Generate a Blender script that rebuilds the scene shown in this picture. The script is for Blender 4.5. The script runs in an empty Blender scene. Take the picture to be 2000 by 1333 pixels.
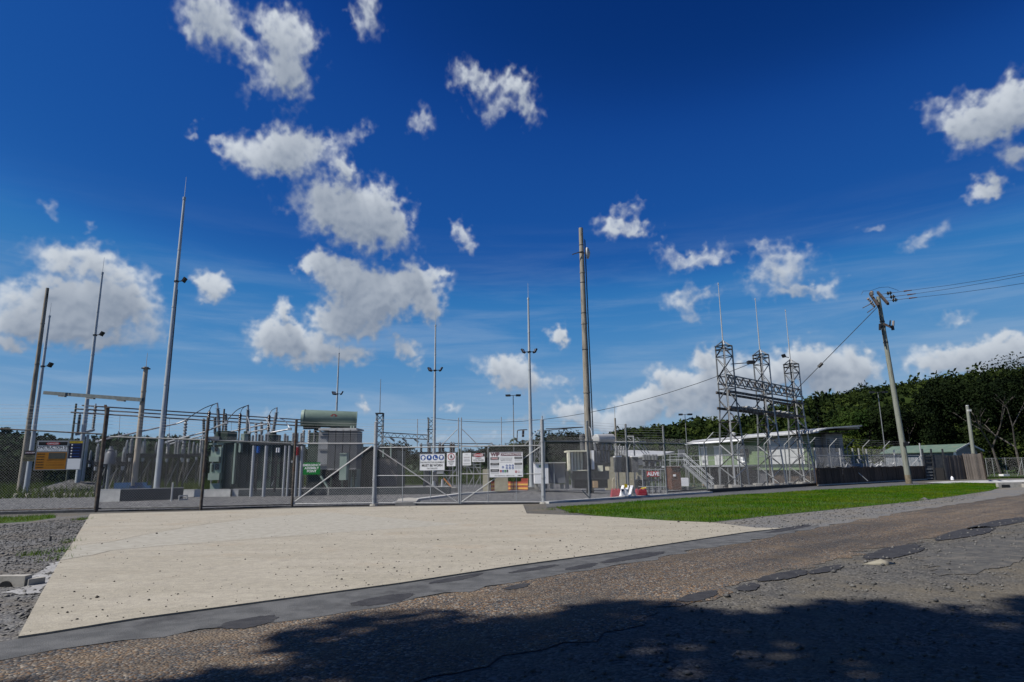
import bpy, math, random
import numpy as np
from mathutils import Vector, Matrix
random.seed(7)
RNG = np.random.default_rng(11)
R = math.radians
S = bpy.context.scene
C = S.collection

# ------------------------------------------------------------------ camera
FPX, CX, CY, HCAM = 1234.0, 1000.0, 666.5, 1.6
PITCH = math.atan(248 / 1234.0)
ROLL = 0.013
_f = Vector((0, math.cos(PITCH), math.sin(PITCH)))
_r0 = Vector((1, 0, 0)); _u0 = Vector((0, -math.sin(PITCH), math.cos(PITCH)))
_r = _r0 * math.cos(ROLL) - _u0 * math.sin(ROLL)
_u = _u0 * math.cos(ROLL) + _r0 * math.sin(ROLL)
CAM = Vector((0, 0, HCAM))
camd = bpy.data.cameras.new('camera'); cam = bpy.data.objects.new('camera', camd); C.objects.link(cam)
camd.sensor_width = 36; camd.lens = 36 * FPX / 2000; camd.clip_start = .1; camd.clip_end = 6000
M = Matrix((_r, _u, -_f)).transposed().to_4x4(); M.translation = CAM
cam.matrix_world = M
S.camera = cam

# survey helpers: turn a sighting (2000 px wide) into a place in the world
def ray(px, py): return _f * FPX + _r * (px - CX) - _u * (py - CY)
def AT(px, py, Y):
    d = ray(px, py); return CAM + d * (Y / d.y)
def zg(x, y):
    """ground height: flat by the road, dropping gently behind the right-hand fence"""
    if y < 20: return 0.0
    k = min(1, max(0, (x / y - .02) / .26)); k = k * k * (3 - 2 * k)
    nx, ny = -.626, .78
    d = (x - 1.3) * nx + (y - 29.6) * ny
    t = min(1, max(0, (d - 1.0) / 13)); t = t * t * (3 - 2 * t)
    return -.8 * k * t
def G(px, py):
    d = ray(px, py); z = 0.0
    for _ in range(12):
        p = CAM + d * ((z - HCAM) / d.z); z = zg(p.x, p.y)
    return Vector((p.x, p.y, z))
def G0(px, py):
    d = ray(px, py); return CAM + d * (-HCAM / d.z)
def HZ(P, px, py):
    d = ray(px, py); return CAM.z + d.z * (P.y / d.y)
def BASE(px, py, Y):
    p = AT(px, py, Y); return Vector((p.x, p.y, zg(p.x, p.y)))

# ------------------------------------------------------------------ sun, sky
SUN_EL, SUN_DIR = R(52), Vector((-.92, -.40, 0)).normalized()
sd = bpy.data.lights.new('sun', 'SUN'); sd.energy = 5.0; sd.angle = R(.53); sd.color = (1, .95, .87)
so = bpy.data.objects.new('sun', sd); C.objects.link(so)
sv = Vector((SUN_DIR.x * math.cos(SUN_EL), SUN_DIR.y * math.cos(SUN_EL), math.sin(SUN_EL)))
so.rotation_euler = sv.to_track_quat('Z', 'Y').to_euler(); so.location = (-60, -30, 60)

W = bpy.data.worlds.new('World'); S.world = W; W.use_nodes = True
wt = W.node_tree; wt.nodes.clear()
def N(t, kind, **kw):
    n = t.nodes.new(kind)
    for k, v in kw.items():
        if k.startswith('i_'):
            key = k[2:]; n.inputs[int(key) if key.isdigit() else key].default_value = v
        else: setattr(n, k, v)
    return n
def MA(t, op, a, b=None, c=None, clamp=False):
    n = t.nodes.new('ShaderNodeMath'); n.operation = op; n.use_clamp = clamp
    for i, v in enumerate((a, b, c)):
        if v is None: continue
        if isinstance(v, (int, float)): n.inputs[i].default_value = v
        else: t.links.new(v, n.inputs[i])
    return n.outputs[0]
def MR(t, v, a, b, c=0.0, d=1.0, smooth=True):
    n = t.nodes.new('ShaderNodeMapRange'); n.interpolation_type = 'SMOOTHSTEP' if smooth else 'LINEAR'
    t.links.new(v, n.inputs[0])
    for i, q in enumerate((a, b, c, d)): n.inputs[i + 1].default_value = q
    return n.outputs[0]
def MIX(t, fac, a, b, mode='MIX'):
    n = t.nodes.new('ShaderNodeMix'); n.data_type = 'RGBA'; n.blend_type = mode
    for sock, v in ((n.inputs[0], fac), (n.inputs[6], a), (n.inputs[7], b)):
        if isinstance(v, (int, float)): sock.default_value = v
        elif isinstance(v, tuple): sock.default_value = (*v, 1) if len(v) == 3 else v
        else: t.links.new(v, sock)
    return n.outputs[2]

# cumulus lumps, each at its own bearing and elevation (given as sightings)
CLOUDS = [  # x, y, half width, half height, tilt deg, weight
 (415,30,70,60,-20,.95),(470,95,75,45,-35,.8),(545,60,55,60,0,1.0),(560,140,55,65,5,1.0),(590,80,40,40,0,.9),(500,170,45,30,20,.6),
 (715,15,48,38,-40,.75),(700,45,40,22,-50,.6),
 (545,300,75,55,-10,1.15),(600,285,70,45,0,1.0),(480,300,50,38,-20,.8),(440,272,28,16,-15,.7),(650,285,45,22,0,.65),(705,270,38,26,15,.6),(560,385,45,38,-20,.55),
 (670,330,26,30,20,.9),(660,400,70,58,0,1.15),(720,420,75,65,-10,1.25),(770,440,48,55,0,1.05),(700,470,50,38,0,.8),(760,490,30,26,0,.65),
 (618,515,36,34,0,1.15),(655,555,55,45,-25,1.2),(740,580,110,62,4,1.4),(815,565,52,50,0,1.2),(660,620,50,45,0,1.1),(720,635,75,30,0,.9),(840,535,22,26,0,.8),(845,600,30,36,0,.9),
 (565,610,24,32,0,.9),(550,660,74,42,0,1.25),(620,680,75,40,-5,1.15),(680,688,40,26,0,.9),(600,712,60,20,0,.8),
 (150,510,100,42,5,1.0),(220,530,80,38,-10,.85),(130,600,105,60,0,1.35),(220,600,78,62,0,1.25),(60,625,62,42,0,1.1),(15,670,38,28,0,.95),(180,660,110,28,0,.9),(290,640,42,40,-30,.65),(300,545,40,14,0,.5),
 (412,558,36,33,0,1.05),(395,590,26,14,0,.6),
 (930,155,44,36,-20,.85),(1000,165,55,36,0,.85),(1020,205,42,42,0,.8),(960,215,50,30,0,.6),(825,235,26,32,-30,.65),(378,257,18,14,-30,.55),(90,415,22,18,-30,.45),(175,450,24,12,-20,.4),
 (900,455,36,22,-35,.72),(915,490,25,26,0,.68),
 (1215,430,50,26,5,.85),(1250,445,38,20,0,.8),(1235,405,30,16,-10,.6),
 (1885,250,58,48,20,1.1),(1950,220,58,58,20,1.2),(1995,185,36,50,0,1.1),(1985,295,40,28,0,.8),(1815,240,20,52,-15,.5),(1850,200,38,14,20,.45),
 (1925,370,52,25,25,.95),(1805,470,42,26,15,.6),(1715,448,36,14,5,.5),
 (1345,500,72,24,5,.75),(1390,508,44,20,0,.7),(1300,490,40,16,0,.5),
 (1530,510,70,38,-15,.75),(1500,540,60,35,0,.75),(1560,568,80,24,0,.75),(1610,560,46,16,0,.6),(1490,478,38,16,-25,.6),
 (1340,585,46,34,-10,.7),(1350,620,34,26,0,.6),(1390,580,30,18,0,.6),
 (1092,660,28,25,0,1.05),(985,722,70,32,-10,1.05),(1015,745,60,26,0,.95),(1090,745,50,16,-10,.6),(785,683,34,26,-20,.8),(800,712,22,14,0,.6),(714,796,17,17,0,.85),(880,803,24,10,0,.55),
 (1605,712,100,52,0,1.4),(1535,722,75,48,0,1.25),(1665,728,55,42,0,1.15),(1450,735,90,52,0,1.2),(1390,765,95,46,0,1.25),(1325,755,70,40,0,1.1),(1385,700,54,26,0,.95),(1450,800,120,36,0,1.05),(1620,765,90,32,0,1.0),(1265,785,60,30,0,1.0),
 (1890,690,105,32,5,1.2),(1975,678,66,34,0,1.25),(1830,722,66,26,0,1.0),(1930,715,66,26,0,1.0),
 (1130,805,80,30,0,1.05),(1250,800,70,36,0,1.1),(1190,822,110,26,0,1.0),(1045,815,50,14,0,.6),(950,850,70,14,0,.55),(1320,800,60,28,0,1.0),
 (1850,612,44,20,0,.55),(840,850,60,12,0,.5),(700,845,60,10,0,.4),(530,808,60,12,0,.45),
]
def spectral(h, w, beta, seed, lo=2.0):
    """fractal noise by filtering white noise, unit variance"""
    rg = np.random.default_rng(seed)
    fy = np.fft.fftfreq(h)[:, None] * h; fx = np.fft.rfftfreq(w)[None, :] * w * (h / w)
    k = np.sqrt(fx * fx + fy * fy); amp = np.where(k < lo, 0, 1 / np.maximum(k, 1) ** beta)
    n = np.fft.irfft2(np.fft.rfft2(rg.standard_normal((h, w))) * amp, s=(h, w))
    return (n / n.std()).astype(np.float32)
def shifted(a, dy, dx):
    return np.roll(np.roll(a, dy, 0), dx, 1)
AZ0, AZ1, EL0, EL1, CW, CH = -62.0, 62.0, -1.0, 61.0, 2480, 1240
def cloud_map():
    """broken fair-weather cumulus laid out by bearing and elevation: R = cover, G = how lit"""
    az = np.radians(np.linspace(AZ0, AZ1, CW, dtype=np.float32))[None, :]
    el = np.radians(np.linspace(EL0, EL1, CH, dtype=np.float32))[:, None]
    wx, wy = spectral(CH, CW, 2.2, 3, 6) * .0062, spectral(CH, CW, 2.2, 4, 6) * .0055
    wx += spectral(CH, CW, 2.1, 5, 40) * .0026; wy += spectral(CH, CW, 2.1, 6, 40) * .0026
    A = az + wx; E = el + wy
    D = np.zeros((CH, CW), np.float32); Hh = np.zeros((CH, CW), np.float32)
    lumps = list(CLOUDS)
    for (x, y, hw, hh, tilt, wgt) in lumps:
        c = ray(x, y).normalized(); a0 = math.atan2(c.x, c.y); e0 = math.asin(c.z)
        k = c.dot(_f) / FPX * 1.06
        sx, sy = hw * k / math.cos(e0) * .98, hh * k * .98
        i0 = np.searchsorted(az[0], a0 - 2.2 * max(sx, sy)); i1 = np.searchsorted(az[0], a0 + 2.2 * max(sx, sy))
        j0 = np.searchsorted(el[:, 0], e0 - 2.2 * max(sx, sy)); j1 = np.searchsorted(el[:, 0], e0 + 2.2 * max(sx, sy))
        if i1 <= i0 or j1 <= j0: continue
        da = A[j0:j1, i0:i1] - a0; de = E[j0:j1, i0:i1] - e0; t = R(tilt)
        u = (da * math.cos(t) + de * math.sin(t)) / sx; v = (de * math.cos(t) - da * math.sin(t)) / sy
        r = np.sqrt(u * u + v * v)
        f = wgt * np.clip(1.36 - 1.02 * r, 0, 1) ** 1.1
        sl = D[j0:j1, i0:i1]
        D[j0:j1, i0:i1] = np.where(f > 0, (sl ** 4 + f ** 4) ** .25, sl)
    n = spectral(CH, CW, 2.65, 8, 12); bil = 1 - np.abs(spectral(CH, CW, 2.5, 9, 22)) * .9
    wisp = spectral(CH, CW, 2.1, 10, 60)
    Dn = np.clip(D, 0, 1.5)
    F = Dn + .105 * n * (.3 + .9 * np.clip(1.1 - Dn, 0, 1)) + .13 * bil + .035 * wisp - .07
    F = np.where(D > .01, F, 0)
    def sst(x, a, b):
        t = np.clip((x - a) / (b - a), 0, 1); return t * t * (3 - 2 * t)
    alpha = sst(F, .14, .98) * np.clip(.25 + .85 * Dn, 0, .98)
    thick = np.clip(F - .30, 0, 1.3)
    acc = np.zeros_like(F)
    for i in range(1, 25):          # light comes from the upper left
        acc += shifted(thick, -int(i * 4.4), int(i * 1.6)) * (1.2 - i / 30)
    lit = .16 + .84 * np.exp(-(acc / 6.0) ** 1.35)
    lit -= .30 * np.clip(shifted(thick, -7, 3) - thick + .1, 0, 1)
    lit = np.clip(lit + .05 * n * np.clip(thick * 2, 0, 1) + .03 * bil, .05, 1)
    lit *= .55 + .45 * np.clip(thick / .45, 0, 1)
    lowfade = np.clip((np.degrees(el) - 0) / 6, .35, 1)
    edge = np.clip((60 - np.abs(np.degrees(az))) / 6, 0, 1) * np.clip((60 - np.degrees(el)) / 6, 0, 1)
    im = np.zeros((CH, CW, 4), np.float32); im[..., 0] = alpha * edge * (.7 + .3 * lowfade); im[..., 1] = lit; im[..., 3] = 1
    img = bpy.data.images.new('cloud_cover', CW, CH, alpha=False, float_buffer=True)
    img.colorspace_settings.name = 'Non-Color'
    img.pixels.foreach_set(im.ravel()); img.update(); img.pack()
    return img
tc = N(wt, 'ShaderNodeTexCoord'); sx = N(wt, 'ShaderNodeSeparateXYZ'); wt.links.new(tc.outputs['Generated'], sx.inputs[0])
azn = MA(wt, 'ARCTAN2', sx.outputs[0], sx.outputs[1]); eln = MA(wt, 'ARCSINE', sx.outputs[2])
uv = N(wt, 'ShaderNodeCombineXYZ')
wt.links.new(MR(wt, azn, R(AZ0), R(AZ1), 0, 1, False), uv.inputs[0]); wt.links.new(MR(wt, eln, R(EL0), R(EL1), 0, 1, False), uv.inputs[1])
ct = N(wt, 'ShaderNodeTexImage', interpolation='Cubic', extension='EXTEND'); ct.image = cloud_map(); wt.links.new(uv.outputs[0], ct.inputs[0])
cs = N(wt, 'ShaderNodeSeparateColor'); wt.links.new(ct.outputs[0], cs.inputs[0])
# beyond the mapped part of the sky the same kind of cloud goes on
no = N(wt, 'ShaderNodeTexNoise', i_Scale=4.5, i_Detail=7.0, i_Roughness=.55); wt.links.new(tc.outputs['Generated'], no.inputs['Vector'])
beyond = MA(wt, 'MAXIMUM', MR(wt, MA(wt, 'ABSOLUTE', azn), R(56), R(66)), MR(wt, eln, R(55), R(64)))
cover = MA(wt, 'MAXIMUM', cs.outputs[0], MA(wt, 'MULTIPLY', beyond, MR(wt, no.outputs['Fac'], .60, .72)))
sky = N(wt, 'ShaderNodeTexSky', sky_type='NISHITA', sun_disc=False, sun_elevation=SUN_EL, altitude=0.0, air_density=.6, dust_density=.05, ozone_density=4.0)
sky.sun_rotation = math.atan2(SUN_DIR.x, SUN_DIR.y)
pre = N(wt, 'ShaderNodeVectorMath', operation='SCALE'); pre.inputs['Scale'].default_value = .1
wt.links.new(sky.outputs[0], pre.inputs[0])
# the camera's contrasty rendering of a clean tropical sky: one response for the whole sky
cv = N(wt, 'ShaderNodeRGBCurve'); cm = cv.mapping; cm.use_clip = False
for ch, pts in enumerate((((0, 0), (.049, .0024), (.061, .0072), (.088, .015), (.107, .035), (.25, .17), (.45, .27), (1, .36)),
                          ((0, 0), (.089, .03), (.112, .062), (.159, .102), (.194, .182), (.4, .33), (.586, .40), (1, .46)),
                          ((0, 0), (.192, .17), (.236, .285), (.327, .375), (.378, .465), (.627, .545), (.8, .57), (1, .60)))):
    cu = cm.curves[ch]
    cu.points[0].location = pts[0]; cu.points[1].location = pts[-1]
    for q in pts[1:-1]: cu.points.new(*q)
    for q in cu.points: q.handle_type = 'AUTO_CLAMPED'
cm.update(); wt.links.new(pre.outputs[0], cv.inputs['Color'])
# thin high veil low in the sky
mp = N(wt, 'ShaderNodeMapping'); mp.inputs['Scale'].default_value = (1.6, 1.6, 15.0); mp.inputs['Rotation'].default_value = (0, .05, 0); wt.links.new(tc.outputs['Generated'], mp.inputs[0])
nv = N(wt, 'ShaderNodeTexNoise', i_Scale=2.0, i_Detail=6.0, i_Roughness=.6, i_Distortion=.4); wt.links.new(mp.outputs[0], nv.inputs['Vector'])
veil = MA(wt, 'MULTIPLY', MR(wt, sx.outputs[2], .40, .10), MR(wt, nv.outputs['Fac'], .40, .75, 0.0, .42))
skyv = MIX(wt, veil, cv.outputs[0], (.36, .47, .62))
cl = MIX(wt, cs.outputs[1], (.215, .265, .35), (.62, .67, .73))
fin = MIX(wt, cover, skyv, cl)
up10 = N(wt, 'ShaderNodeVectorMath', operation='SCALE'); up10.inputs['Scale'].default_value = 10.0; wt.links.new(fin, up10.inputs[0])
bg = N(wt, 'ShaderNodeBackground'); bg.inputs[1].default_value = .081
wt.links.new(up10.outputs[0], bg.inputs[0])
wo = N(wt, 'ShaderNodeOutputWorld'); wt.links.new(bg.outputs[0], wo.inputs[0])
W.cycles.sampling_method = 'MANUAL'; W.cycles.sample_map_resolution = 1024

S.view_settings.view_transform = 'Standard'; S.view_settings.look = 'None'
S.view_settings.gamma = 1; S.view_settings.exposure = .3; S.view_settings.use_curve_mapping = False
S.render.engine = 'CYCLES'; S.cycles.max_bounces = 5; S.cycles.diffuse_bounces = 2; S.cycles.glossy_bounces = 2

# ------------------------------------------------------------------ materials
def mat(name, c1, c2=None, scale=6.0, rough=.7, metal=0.0, bump=0.0, bscale=None, detail=4.0, lo=.35, hi=.65, stretch=None, spec=.35, c3=None, s3=1.0, lo3=.5, hi3=.7, rnd=0.0):
    k_ = .74 if max(c1) < .62 else 1.0      # measured down to the photograph's sunlit tones
    c1 = tuple(x * k_ for x in c1); c2 = c2 and tuple(x * k_ for x in c2); c3 = c3 and tuple(x * k_ for x in c3)
    m = bpy.data.materials.new(name); m.use_nodes = True; t = m.node_tree; b = t.nodes['Principled BSDF']
    b.inputs['Roughness'].default_value = rough; b.inputs['Metallic'].default_value = metal; b.inputs['Specular IOR Level'].default_value = spec
    tc = N(t, 'ShaderNodeTexCoord'); v = tc.outputs['Object']
    if stretch:
        mp = N(t, 'ShaderNodeMapping'); mp.inputs['Scale'].default_value = stretch; t.links.new(v, mp.inputs[0]); v = mp.outputs[0]
    col = (*c1, 1)
    if c2 or bump:
        n = N(t, 'ShaderNodeTexNoise', i_Scale=scale, i_Detail=detail, i_Roughness=.6); t.links.new(v, n.inputs['Vector'])
    if c2:
        o = MIX(t, MR(t, n.outputs['Fac'], lo, hi), c1, c2)
        if c3:
            n3 = N(t, 'ShaderNodeTexNoise', i_Scale=s3, i_Detail=5.0, i_Roughness=.65); t.links.new(v, n3.inputs['Vector'])
            o = MIX(t, MR(t, n3.outputs['Fac'], lo3, hi3), o, c3)
        if rnd:
            oi = N(t, 'ShaderNodeObjectInfo'); o = MIX(t, 1.0, o, MIX(t, oi.outputs['Random'], (1 - rnd,) * 3, (1 + rnd,) * 3), 'MULTIPLY')
        t.links.new(o, b.inputs['Base Color'])
    else: b.inputs['Base Color'].default_value = col
    if bump:
        nb = N(t, 'ShaderNodeTexNoise', i_Scale=bscale or scale, i_Detail=4.0); t.links.new(v, nb.inputs['Vector'])
        bp = N(t, 'ShaderNodeBump', i_Strength=bump, i_Distance=.02); t.links.new(nb.outputs['Fac'], bp.inputs['Height']); t.links.new(bp.outputs[0], b.inputs['Normal'])
    return m
def stone_mat(name, cols, scale, bump=.6, tint=None, tscale=.5, dist=.02, big=None, k_=.66):
    """packed stones: every voronoi cell takes its own colour"""
    m = bpy.data.materials.new(name); m.use_nodes = True; t = m.node_tree; b = t.nodes['Principled BSDF']; b.inputs['Roughness'].default_value = .85; b.inputs['Specular IOR Level'].default_value = .25
    cols = [tuple(x * k_ for x in c) for c in cols]; tint = tint and tuple(x * k_ for x in tint); big = big and tuple(x * k_ for x in big)
    tc = N(t, 'ShaderNodeTexCoord')
    vo = N(t, 'ShaderNodeTexVoronoi', i_Scale=scale, i_Randomness=1.0); t.links.new(tc.outputs['Object'], vo.inputs['Vector'])
    sp = N(t, 'ShaderNodeSeparateColor'); t.links.new(vo.outputs['Color'], sp.inputs[0])
    rp = N(t, 'ShaderNodeValToRGB'); rp.color_ramp.interpolation = 'CONSTANT'
    el = rp.color_ramp.elements
    for i, c in enumerate(cols):
        e = el[i] if i < 2 else el.new(i / len(cols)); e.position = i / len(cols); e.color = (*c, 1)
    t.links.new(sp.outputs[0], rp.inputs[0]); o = rp.outputs[0]
    n = N(t, 'ShaderNodeTexNoise', i_Scale=tscale, i_Detail=7.0, i_Roughness=.65); t.links.new(tc.outputs['Object'], n.inputs['Vector'])
    if tint: o = MIX(t, MR(t, n.outputs['Fac'], .42, .66, 0, .75), o, tint)
    if big:
        n2 = N(t, 'ShaderNodeTexNoise', i_Scale=tscale * 3.1, i_Detail=6.0, i_Roughness=.7); t.links.new(tc.outputs['Object'], n2.inputs['Vector'])
        o = MIX(t, MR(t, n2.outputs['Fac'], .45, .7, 0, .8), o, big)
    t.links.new(o, b.inputs['Base Color'])
    bp = N(t, 'ShaderNodeBump', i_Strength=bump, i_Distance=dist); bp.invert = True; t.links.new(vo.outputs['Distance'], bp.inputs['Height']); t.links.new(bp.outputs[0], b.inputs['Normal'])
    return m
def leaf_mat(name, c1, c2, scale=.6, trans=.25, fine=None):
    m = bpy.data.materials.new(name); m.use_nodes = True; t = m.node_tree; b = t.nodes['Principled BSDF']; b.inputs['Roughness'].default_value = .75; b.inputs['Specular IOR Level'].default_value = .04
    tc = N(t, 'ShaderNodeTexCoord'); n = N(t, 'ShaderNodeTexNoise', i_Scale=scale, i_Detail=3.0); t.links.new(tc.outputs['Object'], n.inputs['Vector'])
    o = MIX(t, MR(t, n.outputs['Fac'], .38, .64), c1, c2)
    if fine:
        n2 = N(t, 'ShaderNodeTexNoise', i_Scale=fine, i_Detail=2.0); t.links.new(tc.outputs['Object'], n2.inputs['Vector'])
        o = MIX(t, 1.0, o, MIX(t, n2.outputs['Fac'], (.35, .36, .4), (1.7, 1.65, 1.5)), 'MULTIPLY')
    t.links.new(o, b.inputs['Base Color'])
    tr = N(t, 'ShaderNodeBsdfTranslucent'); t.links.new(o, tr.inputs[0]); ms = N(t, 'ShaderNodeMixShader'); ms.inputs[0].default_value = trans
    t.links.new(b.outputs[0], ms.inputs[1]); t.links.new(tr.outputs[0], ms.inputs[2]); t.links.new(ms.outputs[0], t.nodes['Material Output'].inputs[0])
    return m
galv = mat('galvanised_steel', (.38, .40, .42), (.50, .52, .54), 14, .5, .2, spec=.5)
galv_dull = mat('weathered_galvanised', (.25, .265, .27), (.36, .37, .37), 9, .6, .35, c3=(.22, .17, .12), s3=5, lo3=.62, hi3=.8)
white_steel = mat('pale_galvanised', (.48, .49, .49), (.60, .60, .59), 8, .5, .25)
mast_steel = mat('mast_galvanised', (.44, .48, .51), (.56, .60, .62), 3, .5, .15, stretch=(2, 2, .5))
wire_m = mat('fence_wire', (.46, .465, .47), rough=.6, metal=.1)
dark_steel = mat('dark_steel', (.035, .038, .042), (.07, .074, .08), 6, .6, .2)
black_m = mat('black_paint', (.018, .018, .02), rough=.5)
rust_post = mat('rusty_pipe', (.07, .06, .05), (.16, .14, .12), 7, .75, .1, c3=(.13, .06, .03), s3=4, lo3=.5, hi3=.7)
conc = mat('concrete', (.36, .345, .31), (.46, .44, .40), 5, .85, bump=.15, bscale=30, c3=(.24, .22, .19), s3=1.3, lo3=.55, hi3=.75)
conc_white = mat('new_concrete', (.50, .50, .49), (.62, .62, .60), 3, .8, bump=.08, bscale=25)
conc_pole = mat('spun_concrete', (.26, .235, .19), (.38, .345, .285), 4, .8, c3=(.06, .053, .045), s3=1.6, lo3=.54, hi3=.68, stretch=(3, 3, .35))
conc_pale = mat('pale_spun_concrete', (.42, .36, .28), (.50, .44, .36), 4, .8, stretch=(3, 3, .4))
green_tank = mat('green_enamel', (.05, .078, .063), (.068, .10, .08), 3, .45, spec=.5)
green_pale = mat('pale_green_enamel', (.30, .39, .33), (.36, .45, .38), 3, .45, spec=.5)
green_dark = mat('dark_green_enamel', (.034, .055, .045), (.048, .074, .06), 3, .5)
green_cons = mat('conservator_green', (.185, .25, .205), (.22, .29, .24), 2, .35, spec=.5)
grey_rad = mat('grey_radiator_paint', (.145, .155, .175), (.18, .19, .21), 2, .5)
old_rad = mat('old_cream_paint', (.63, .61, .46), (.72, .70, .56), 4, .6, c3=(.16, .13, .09), s3=6, lo3=.55, hi3=.75)
old_grey = mat('old_grey_paint', (.075, .08, .085), (.13, .135, .14), 4, .6, c3=(.10, .06, .04), s3=5, lo3=.6, hi3=.75)
porc_grey = mat('grey_porcelain', (.23, .24, .25), (.31, .32, .33), 5, .3, spec=.5)
porc_brown = mat('brown_porcelain', (.05, .034, .028), (.08, .05, .04), 5, .25, spec=.5)
porc_dark = mat('dark_grey_porcelain', (.07, .075, .075), (.11, .115, .115), 5, .3, spec=.5)
alu = mat('aluminium_tube', (.50, .51, .52), (.62, .63, .64), 5, .4, .5)
bus_copper = mat('weathered_bus_tube', (.26, .22, .19), (.36, .32, .28), 5, .5, .4)
white_p = mat('white_paint', (.76, .77, .78), (.82, .82, .82), 4, .45)
sign_white = mat('sign_white', (.80, .81, .82), rough=.4)
blue_p = mat('safety_blue', (.015, .10, .42), rough=.4)
navy_p = mat('navy_print', (.008, .012, .055), rough=.5)
red_p = mat('safety_red', (.50, .02, .025), rough=.4)
maroon_p = mat('maroon_print', (.14, .012, .03), rough=.4)
orange_p = mat('sign_orange', (.50, .21, .012), (.44, .17, .01), 3, .5)
yellow_p = mat('safety_yellow', (.62, .43, .02), rough=.45)
green_sign = mat('safety_green', (.012, .23, .045), rough=.4)
green_led = mat('icon_green', (.02, .30, .05), rough=.4)
ink = mat('black_print', (.012, .012, .014), rough=.5)
grey_ink = mat('grey_print', (.22, .23, .25), rough=.5)
sticker = mat('dark_sticker', (.075, .08, .07), (.10, .10, .085), 8, .6)
pink_pl = mat('faded_red_plastic', (.50, .05, .075), (.56, .09, .11), 3, .45)
white_pl = mat('white_plastic', (.70, .71, .73), (.78, .78, .78), 3, .4)
blue_tarp = mat('blue_sheet', (.015, .075, .20), (.02, .10, .26), 4, .5)
orange_mesh = mat('orange_barrier_mesh', (.62, .17, .03), (.70, .30, .06), 9, .6)
red_mesh = mat('red_barrier_mesh', (.48, .085, .05), (.56, .13, .07), 9, .6)
yellow_band = mat('yellow_mesh_band', (.62, .30, .045), (.66, .38, .08), 9, .6)
cream_block = mat('cream_block', (.44, .40, .28), (.54, .49, .36), 3, .8)
clad_green = mat('green_cladding', (.17, .245, .125), (.20, .275, .145), 2, .6)
door_grey = mat('pale_grey_door', (.52, .54, .54), (.60, .61, .61), 2, .5)
roof_pale = mat('pale_roof_sheet', (.52, .53, .53), (.62, .62, .61), 2, .45, .2)
roof_green = mat('green_roof_sheet', (.11, .17, .13), (.15, .21, .16), 2, .55, c3=(.20, .19, .13), s3=2, lo3=.55, hi3=.75)
shed_wall = mat('blue_grey_sheet', (.20, .23, .26), (.26, .28, .31), 2, .55)
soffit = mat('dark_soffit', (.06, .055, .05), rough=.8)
glass_d = mat('dark_window_glass', (.02, .022, .025), rough=.12, spec=.6)
plank_m = mat('weathered_brown_paling', (.055, .036, .025), (.125, .085, .06), 3, .85, bump=.3, bscale=25, stretch=(5, 5, .6), c3=(.02, .017, .014), s3=3, lo3=.5, hi3=.7, rnd=.45)
plank_grey = mat('weathered_grey_paling', (.10, .085, .075), (.17, .15, .135), 3, .85, bump=.3, bscale=25, stretch=(5, 5, .6), rnd=.35)
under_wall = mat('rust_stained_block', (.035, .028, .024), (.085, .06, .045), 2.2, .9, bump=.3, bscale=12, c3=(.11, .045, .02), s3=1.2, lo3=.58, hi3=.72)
rust_box = mat('rusted_plate', (.085, .035, .018), (.15, .06, .03), 3, .8, c3=(.03, .018, .014), s3=2.5)
wood_pole = mat('grey_green_timber', (.22, .235, .195), (.32, .335, .285), 5, .85, bump=.5, bscale=14, stretch=(6, 6, .35), c3=(.13, .09, .055), s3=1.4, lo3=.58, hi3=.75)
wood_arm = mat('dark_hardwood', (.035, .025, .02), (.08, .06, .05), 6, .85)
glass_ins = mat('glazed_insulator', (.30, .25, .22), (.42, .38, .35), 5, .25, spec=.5)
timber_pad = mat('raw_timber', (.38, .25, .13), (.50, .35, .20), 8, .8, stretch=(1, 6, 6))
bark = mat('grey_bark', (.10, .085, .07), (.19, .17, .145), 4, .9, bump=.5, bscale=12)
pale_bark = mat('pale_bark', (.075, .066, .058), (.13, .115, .10), 3, .9)
rock_m = mat('mixed_rock', (.13, .13, .13), (.24, .235, .225), 3, .9, bump=.5, bscale=10)
pebble_m = mat('dark_pebble', (.035, .032, .03), (.10, .09, .08), 9, .85)
pebble_l = mat('grey_pebble', (.08, .08, .08), (.21, .205, .195), 5, .9)

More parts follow.
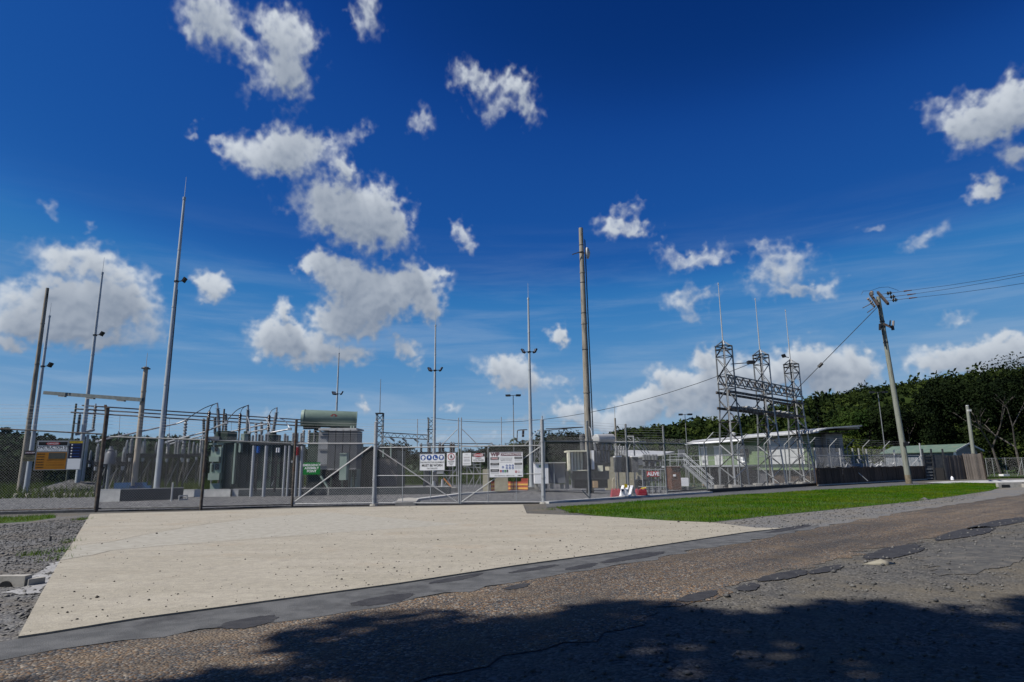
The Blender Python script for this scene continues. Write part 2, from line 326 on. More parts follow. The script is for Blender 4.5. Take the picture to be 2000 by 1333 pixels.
# ------------------------------------------------------------------ mesh builder
class MB:
    def __init__(s, o=(0, 0, 0)): s.v = []; s.f = []; s.o = Vector(o); s.sm = False
    def add(s, vs, fs):
        n = len(s.v); s.v.extend([tuple(Vector(p) - s.o) for p in vs]); s.f.extend([tuple(i + n for i in f) for f in fs]); return s
    def box(s, c, d, rz=0.0, ax=None):
        c = Vector(c)
        if ax: X, Y, Z = ax
        else: X, Y, Z = Vector((math.cos(rz), math.sin(rz), 0)), Vector((-math.sin(rz), math.cos(rz), 0)), Vector((0, 0, 1))
        vs = [c + X * (d[0] / 2 * i) + Y * (d[1] / 2 * j) + Z * (d[2] / 2 * k) for k in (-1, 1) for j in (-1, 1) for i in (-1, 1)]
        return s.add(vs, [(0, 2, 3, 1), (4, 5, 7, 6), (0, 1, 5, 4), (2, 6, 7, 3), (0, 4, 6, 2), (1, 3, 7, 5)])
    def bar(s, a, b, w, h=None):
        """rectangular bar from a to b"""
        a, b = Vector(a), Vector(b); d = b - a; L = d.length
        if L < 1e-6: return s
        Z = d / L; X = Z.cross(Vector((0, 0, 1))) if abs(Z.z) < .98 else Vector((1, 0, 0)); X.normalize(); Y = Z.cross(X)
        return s.box((a + b) / 2, (w, h or w, L), ax=(X, Y, Z))
    def angle(s, a, b, w, t=.012):
        """rolled steel angle from a to b"""
        a, b = Vector(a), Vector(b); d = b - a; L = d.length; Z = d / L
        X = Z.cross(Vector((0, 0, 1))) if abs(Z.z) < .98 else Vector((1, 0, 0)); X.normalize(); Y = Z.cross(X)
        s.box((a + b) / 2 + X * w / 2, (w, t, L), ax=(X, Y, Z)); return s.box((a + b) / 2 + Y * (w / 2 + t / 2), (t, w - t, L), ax=(X, Y, Z))
    def tube(s, a, b, r, r2=None, n=8, cap=True):
        a, b = Vector(a), Vector(b); d = b - a
        if d.length < 1e-6: return s
        Z = d.normalized(); X = Z.cross(Vector((0, 0, 1))) if abs(Z.z) < .98 else Vector((1, 0, 0)); X.normalize(); Y = Z.cross(X); r2 = r if r2 is None else r2
        vs = [p + (X * math.cos(2 * math.pi * i / n) + Y * math.sin(2 * math.pi * i / n)) * q for p, q in ((a, r), (b, r2)) for i in range(n)]
        fs = [(i, (i + 1) % n, n + (i + 1) % n, n + i) for i in range(n)]
        if cap: fs += [tuple(range(n))[::-1], tuple(range(n, 2 * n))]
        return s.add(vs, fs)
    def path(s, pts, r, n=6):
        pts = [Vector(p) for p in pts]
        for a, b in zip(pts, pts[1:]): s.tube(a, b, r, n=n)
        return s
    def lathe(s, a, b, prof, n=10):
        """prof: (t along a-b, radius)"""
        a, b = Vector(a), Vector(b); d = b - a; Z = d.normalized(); X = Z.cross(Vector((0, 0, 1))) if abs(Z.z) < .98 else Vector((1, 0, 0)); X.normalize(); Y = Z.cross(X)
        vs = [a + d * t + (X * math.cos(2 * math.pi * i / n) + Y * math.sin(2 * math.pi * i / n)) * q for t, q in prof for i in range(n)]
        m = len(prof); fs = [(k * n + i, k * n + (i + 1) % n, (k + 1) * n + (i + 1) % n, (k + 1) * n + i) for k in range(m - 1) for i in range(n)]
        fs += [tuple(range(n))[::-1], tuple(range((m - 1) * n, m * n))]
        return s.add(vs, fs)
    def sheds(s, a, b, r, k=9, core=.55, n=10, taper=1.0):
        prof = [(0, r * .62), (.02, r * .62)]
        for i in range(k):
            t0 = .03 + .94 * i / k; t1 = .03 + .94 * (i + 1) / k; q = r * (1 + (taper - 1) * (i + .5) / k)
            prof += [(t0, q * core), (t0 + (t1 - t0) * .25, q), (t0 + (t1 - t0) * .5, q * .96), (t1 - (t1 - t0) * .12, q * core)]
        prof += [(.98, r * taper * .6), (1, r * taper * .6)]
        return s.lathe(a, b, prof, n)
    def poly(s, pts, z0=None, z1=None):
        """prism over an outline; z0/z1 absolute heights, or a flat sheet"""
        P = [Vector(p) for p in pts]; n = len(P)
        if z1 is None: return s.add(P if z0 is None else [Vector((p.x, p.y, z0)) for p in P], [tuple(range(n))])
        vs = [Vector((p.x, p.y, z)) for z in (z0, z1) for p in P]
        return s.add(vs, [tuple(range(n))[::-1], tuple(range(n, 2 * n))] + [(i, (i + 1) % n, n + (i + 1) % n, n + i) for i in range(n)])
    def smooth(s): s.sm = True; return s
    def build(s, name, m, parent=None, **kw):
        me = bpy.data.meshes.new(name); me.from_pydata(s.v, [], s.f); me.materials.append(m)
        if s.sm:
            me.polygons.foreach_set('use_smooth', [True] * len(me.polygons)); me.set_sharp_from_angle(angle=R(38))
        o = bpy.data.objects.new(name, me); C.objects.link(o)
        if parent is None: o.location = s.o
        else: o.parent = parent
        for k, v in kw.items(): o[k] = v
        return o
def np_mesh(name, V, F, m, parent=None, loc=(0, 0, 0), **kw):
    V = np.asarray(V, np.float32).reshape(-1, 3); F = np.asarray(F, np.int32); k = F.shape[1]
    me = bpy.data.meshes.new(name); me.vertices.add(len(V)); me.vertices.foreach_set('co', V.ravel())
    me.loops.add(F.size); me.loops.foreach_set('vertex_index', F.ravel())
    me.polygons.add(len(F)); me.polygons.foreach_set('loop_start', np.arange(0, F.size, k, dtype=np.int32))
    me.update(calc_edges=True); me.materials.append(m)
    o = bpy.data.objects.new(name, me); C.objects.link(o); o.location = loc
    if parent is not None: o.parent = parent
    for q, v in kw.items(): o[q] = v
    return o
def thing(name, label, cat, loc=(0, 0, 0), group=None, rz=0.0):
    o = bpy.data.objects.new(name, None); C.objects.link(o); o.location = loc; o.rotation_euler = (0, 0, rz); o.empty_display_size = .3
    o['label'] = label; o['category'] = cat
    if group: o['group'] = group
    return o
def tag(o, label, cat, group=None):
    o['label'] = label; o['category'] = cat
    if group: o['group'] = group
    return o
def struct(o): o['kind'] = 'structure'; return o
def dup(root, loc, label=None, rz=None):
    """copy a thing with copies of its parts and their sub-parts"""
    r = root.copy(); C.objects.link(r); r.location = loc
    if rz is not None: r.rotation_euler = (0, 0, rz)
    if label: r['label'] = label
    for ch in list(root.children):
        c = ch.copy(); C.objects.link(c); c.parent = r
        for g in list(ch.children):
            d = g.copy(); C.objects.link(d); d.parent = c
    return r
def text(s, size, m, parent, loc, align='CENTER', bold=0.0, rz=0.0, name='lettering', sx=1.0):
    """flat print on a board: local x along the board, z up, facing -y"""
    cu = bpy.data.curves.new(name, 'FONT'); cu.body = s; cu.size = size; cu.align_x = align; cu.align_y = 'CENTER'; cu.offset = bold; cu.resolution_u = 3
    tmp = bpy.data.objects.new('tmp', cu); C.objects.link(tmp); bpy.context.view_layer.update()
    me = bpy.data.meshes.new_from_object(tmp.evaluated_get(bpy.context.evaluated_depsgraph_get())); bpy.data.objects.remove(tmp)
    me.transform(Matrix.Diagonal((sx, 1, 1, 1))); me.transform(Matrix.Rotation(math.pi / 2, 4, 'X'))
    me.materials.clear(); me.materials.append(m); me.name = name
    o = bpy.data.objects.new(name, me); C.objects.link(o); o.parent = parent; o.location = loc
    return o

# ------------------------------------------------------------------ ground
def g2(pts, z=0.0):
    return [Vector((G0(*p).x, G0(*p).y, z)) for p in pts]
def jag(P, amp, step, seed=1):
    """subdivide a line and roughen it"""
    rg = random.Random(seed); out = []
    for a, b in zip(P, P[1:]):
        L = (b - a).length; k = max(1, int(L / step)); d = (b - a).normalized(); nn = Vector((-d.y, d.x, 0))
        for i in range(k):
            q = a + (b - a) * (i / k)
            out.append(q + nn * rg.gauss(0, amp) * (1 if (i or out) else 0) + d * rg.uniform(-.3, .3) * step * (1 if i else 0))
    out.append(P[-1]); return out
def sheet(name, outline, z, m, kind='structure'):
    import bmesh
    bm = bmesh.new(); vs = [bm.verts.new((p.x, p.y, z)) for p in outline]; f = bm.faces.new(vs); f.normal_update()
    if f.normal.z < 0: f.normal_flip()
    bmesh.ops.triangulate(bm, faces=[f]); me = bpy.data.meshes.new(name); bm.to_mesh(me); bm.free(); me.materials.append(m)
    o = bpy.data.objects.new(name, me); C.objects.link(o)
    if kind: o['kind'] = kind
    return o
def grid_mesh(name, xs, ys, fz, m, mask=None):
    V = []; F = []; ny = len(ys)
    for x in xs:
        for y in ys: V.append((x, y, fz(x, y)))
    for i in range(len(xs) - 1):
        for j in range(ny - 1):
            if mask and not mask((xs[i] + xs[i + 1]) / 2, (ys[j] + ys[j + 1]) / 2): continue
            a = i * ny + j; F.append((a, a + ny, a + ny + 1, a + 1))
    return np_mesh(name, V, F, m)
GREY = [(.20, .20, .20), (.11, .115, .12), (.27, .27, .265), (.15, .155, .16), (.22, .215, .205), (.085, .09, .095), (.31, .305, .295)]
roadside = stone_mat('roadside_gravel', [(.20, .19, .175), (.12, .12, .12), (.27, .255, .23), (.16, .155, .145), (.23, .22, .20), (.09, .09, .09), (.30, .29, .27)], 30, .9, tint=(.26, .225, .165), tscale=.55, big=(.12, .12, .12), k_=.46)
yard_gravel = stone_mat('yard_blue_metal', [(.10, .10, .105), (.30, .30, .30), (.17, .17, .175), (.055, .055, .06), (.24, .24, .235), (.13, .135, .14), (.38, .38, .375), (.08, .08, .085)], 10, 1.0, tscale=.3, dist=.05, k_=.52)
chip = stone_mat('chip_seal', [(.22, .135, .07), (.10, .108, .12), (.29, .21, .135), (.045, .045, .048), (.145, .14, .135), (.40, .36, .31), (.17, .10, .055), (.12, .127, .14), (.06, .052, .045), (.23, .185, .14), (.08, .082, .088)], 38, 1.0, tint=(.105, .10, .095), tscale=.35, big=(.19, .145, .10))
shoulder = stone_mat('grey_shoulder_gravel', [(.22, .22, .22), (.15, .155, .165), (.28, .275, .265), (.18, .18, .185), (.24, .235, .22), (.12, .12, .125)], 34, .7, tint=(.25, .22, .175), tscale=.5)
shoulder_d = stone_mat('blue_grey_gravel', [(.20, .20, .205), (.11, .112, .12), (.27, .27, .265), (.15, .15, .155), (.23, .225, .215), (.085, .087, .092)], 30, .9, tint=(.20, .17, .13), tscale=.6, k_=.62)
asph = mat('old_asphalt', (.085, .088, .092), (.135, .138, .142), 3.0, .9, bump=.5, bscale=90, detail=10, c3=(.055, .056, .06), s3=1.1, lo3=.52, hi3=.72)
worn_lane = mat('worn_lane', (.07, .07, .072), (.12, .118, .112), 6.0, .95, bump=.8, bscale=60, detail=9, c3=(.15, .14, .125), s3=2.0, lo3=.5, hi3=.62)
patch_m = mat('fresh_bitumen_patch', (.030, .030, .034), (.05, .05, .054), 5, .8, bump=.4, bscale=110)
apron_asph = mat('yard_asphalt', (.085, .088, .093), (.12, .122, .125), 1.5, .9, bump=.2, bscale=40)
drive = mat('driveway_concrete', (.385, .353, .285), (.435, .40, .33), .9, .85, bump=.25, bscale=70, detail=9, stretch=(.42, 1.3, 1))
def enrich_drive():
    t = drive.node_tree; b = t.nodes['Principled BSDF']; src = b.inputs['Base Color'].links[0].from_socket
    tc = N(t, 'ShaderNodeTexCoord'); V = tc.outputs['Object']
    def noise(scale, detail, rough=.6, stretch=None):
        v = V
        if stretch: mp = N(t, 'ShaderNodeMapping'); mp.inputs['Scale'].default_value = stretch; mp.inputs['Rotation'].default_value = (0, 0, .12); t.links.new(v, mp.inputs[0]); v = mp.outputs[0]
        n = N(t, 'ShaderNodeTexNoise', i_Scale=scale, i_Detail=detail, i_Roughness=rough); t.links.new(v, n.inputs['Vector']); return n.outputs['Fac']
    o = MIX(t, 1.0, src, MIX(t, MR(t, noise(60.0, 4.0, .75), .3, .7), (.72, .72, .73), (1.18, 1.18, 1.17)), 'MULTIPLY')
    o = MIX(t, 1.0, o, MIX(t, MR(t, noise(7.0, 6.0, .7), .3, .7), (.86, .86, .87), (1.09, 1.09, 1.08)), 'MULTIPLY')
    o = MIX(t, MR(t, noise(2.2, 8.0, .7, (.22, 2.6, 1)), .52, .72, 0, .5), o, (.20, .18, .15))      # drag marks left by wheels and the screed
    o = MIX(t, MR(t, noise(.5, 6.0, .65), .54, .72, 0, .45), o, (.26, .205, .14))                  # rust coloured silt
    o = MIX(t, MR(t, noise(1.3, 7.0, .7), .60, .70, 0, .5), o, (.17, .155, .135))                  # damp stains
    t.links.new(o, b.inputs['Base Color'])
enrich_drive()
turf = mat('turf', (.034, .075, .004), (.06, .11, .008), 1.4, .9, detail=8, c3=(.10, .085, .035), s3=.7, lo3=.56, hi3=.72)
pad_m = mat('paddock_grass', (.02, .04, .007), (.04, .06, .012), .12, .9, detail=8)

xs = sorted(set([-3000, -1200, -500, -250, -140] + list(range(-90, 111, 3)) + [140, 250, 500, 1200, 3000]))
ys = sorted(set([-300, -100, -40, -15, 0] + list(range(8, 141, 3)) + [170, 250, 500, 1200, 3000]))
struct(grid_mesh('ground', xs, ys, lambda x, y: zg(x, y) - .004, roadside))

# fence line on the ground (base sightings)
FL = [G(-70, 1007), G(187, 1000.5), G(392, 996.5), G(570, 991), G(730, 988), G(1062, 984)]
FR = [G0(1062, 984), G0(1147, 978), G0(1223, 973), G0(1290, 968), G0(1360, 962.7), G0(1428, 958.5), G0(1493, 955.4), G0(1543, 953), G0(1587, 950), G0(1629, 947.2), G0(1662, 945), G0(1695, 943), G0(1755, 940.5), G0(1806, 938)]
for L_ in (FL, FR):
    for p in L_: p.z = 0
# straighten the right-hand run
a_, b_ = FR[0].copy(), FR[-1].copy(); b_ = a_ + (FR[10] - a_).normalized() * ((b_ - a_).length * .98)
dirR = (b_ - a_).normalized()
FR = [a_ + dirR * ((p - a_).dot(dirR)) for p in FR]
FR = [a_ + dirR * q for q in sorted((p - a_).dot(dirR) for p in FR)]
LX = [p.x for p in FL + FR[1:]]; LY = [p.y for p in FL + FR[1:]]
def yline(x): return float(np.interp(x, LX, LY))
yx = sorted(set(list(np.arange(-45, LX[-1], 2.0)) + LX)); V = []; F = []
ts = [0, .8, 2, 4, 6, 8, 10, 13, 16, 20, 24, 28, 33, 40, 48]
for x in yx:
    for t_ in ts:
        y = yline(x) + t_; V.append((x, y, zg(x, y) + .03))
n_ = len(ts)
for i in range(len(yx) - 1):
    for j in range(n_ - 1): a = i * n_ + j; F.append((a, a + n_, a + n_ + 1, a + 1))
struct(np_mesh('gravel_yard', V, F, yard_gravel))
fx = [-1500, -600, -300] + list(range(-200, 201, 8)) + [300, 600, 1500]
struct(grid_mesh('field', fx, [64, 72, 80, 90, 100, 115, 130, 160, 200, 300, 420, 600], lambda x, y: zg(x, y) + .10 + .012 * max(0, y - 66) * (1 if x < 8 else .2), pad_m))

road_up = g2([(-420, 1370), (-60, 1303), (0, 1290), (106, 1271), (238, 1255), (392, 1234), (550, 1212), (743, 1184), (808, 1170), (914, 1153), (1000, 1139), (1078, 1125), (1168, 1108), (1280, 1092), (1364, 1073), (1448, 1060), (1500, 1049), (1584, 1033), (1752, 1002), (2000, 964)])
d_ = (road_up[-1] - road_up[-3]).normalized(); road_up.append(road_up[-1] + d_ * 60)
road_lo = g2([(2000, 1012), (1900, 1030), (1825, 1050), (1769, 1067), (1690, 1074), (1584, 1108), (1500, 1122), (1403, 1165), (1316, 1192), (1150, 1250), (950, 1300), (800, 1345)])
d_ = (road_lo[0] - road_lo[2]).normalized(); road_lo.insert(0, road_lo[0] + d_ * 60)
d_ = (road_lo[-1] - road_lo[-3]).normalized(); road_lo.append(road_lo[-1] + d_ * 14)
def lane_wear(m, ang):
    t = m.node_tree; b = t.nodes['Principled BSDF']; src = b.inputs['Base Color'].links[0].from_socket
    tc = N(t, 'ShaderNodeTexCoord'); mp = N(t, 'ShaderNodeMapping'); mp.inputs['Rotation'].default_value = (0, 0, -ang); t.links.new(tc.outputs['Object'], mp.inputs[0])
    m2 = N(t, 'ShaderNodeMapping'); m2.inputs['Scale'].default_value = (.10, 1.1, 1); t.links.new(mp.outputs[0], m2.inputs[0])
    n = N(t, 'ShaderNodeTexNoise', i_Scale=1.0, i_Detail=6.0, i_Roughness=.6); t.links.new(m2.outputs[0], n.inputs['Vector'])
    o = MIX(t, 1.0, src, MIX(t, MR(t, n.outputs['Fac'], .32, .68), (.66, .67, .70), (1.25, 1.2, 1.12)), 'MULTIPLY'); t.links.new(o, b.inputs['Base Color'])
q_ = road_up[14] - road_up[4]; lane_wear(chip, math.atan2(q_.y, q_.x))
struct(sheet('road', jag(road_up, .05, .5, 3) + jag(road_lo, .10, .25, 4), .003, chip))
strip_up = g2([(-420, 1330), (-60, 1266), (0, 1256), (34, 1249), (87, 1241), (265, 1212), (500, 1180), (780, 1142), (1000, 1108), (1168, 1085), (1308, 1064), (1459, 1041), (1530, 1034), (1600, 1026)])
strip_lo = g2([(1600, 1031), (1500, 1050), (1448, 1061), (1364, 1073), (1280, 1094), (1168, 1110), (1078, 1126), (1000, 1140), (914, 1154), (808, 1168), (743, 1185), (550, 1216), (480, 1226), (392, 1235), (238, 1256), (106, 1272), (0, 1291), (-60, 1304), (-420, 1372)])
struct(sheet('asphalt_edge', strip_up + jag(strip_lo, .07, .3, 6), .0065, asph))
struct(sheet('gravel_shoulder', g2([(1290, 1017), (1392, 1020), (1500, 1008), (1640, 994), (1780, 980), (1864, 969), (1936, 957), (2000, 950), (2080, 946)]) + jag(g2([(2080, 953), (2000, 966), (1752, 1003), (1584, 1034), (1520, 1040), (1440, 1042)]), .08, .5, 8), .006, shoulder))
def blob_patch(px, py, hw, hh, seed, m=patch_m, z=.009, name='bitumen_patch'):
    rg = random.Random(seed); c = G(px, py); a = G(px + hw, py - hw * .17); b = G(px, py - hh); u = a - c; v = b - c
    pts = []
    for i in range(84):
        t = 2 * math.pi * i / 84; q = .95 + rg.gauss(0, .045) + sum(.13 / k ** .8 * math.sin(k * t + seed * (k * 1.7 + 1)) for k in (2, 3, 5, 8, 13))
        pts.append(c + u * math.cos(t) * q + v * math.sin(t) * q)
    return struct(sheet(name, pts, z, m))
for i, q in enumerate([(488, 1217, 62, 9), (750, 1173, 58, 9), (893, 1131, 50, 4.5), (1010, 1147, 28, 4), (1045, 1112, 48, 3), (1137, 1108, 30, 4.5), (1365, 1166, 42, 8), (1462, 1148, 24, 7), (1532, 1125, 46, 8), (1615, 1113, 36, 5.5), (1750, 1078, 60, 10), (1240, 1089, 60, 5), (1545, 1033, 40, 3.5), (1890, 1041, 60, 8), (1960, 1021, 60, 6)]): blob_patch(*q, i + 1)
blob_patch(1935, 1078, 120, 24, 31, worn_lane, .004, 'asphalt_lane')

# concrete driveway, poured in three bays with cracked joints between
DR = [(35, 1249), (79, 1165), (116.5, 1099), (144, 1059), (176, 1005.5), (392, 1000), (570, 994.5), (730, 991.5), (1021.5, 987), (1029, 1005), (1168, 1010), (1302, 1019), (1392, 1023), (1475, 1033), (1530, 1034), (1459, 1041.5), (1308, 1064.5), (1168, 1085.5), (1000, 1108.5), (780, 1142.5), (500, 1180.5), (265, 1212.5), (87, 1241.5)]
dro = g2(DR); dw = MB((0, 0, 0)).poly(dro, -.12, .028); dwo = struct(dw.build('driveway', drive))
def crack(pts, w, seed):
    P = jag(g2(pts), .012, .3, seed); b = MB(); d = []
    for i, p in enumerate(P):
        q = P[min(i + 1, len(P) - 1)] - P[max(i - 1, 0)]; nn = Vector((-q.y, q.x, 0)).normalized() * w * (.6 + .6 * random.random()); d.append((p + nn, p - nn))
    for (a, b1), (c, d1) in zip(d, d[1:]): b.add([Vector((q.x, q.y, .030)) for q in (a, b1, d1, c)], [(0, 1, 2, 3)])
    return b.build('crack', ink, dwo)
crack([(150, 1068), (212, 1062), (300, 1043), (400, 1026), (500, 1013)], .007, 2)
crack([(116.5, 1098), (180, 1088), (215, 1079), (300, 1071), (420, 1062), (500, 1056), (640, 1045)], .008, 3)
MB().poly(g2([(116.5, 1097), (180, 1087), (215, 1078), (300, 1070), (410, 1061), (500, 1054), (640, 1044), (900, 1026), (640, 1003), (500, 1014), (400, 1027), (300, 1044), (212, 1063), (150, 1069)]), .0292).build('newer_pour', mat('newer_pour', (.345, .325, .275), (.42, .40, .345), 5.0, .85, bump=.25, bscale=70, detail=9), dwo)

# verge, path strips and kerbs
verge = g2([(1085, 992), (1170, 986), (1290, 977), (1420, 969), (1600, 958), (1800, 948), (1880, 943), (1968, 947), (1936, 959), (1864, 970), (1780, 981), (1640, 995), (1500, 1009), (1392, 1021), (1302, 1018), (1168, 1009), (1110, 1000)])
struct(sheet('verge', verge, .014, turf))
struct(sheet('bitumen_strip', g2([(1068, 992), (1170, 986), (1290, 977), (1420, 969), (1600, 958), (1800, 948)]) + [FR[-1] + Vector((.2, -.5, 0))] + [p + Vector((.05, -.12, 0)) for p in FR[::-1]], .010, apron_asph))
lg = g2([(-200, 1017), (-60, 1014), (40, 1010), (105, 1006.5), (110, 1012), (60, 1019), (0, 1023), (-200, 1030)]); struct(sheet('grass_strip', lg, .004, turf))
far_path = g2([(1806, 943), (1850, 941), (1930, 939), (2000, 937.5), (2300, 931), (2300, 938), (2000, 942.5), (1900, 944), (1850, 945)])
struct(sheet('concrete_path', far_path, .02, conc_white))
struct(sheet('far_lawn', g2([(1925, 936), (2000, 934), (2300, 926), (2300, 916), (2000, 917), (1940, 921)]), .012, turf))
# yard road inside the gates with its pale kerb
ir = [G(*p) for p in [(868, 983), (1057, 980.5), (1110, 973), (1170, 967.5), (1300, 962), (1290, 957), (1150, 961.5), (1000, 963.5), (900, 969.5), (835, 978), (822, 984)]]
struct(MB().add([p + Vector((0, 0, .036)) for p in ir], [tuple(range(len(ir)))]).build('yard_road', apron_asph))
kp = [G(*p) for p in [(775, 986), (800, 981), (835, 976.5), (900, 968), (1000, 962), (1150, 960), (1300, 956)]]; kb = MB()
for a, b in zip(kp, kp[1:]): kb.bar(a + Vector((0, 0, .06)), b + Vector((0, 0, .06)), .42, .14)
struct(kb.build('kerb', conc_white))
kb = MB()
for a, b in zip(FR[:4], FR[1:5]): kb.bar(a + Vector((.08, -.14, .03)), b + Vector((.08, -.14, .03)), .42, .14)
struct(kb.build('fence_kerb', conc_white))
kb = MB()
for a, b in zip(FR[4:], FR[5:]): kb.bar(a + Vector((.04, -.06, .08)), b + Vector((.04, -.06, .08)), .16, .22)
struct(kb.build('fence_plinth', soffit))
kb = MB(); kb.bar(FL[0] + Vector((0, 0, .02)), FL[1] + Vector((0, 0, .02)), .18, .16); kb.bar(FL[1] + Vector((.1, 0, .0)), FL[3] + Vector((0, 0, .0)), .16, .12); struct(kb.build('fence_footing', asph))

# ------------------------------------------------------------------ scattered stones and grass
def in_poly(P, x, y):
    px = np.array([p.x for p in P]); py = np.array([p.y for p in P]); ins = np.zeros(len(x), bool); j = len(P) - 1
    for i in range(len(P)):
        c = ((py[i] > y) != (py[j] > y)) & (x < (px[j] - px[i]) * (y - py[i]) / (py[j] - py[i] + 1e-12) + px[i]); ins ^= c; j = i
    return ins
def sample(P, n, rg):
    x0, x1 = min(p.x for p in P), max(p.x for p in P); y0, y1 = min(p.y for p in P), max(p.y for p in P); X = []; Y = []; c = 0
    for _ in range(60):
        x = rg.uniform(x0, x1, n * 2); y = rg.uniform(y0, y1, n * 2); k = in_poly(P, x, y); X.append(x[k]); Y.append(y[k]); c += k.sum()
        if c > n: break
    return np.concatenate(X)[:n], np.concatenate(Y)[:n]
OCT = np.array([(1, 0, 0), (-1, 0, 0), (0, 1, 0), (0, -1, 0), (0, 0, 1), (0, 0, -1)], float)
OCF = np.array([(0, 2, 4), (2, 1, 4), (1, 3, 4), (3, 0, 4), (2, 0, 5), (1, 2, 5), (3, 1, 5), (0, 3, 5)])
def stones(name, x, y, z, size, m, rg, **kw):
    n = len(x); V = OCT[None] * (1 + rg.uniform(-.35, .35, (n, 6, 3))) * size[:, None, None] * np.array([1, 1, .62])
    a = rg.uniform(0, 6.28, n); ca, sa = np.cos(a)[:, None], np.sin(a)[:, None]
    X = V[..., 0] * ca - V[..., 1] * sa; Y = V[..., 0] * sa + V[..., 1] * ca
    W_ = np.stack([X + x[:, None], Y + y[:, None], V[..., 2] + (np.zeros(n) + z)[:, None] + size[:, None] * .3], -1)
    F = OCF[None] + (np.arange(n) * 6)[:, None, None]
    return np_mesh(name, W_, F.reshape(-1, 3), m, **kw)
rg = np.random.default_rng(5)
x, y = sample(dro, 5200, rg)
# crumbs gather towards the road edge
lowd = np.array([min(((x[i] - p.x) * (y1.y - p.y) - (y[i] - p.y) * (y1.x - p.x)) / max(1e-6, math.hypot(y1.x - p.x, y1.y - p.y)) for p, y1 in [(dro[0], dro[18])]) for i in range(len(x))])
keep = rg.uniform(0, 1, len(x)) < np.exp(-np.abs(lowd) / 2.3) + .09
stones('pebbles', x[keep], y[keep], .028, np.exp(rg.normal(-4.75, .45, keep.sum())), pebble_m, rg, kind='stuff')
left_gs = g2([(-400, 1320), (-60, 1265), (0, 1256), (34, 1249.5), (79, 1165.5), (116, 1099.5), (143.5, 1059), (175, 1006), (108, 1010), (40, 1013), (-60, 1017), (-400, 1026)]); struct(sheet('gravel_verge', left_gs, .003, shoulder_d))
left_g = g2([(-120, 1240), (30, 1249), (79, 1165), (116, 1099), (144, 1059), (172, 1010), (60, 1022), (-100, 1035)])
x, y = sample(left_g, 5200, rg); stones('gravel_stones', x, y, 0, np.exp(rg.normal(-3.95, .38, len(x))), pebble_l, rg, kind='stuff')
right_g = [p for p in road_lo[1:]] + [Vector((8, 1.0, 0)), Vector((14, 3, 0)), Vector((17, 9, 0))]
x, y = sample(right_g, 8000, rg); stones('gravel_stones', x, y, 0, np.exp(rg.normal(-4.25, .45, len(x))), pebble_l, rg, kind='stuff')
sh_g = g2([(1392, 1021), (1500, 1009), (1640, 995), (1780, 981), (1936, 958), (1900, 975), (1752, 1000), (1584, 1030), (1480, 1036)])
x, y = sample(sh_g, 1600, rg); stones('gravel_stones', x, y, .006, np.exp(rg.normal(-4.1, .4, len(x))), pebble_l, rg, kind='stuff')
grass_m = leaf_mat('grass_blades', (.042, .125, .003), (.10, .150, .008), .45, .3, fine=5)
grass_dry = leaf_mat('long_grass', (.030, .058, .006), (.06, .085, .012), .35, .3, fine=5)
def blades(name, x, y, z, h, wd, m, rg, **kw):
    n = len(x); a = rg.uniform(0, 6.28, n); lean = rg.normal(0, .45, (n, 2)) * h[:, None]
    dx, dy = np.cos(a) * wd / 2, np.sin(a) * wd / 2; z = np.zeros(n) + z
    V = np.stack([np.stack([x - dx, y - dy, z], -1), np.stack([x + dx, y + dy, z], -1), np.stack([x + lean[:, 0], y + lean[:, 1], z + h], -1)], 1)
    return np_mesh(name, V, np.arange(n * 3).reshape(-1, 3), m, **kw)
x, y = sample(verge, 90000, rg)
def vnoise(x, y, s): return np.sin(x * s + 1.3 * np.sin(y * s * .7)) * np.cos(y * s * 1.3 + np.sin(x * s * .6))
hh = np.clip(.055 + .03 * vnoise(x, y, .9) + rg.normal(0, .018, len(x)), .02, .16); blades('grass', x, y, .014, hh, .016, grass_m, rg, kind='stuff')
x, y = sample(lg, 2600, rg); blades('grass', x, y, .004, rg.uniform(.05, .16, len(x)), .012, grass_m, rg, kind='stuff')
for k, (px, py, n) in enumerate([(160, 1016, 160), (122, 1078, 70), (66, 1085, 110), (140, 1060, 60), (108, 1093, 60), (1120, 1002, 160), (1075, 996, 60)]):
    c = G(px, py); xx = rg.normal(c.x, .14, n); yy = rg.normal(c.y, .16, n); blades('grass_tufts', xx - c.x, yy - c.y, 0, rg.uniform(.04, .15, n), .012, grass_m, rg, loc=c, kind='stuff')
x, y = sample(g2([(1930, 936), (2000, 934), (2200, 929), (2200, 918), (2000, 918), (1945, 922)]), 9000, rg); blades('grass', x, y, .012, rg.uniform(.06, .2, len(x)), .04, grass_m, rg, kind='stuff')
# rank grass and cane behind the yard
def band(x0, x1, y0, y1, n, h0, h1, w, seed):
    q = np.random.default_rng(seed); x = q.uniform(x0, x1, n); y = q.uniform(y0, y1, n); z = np.array([zg(a, b) for a, b in zip(x, y)])
    return blades('long_grass', x, y, z, q.uniform(h0, h1, n) * (1 + .25 * vnoise(x, y, .35)), w, grass_dry, q, kind='stuff')
band(-75, -23, 43, 66, 16000, .45, 1.0, .10, 1); band(-33, 6, 66, 84, 16000, .6, 1.3, .14, 2); band(2, 26, 84, 96, 7000, .8, 1.8, .14, 3)
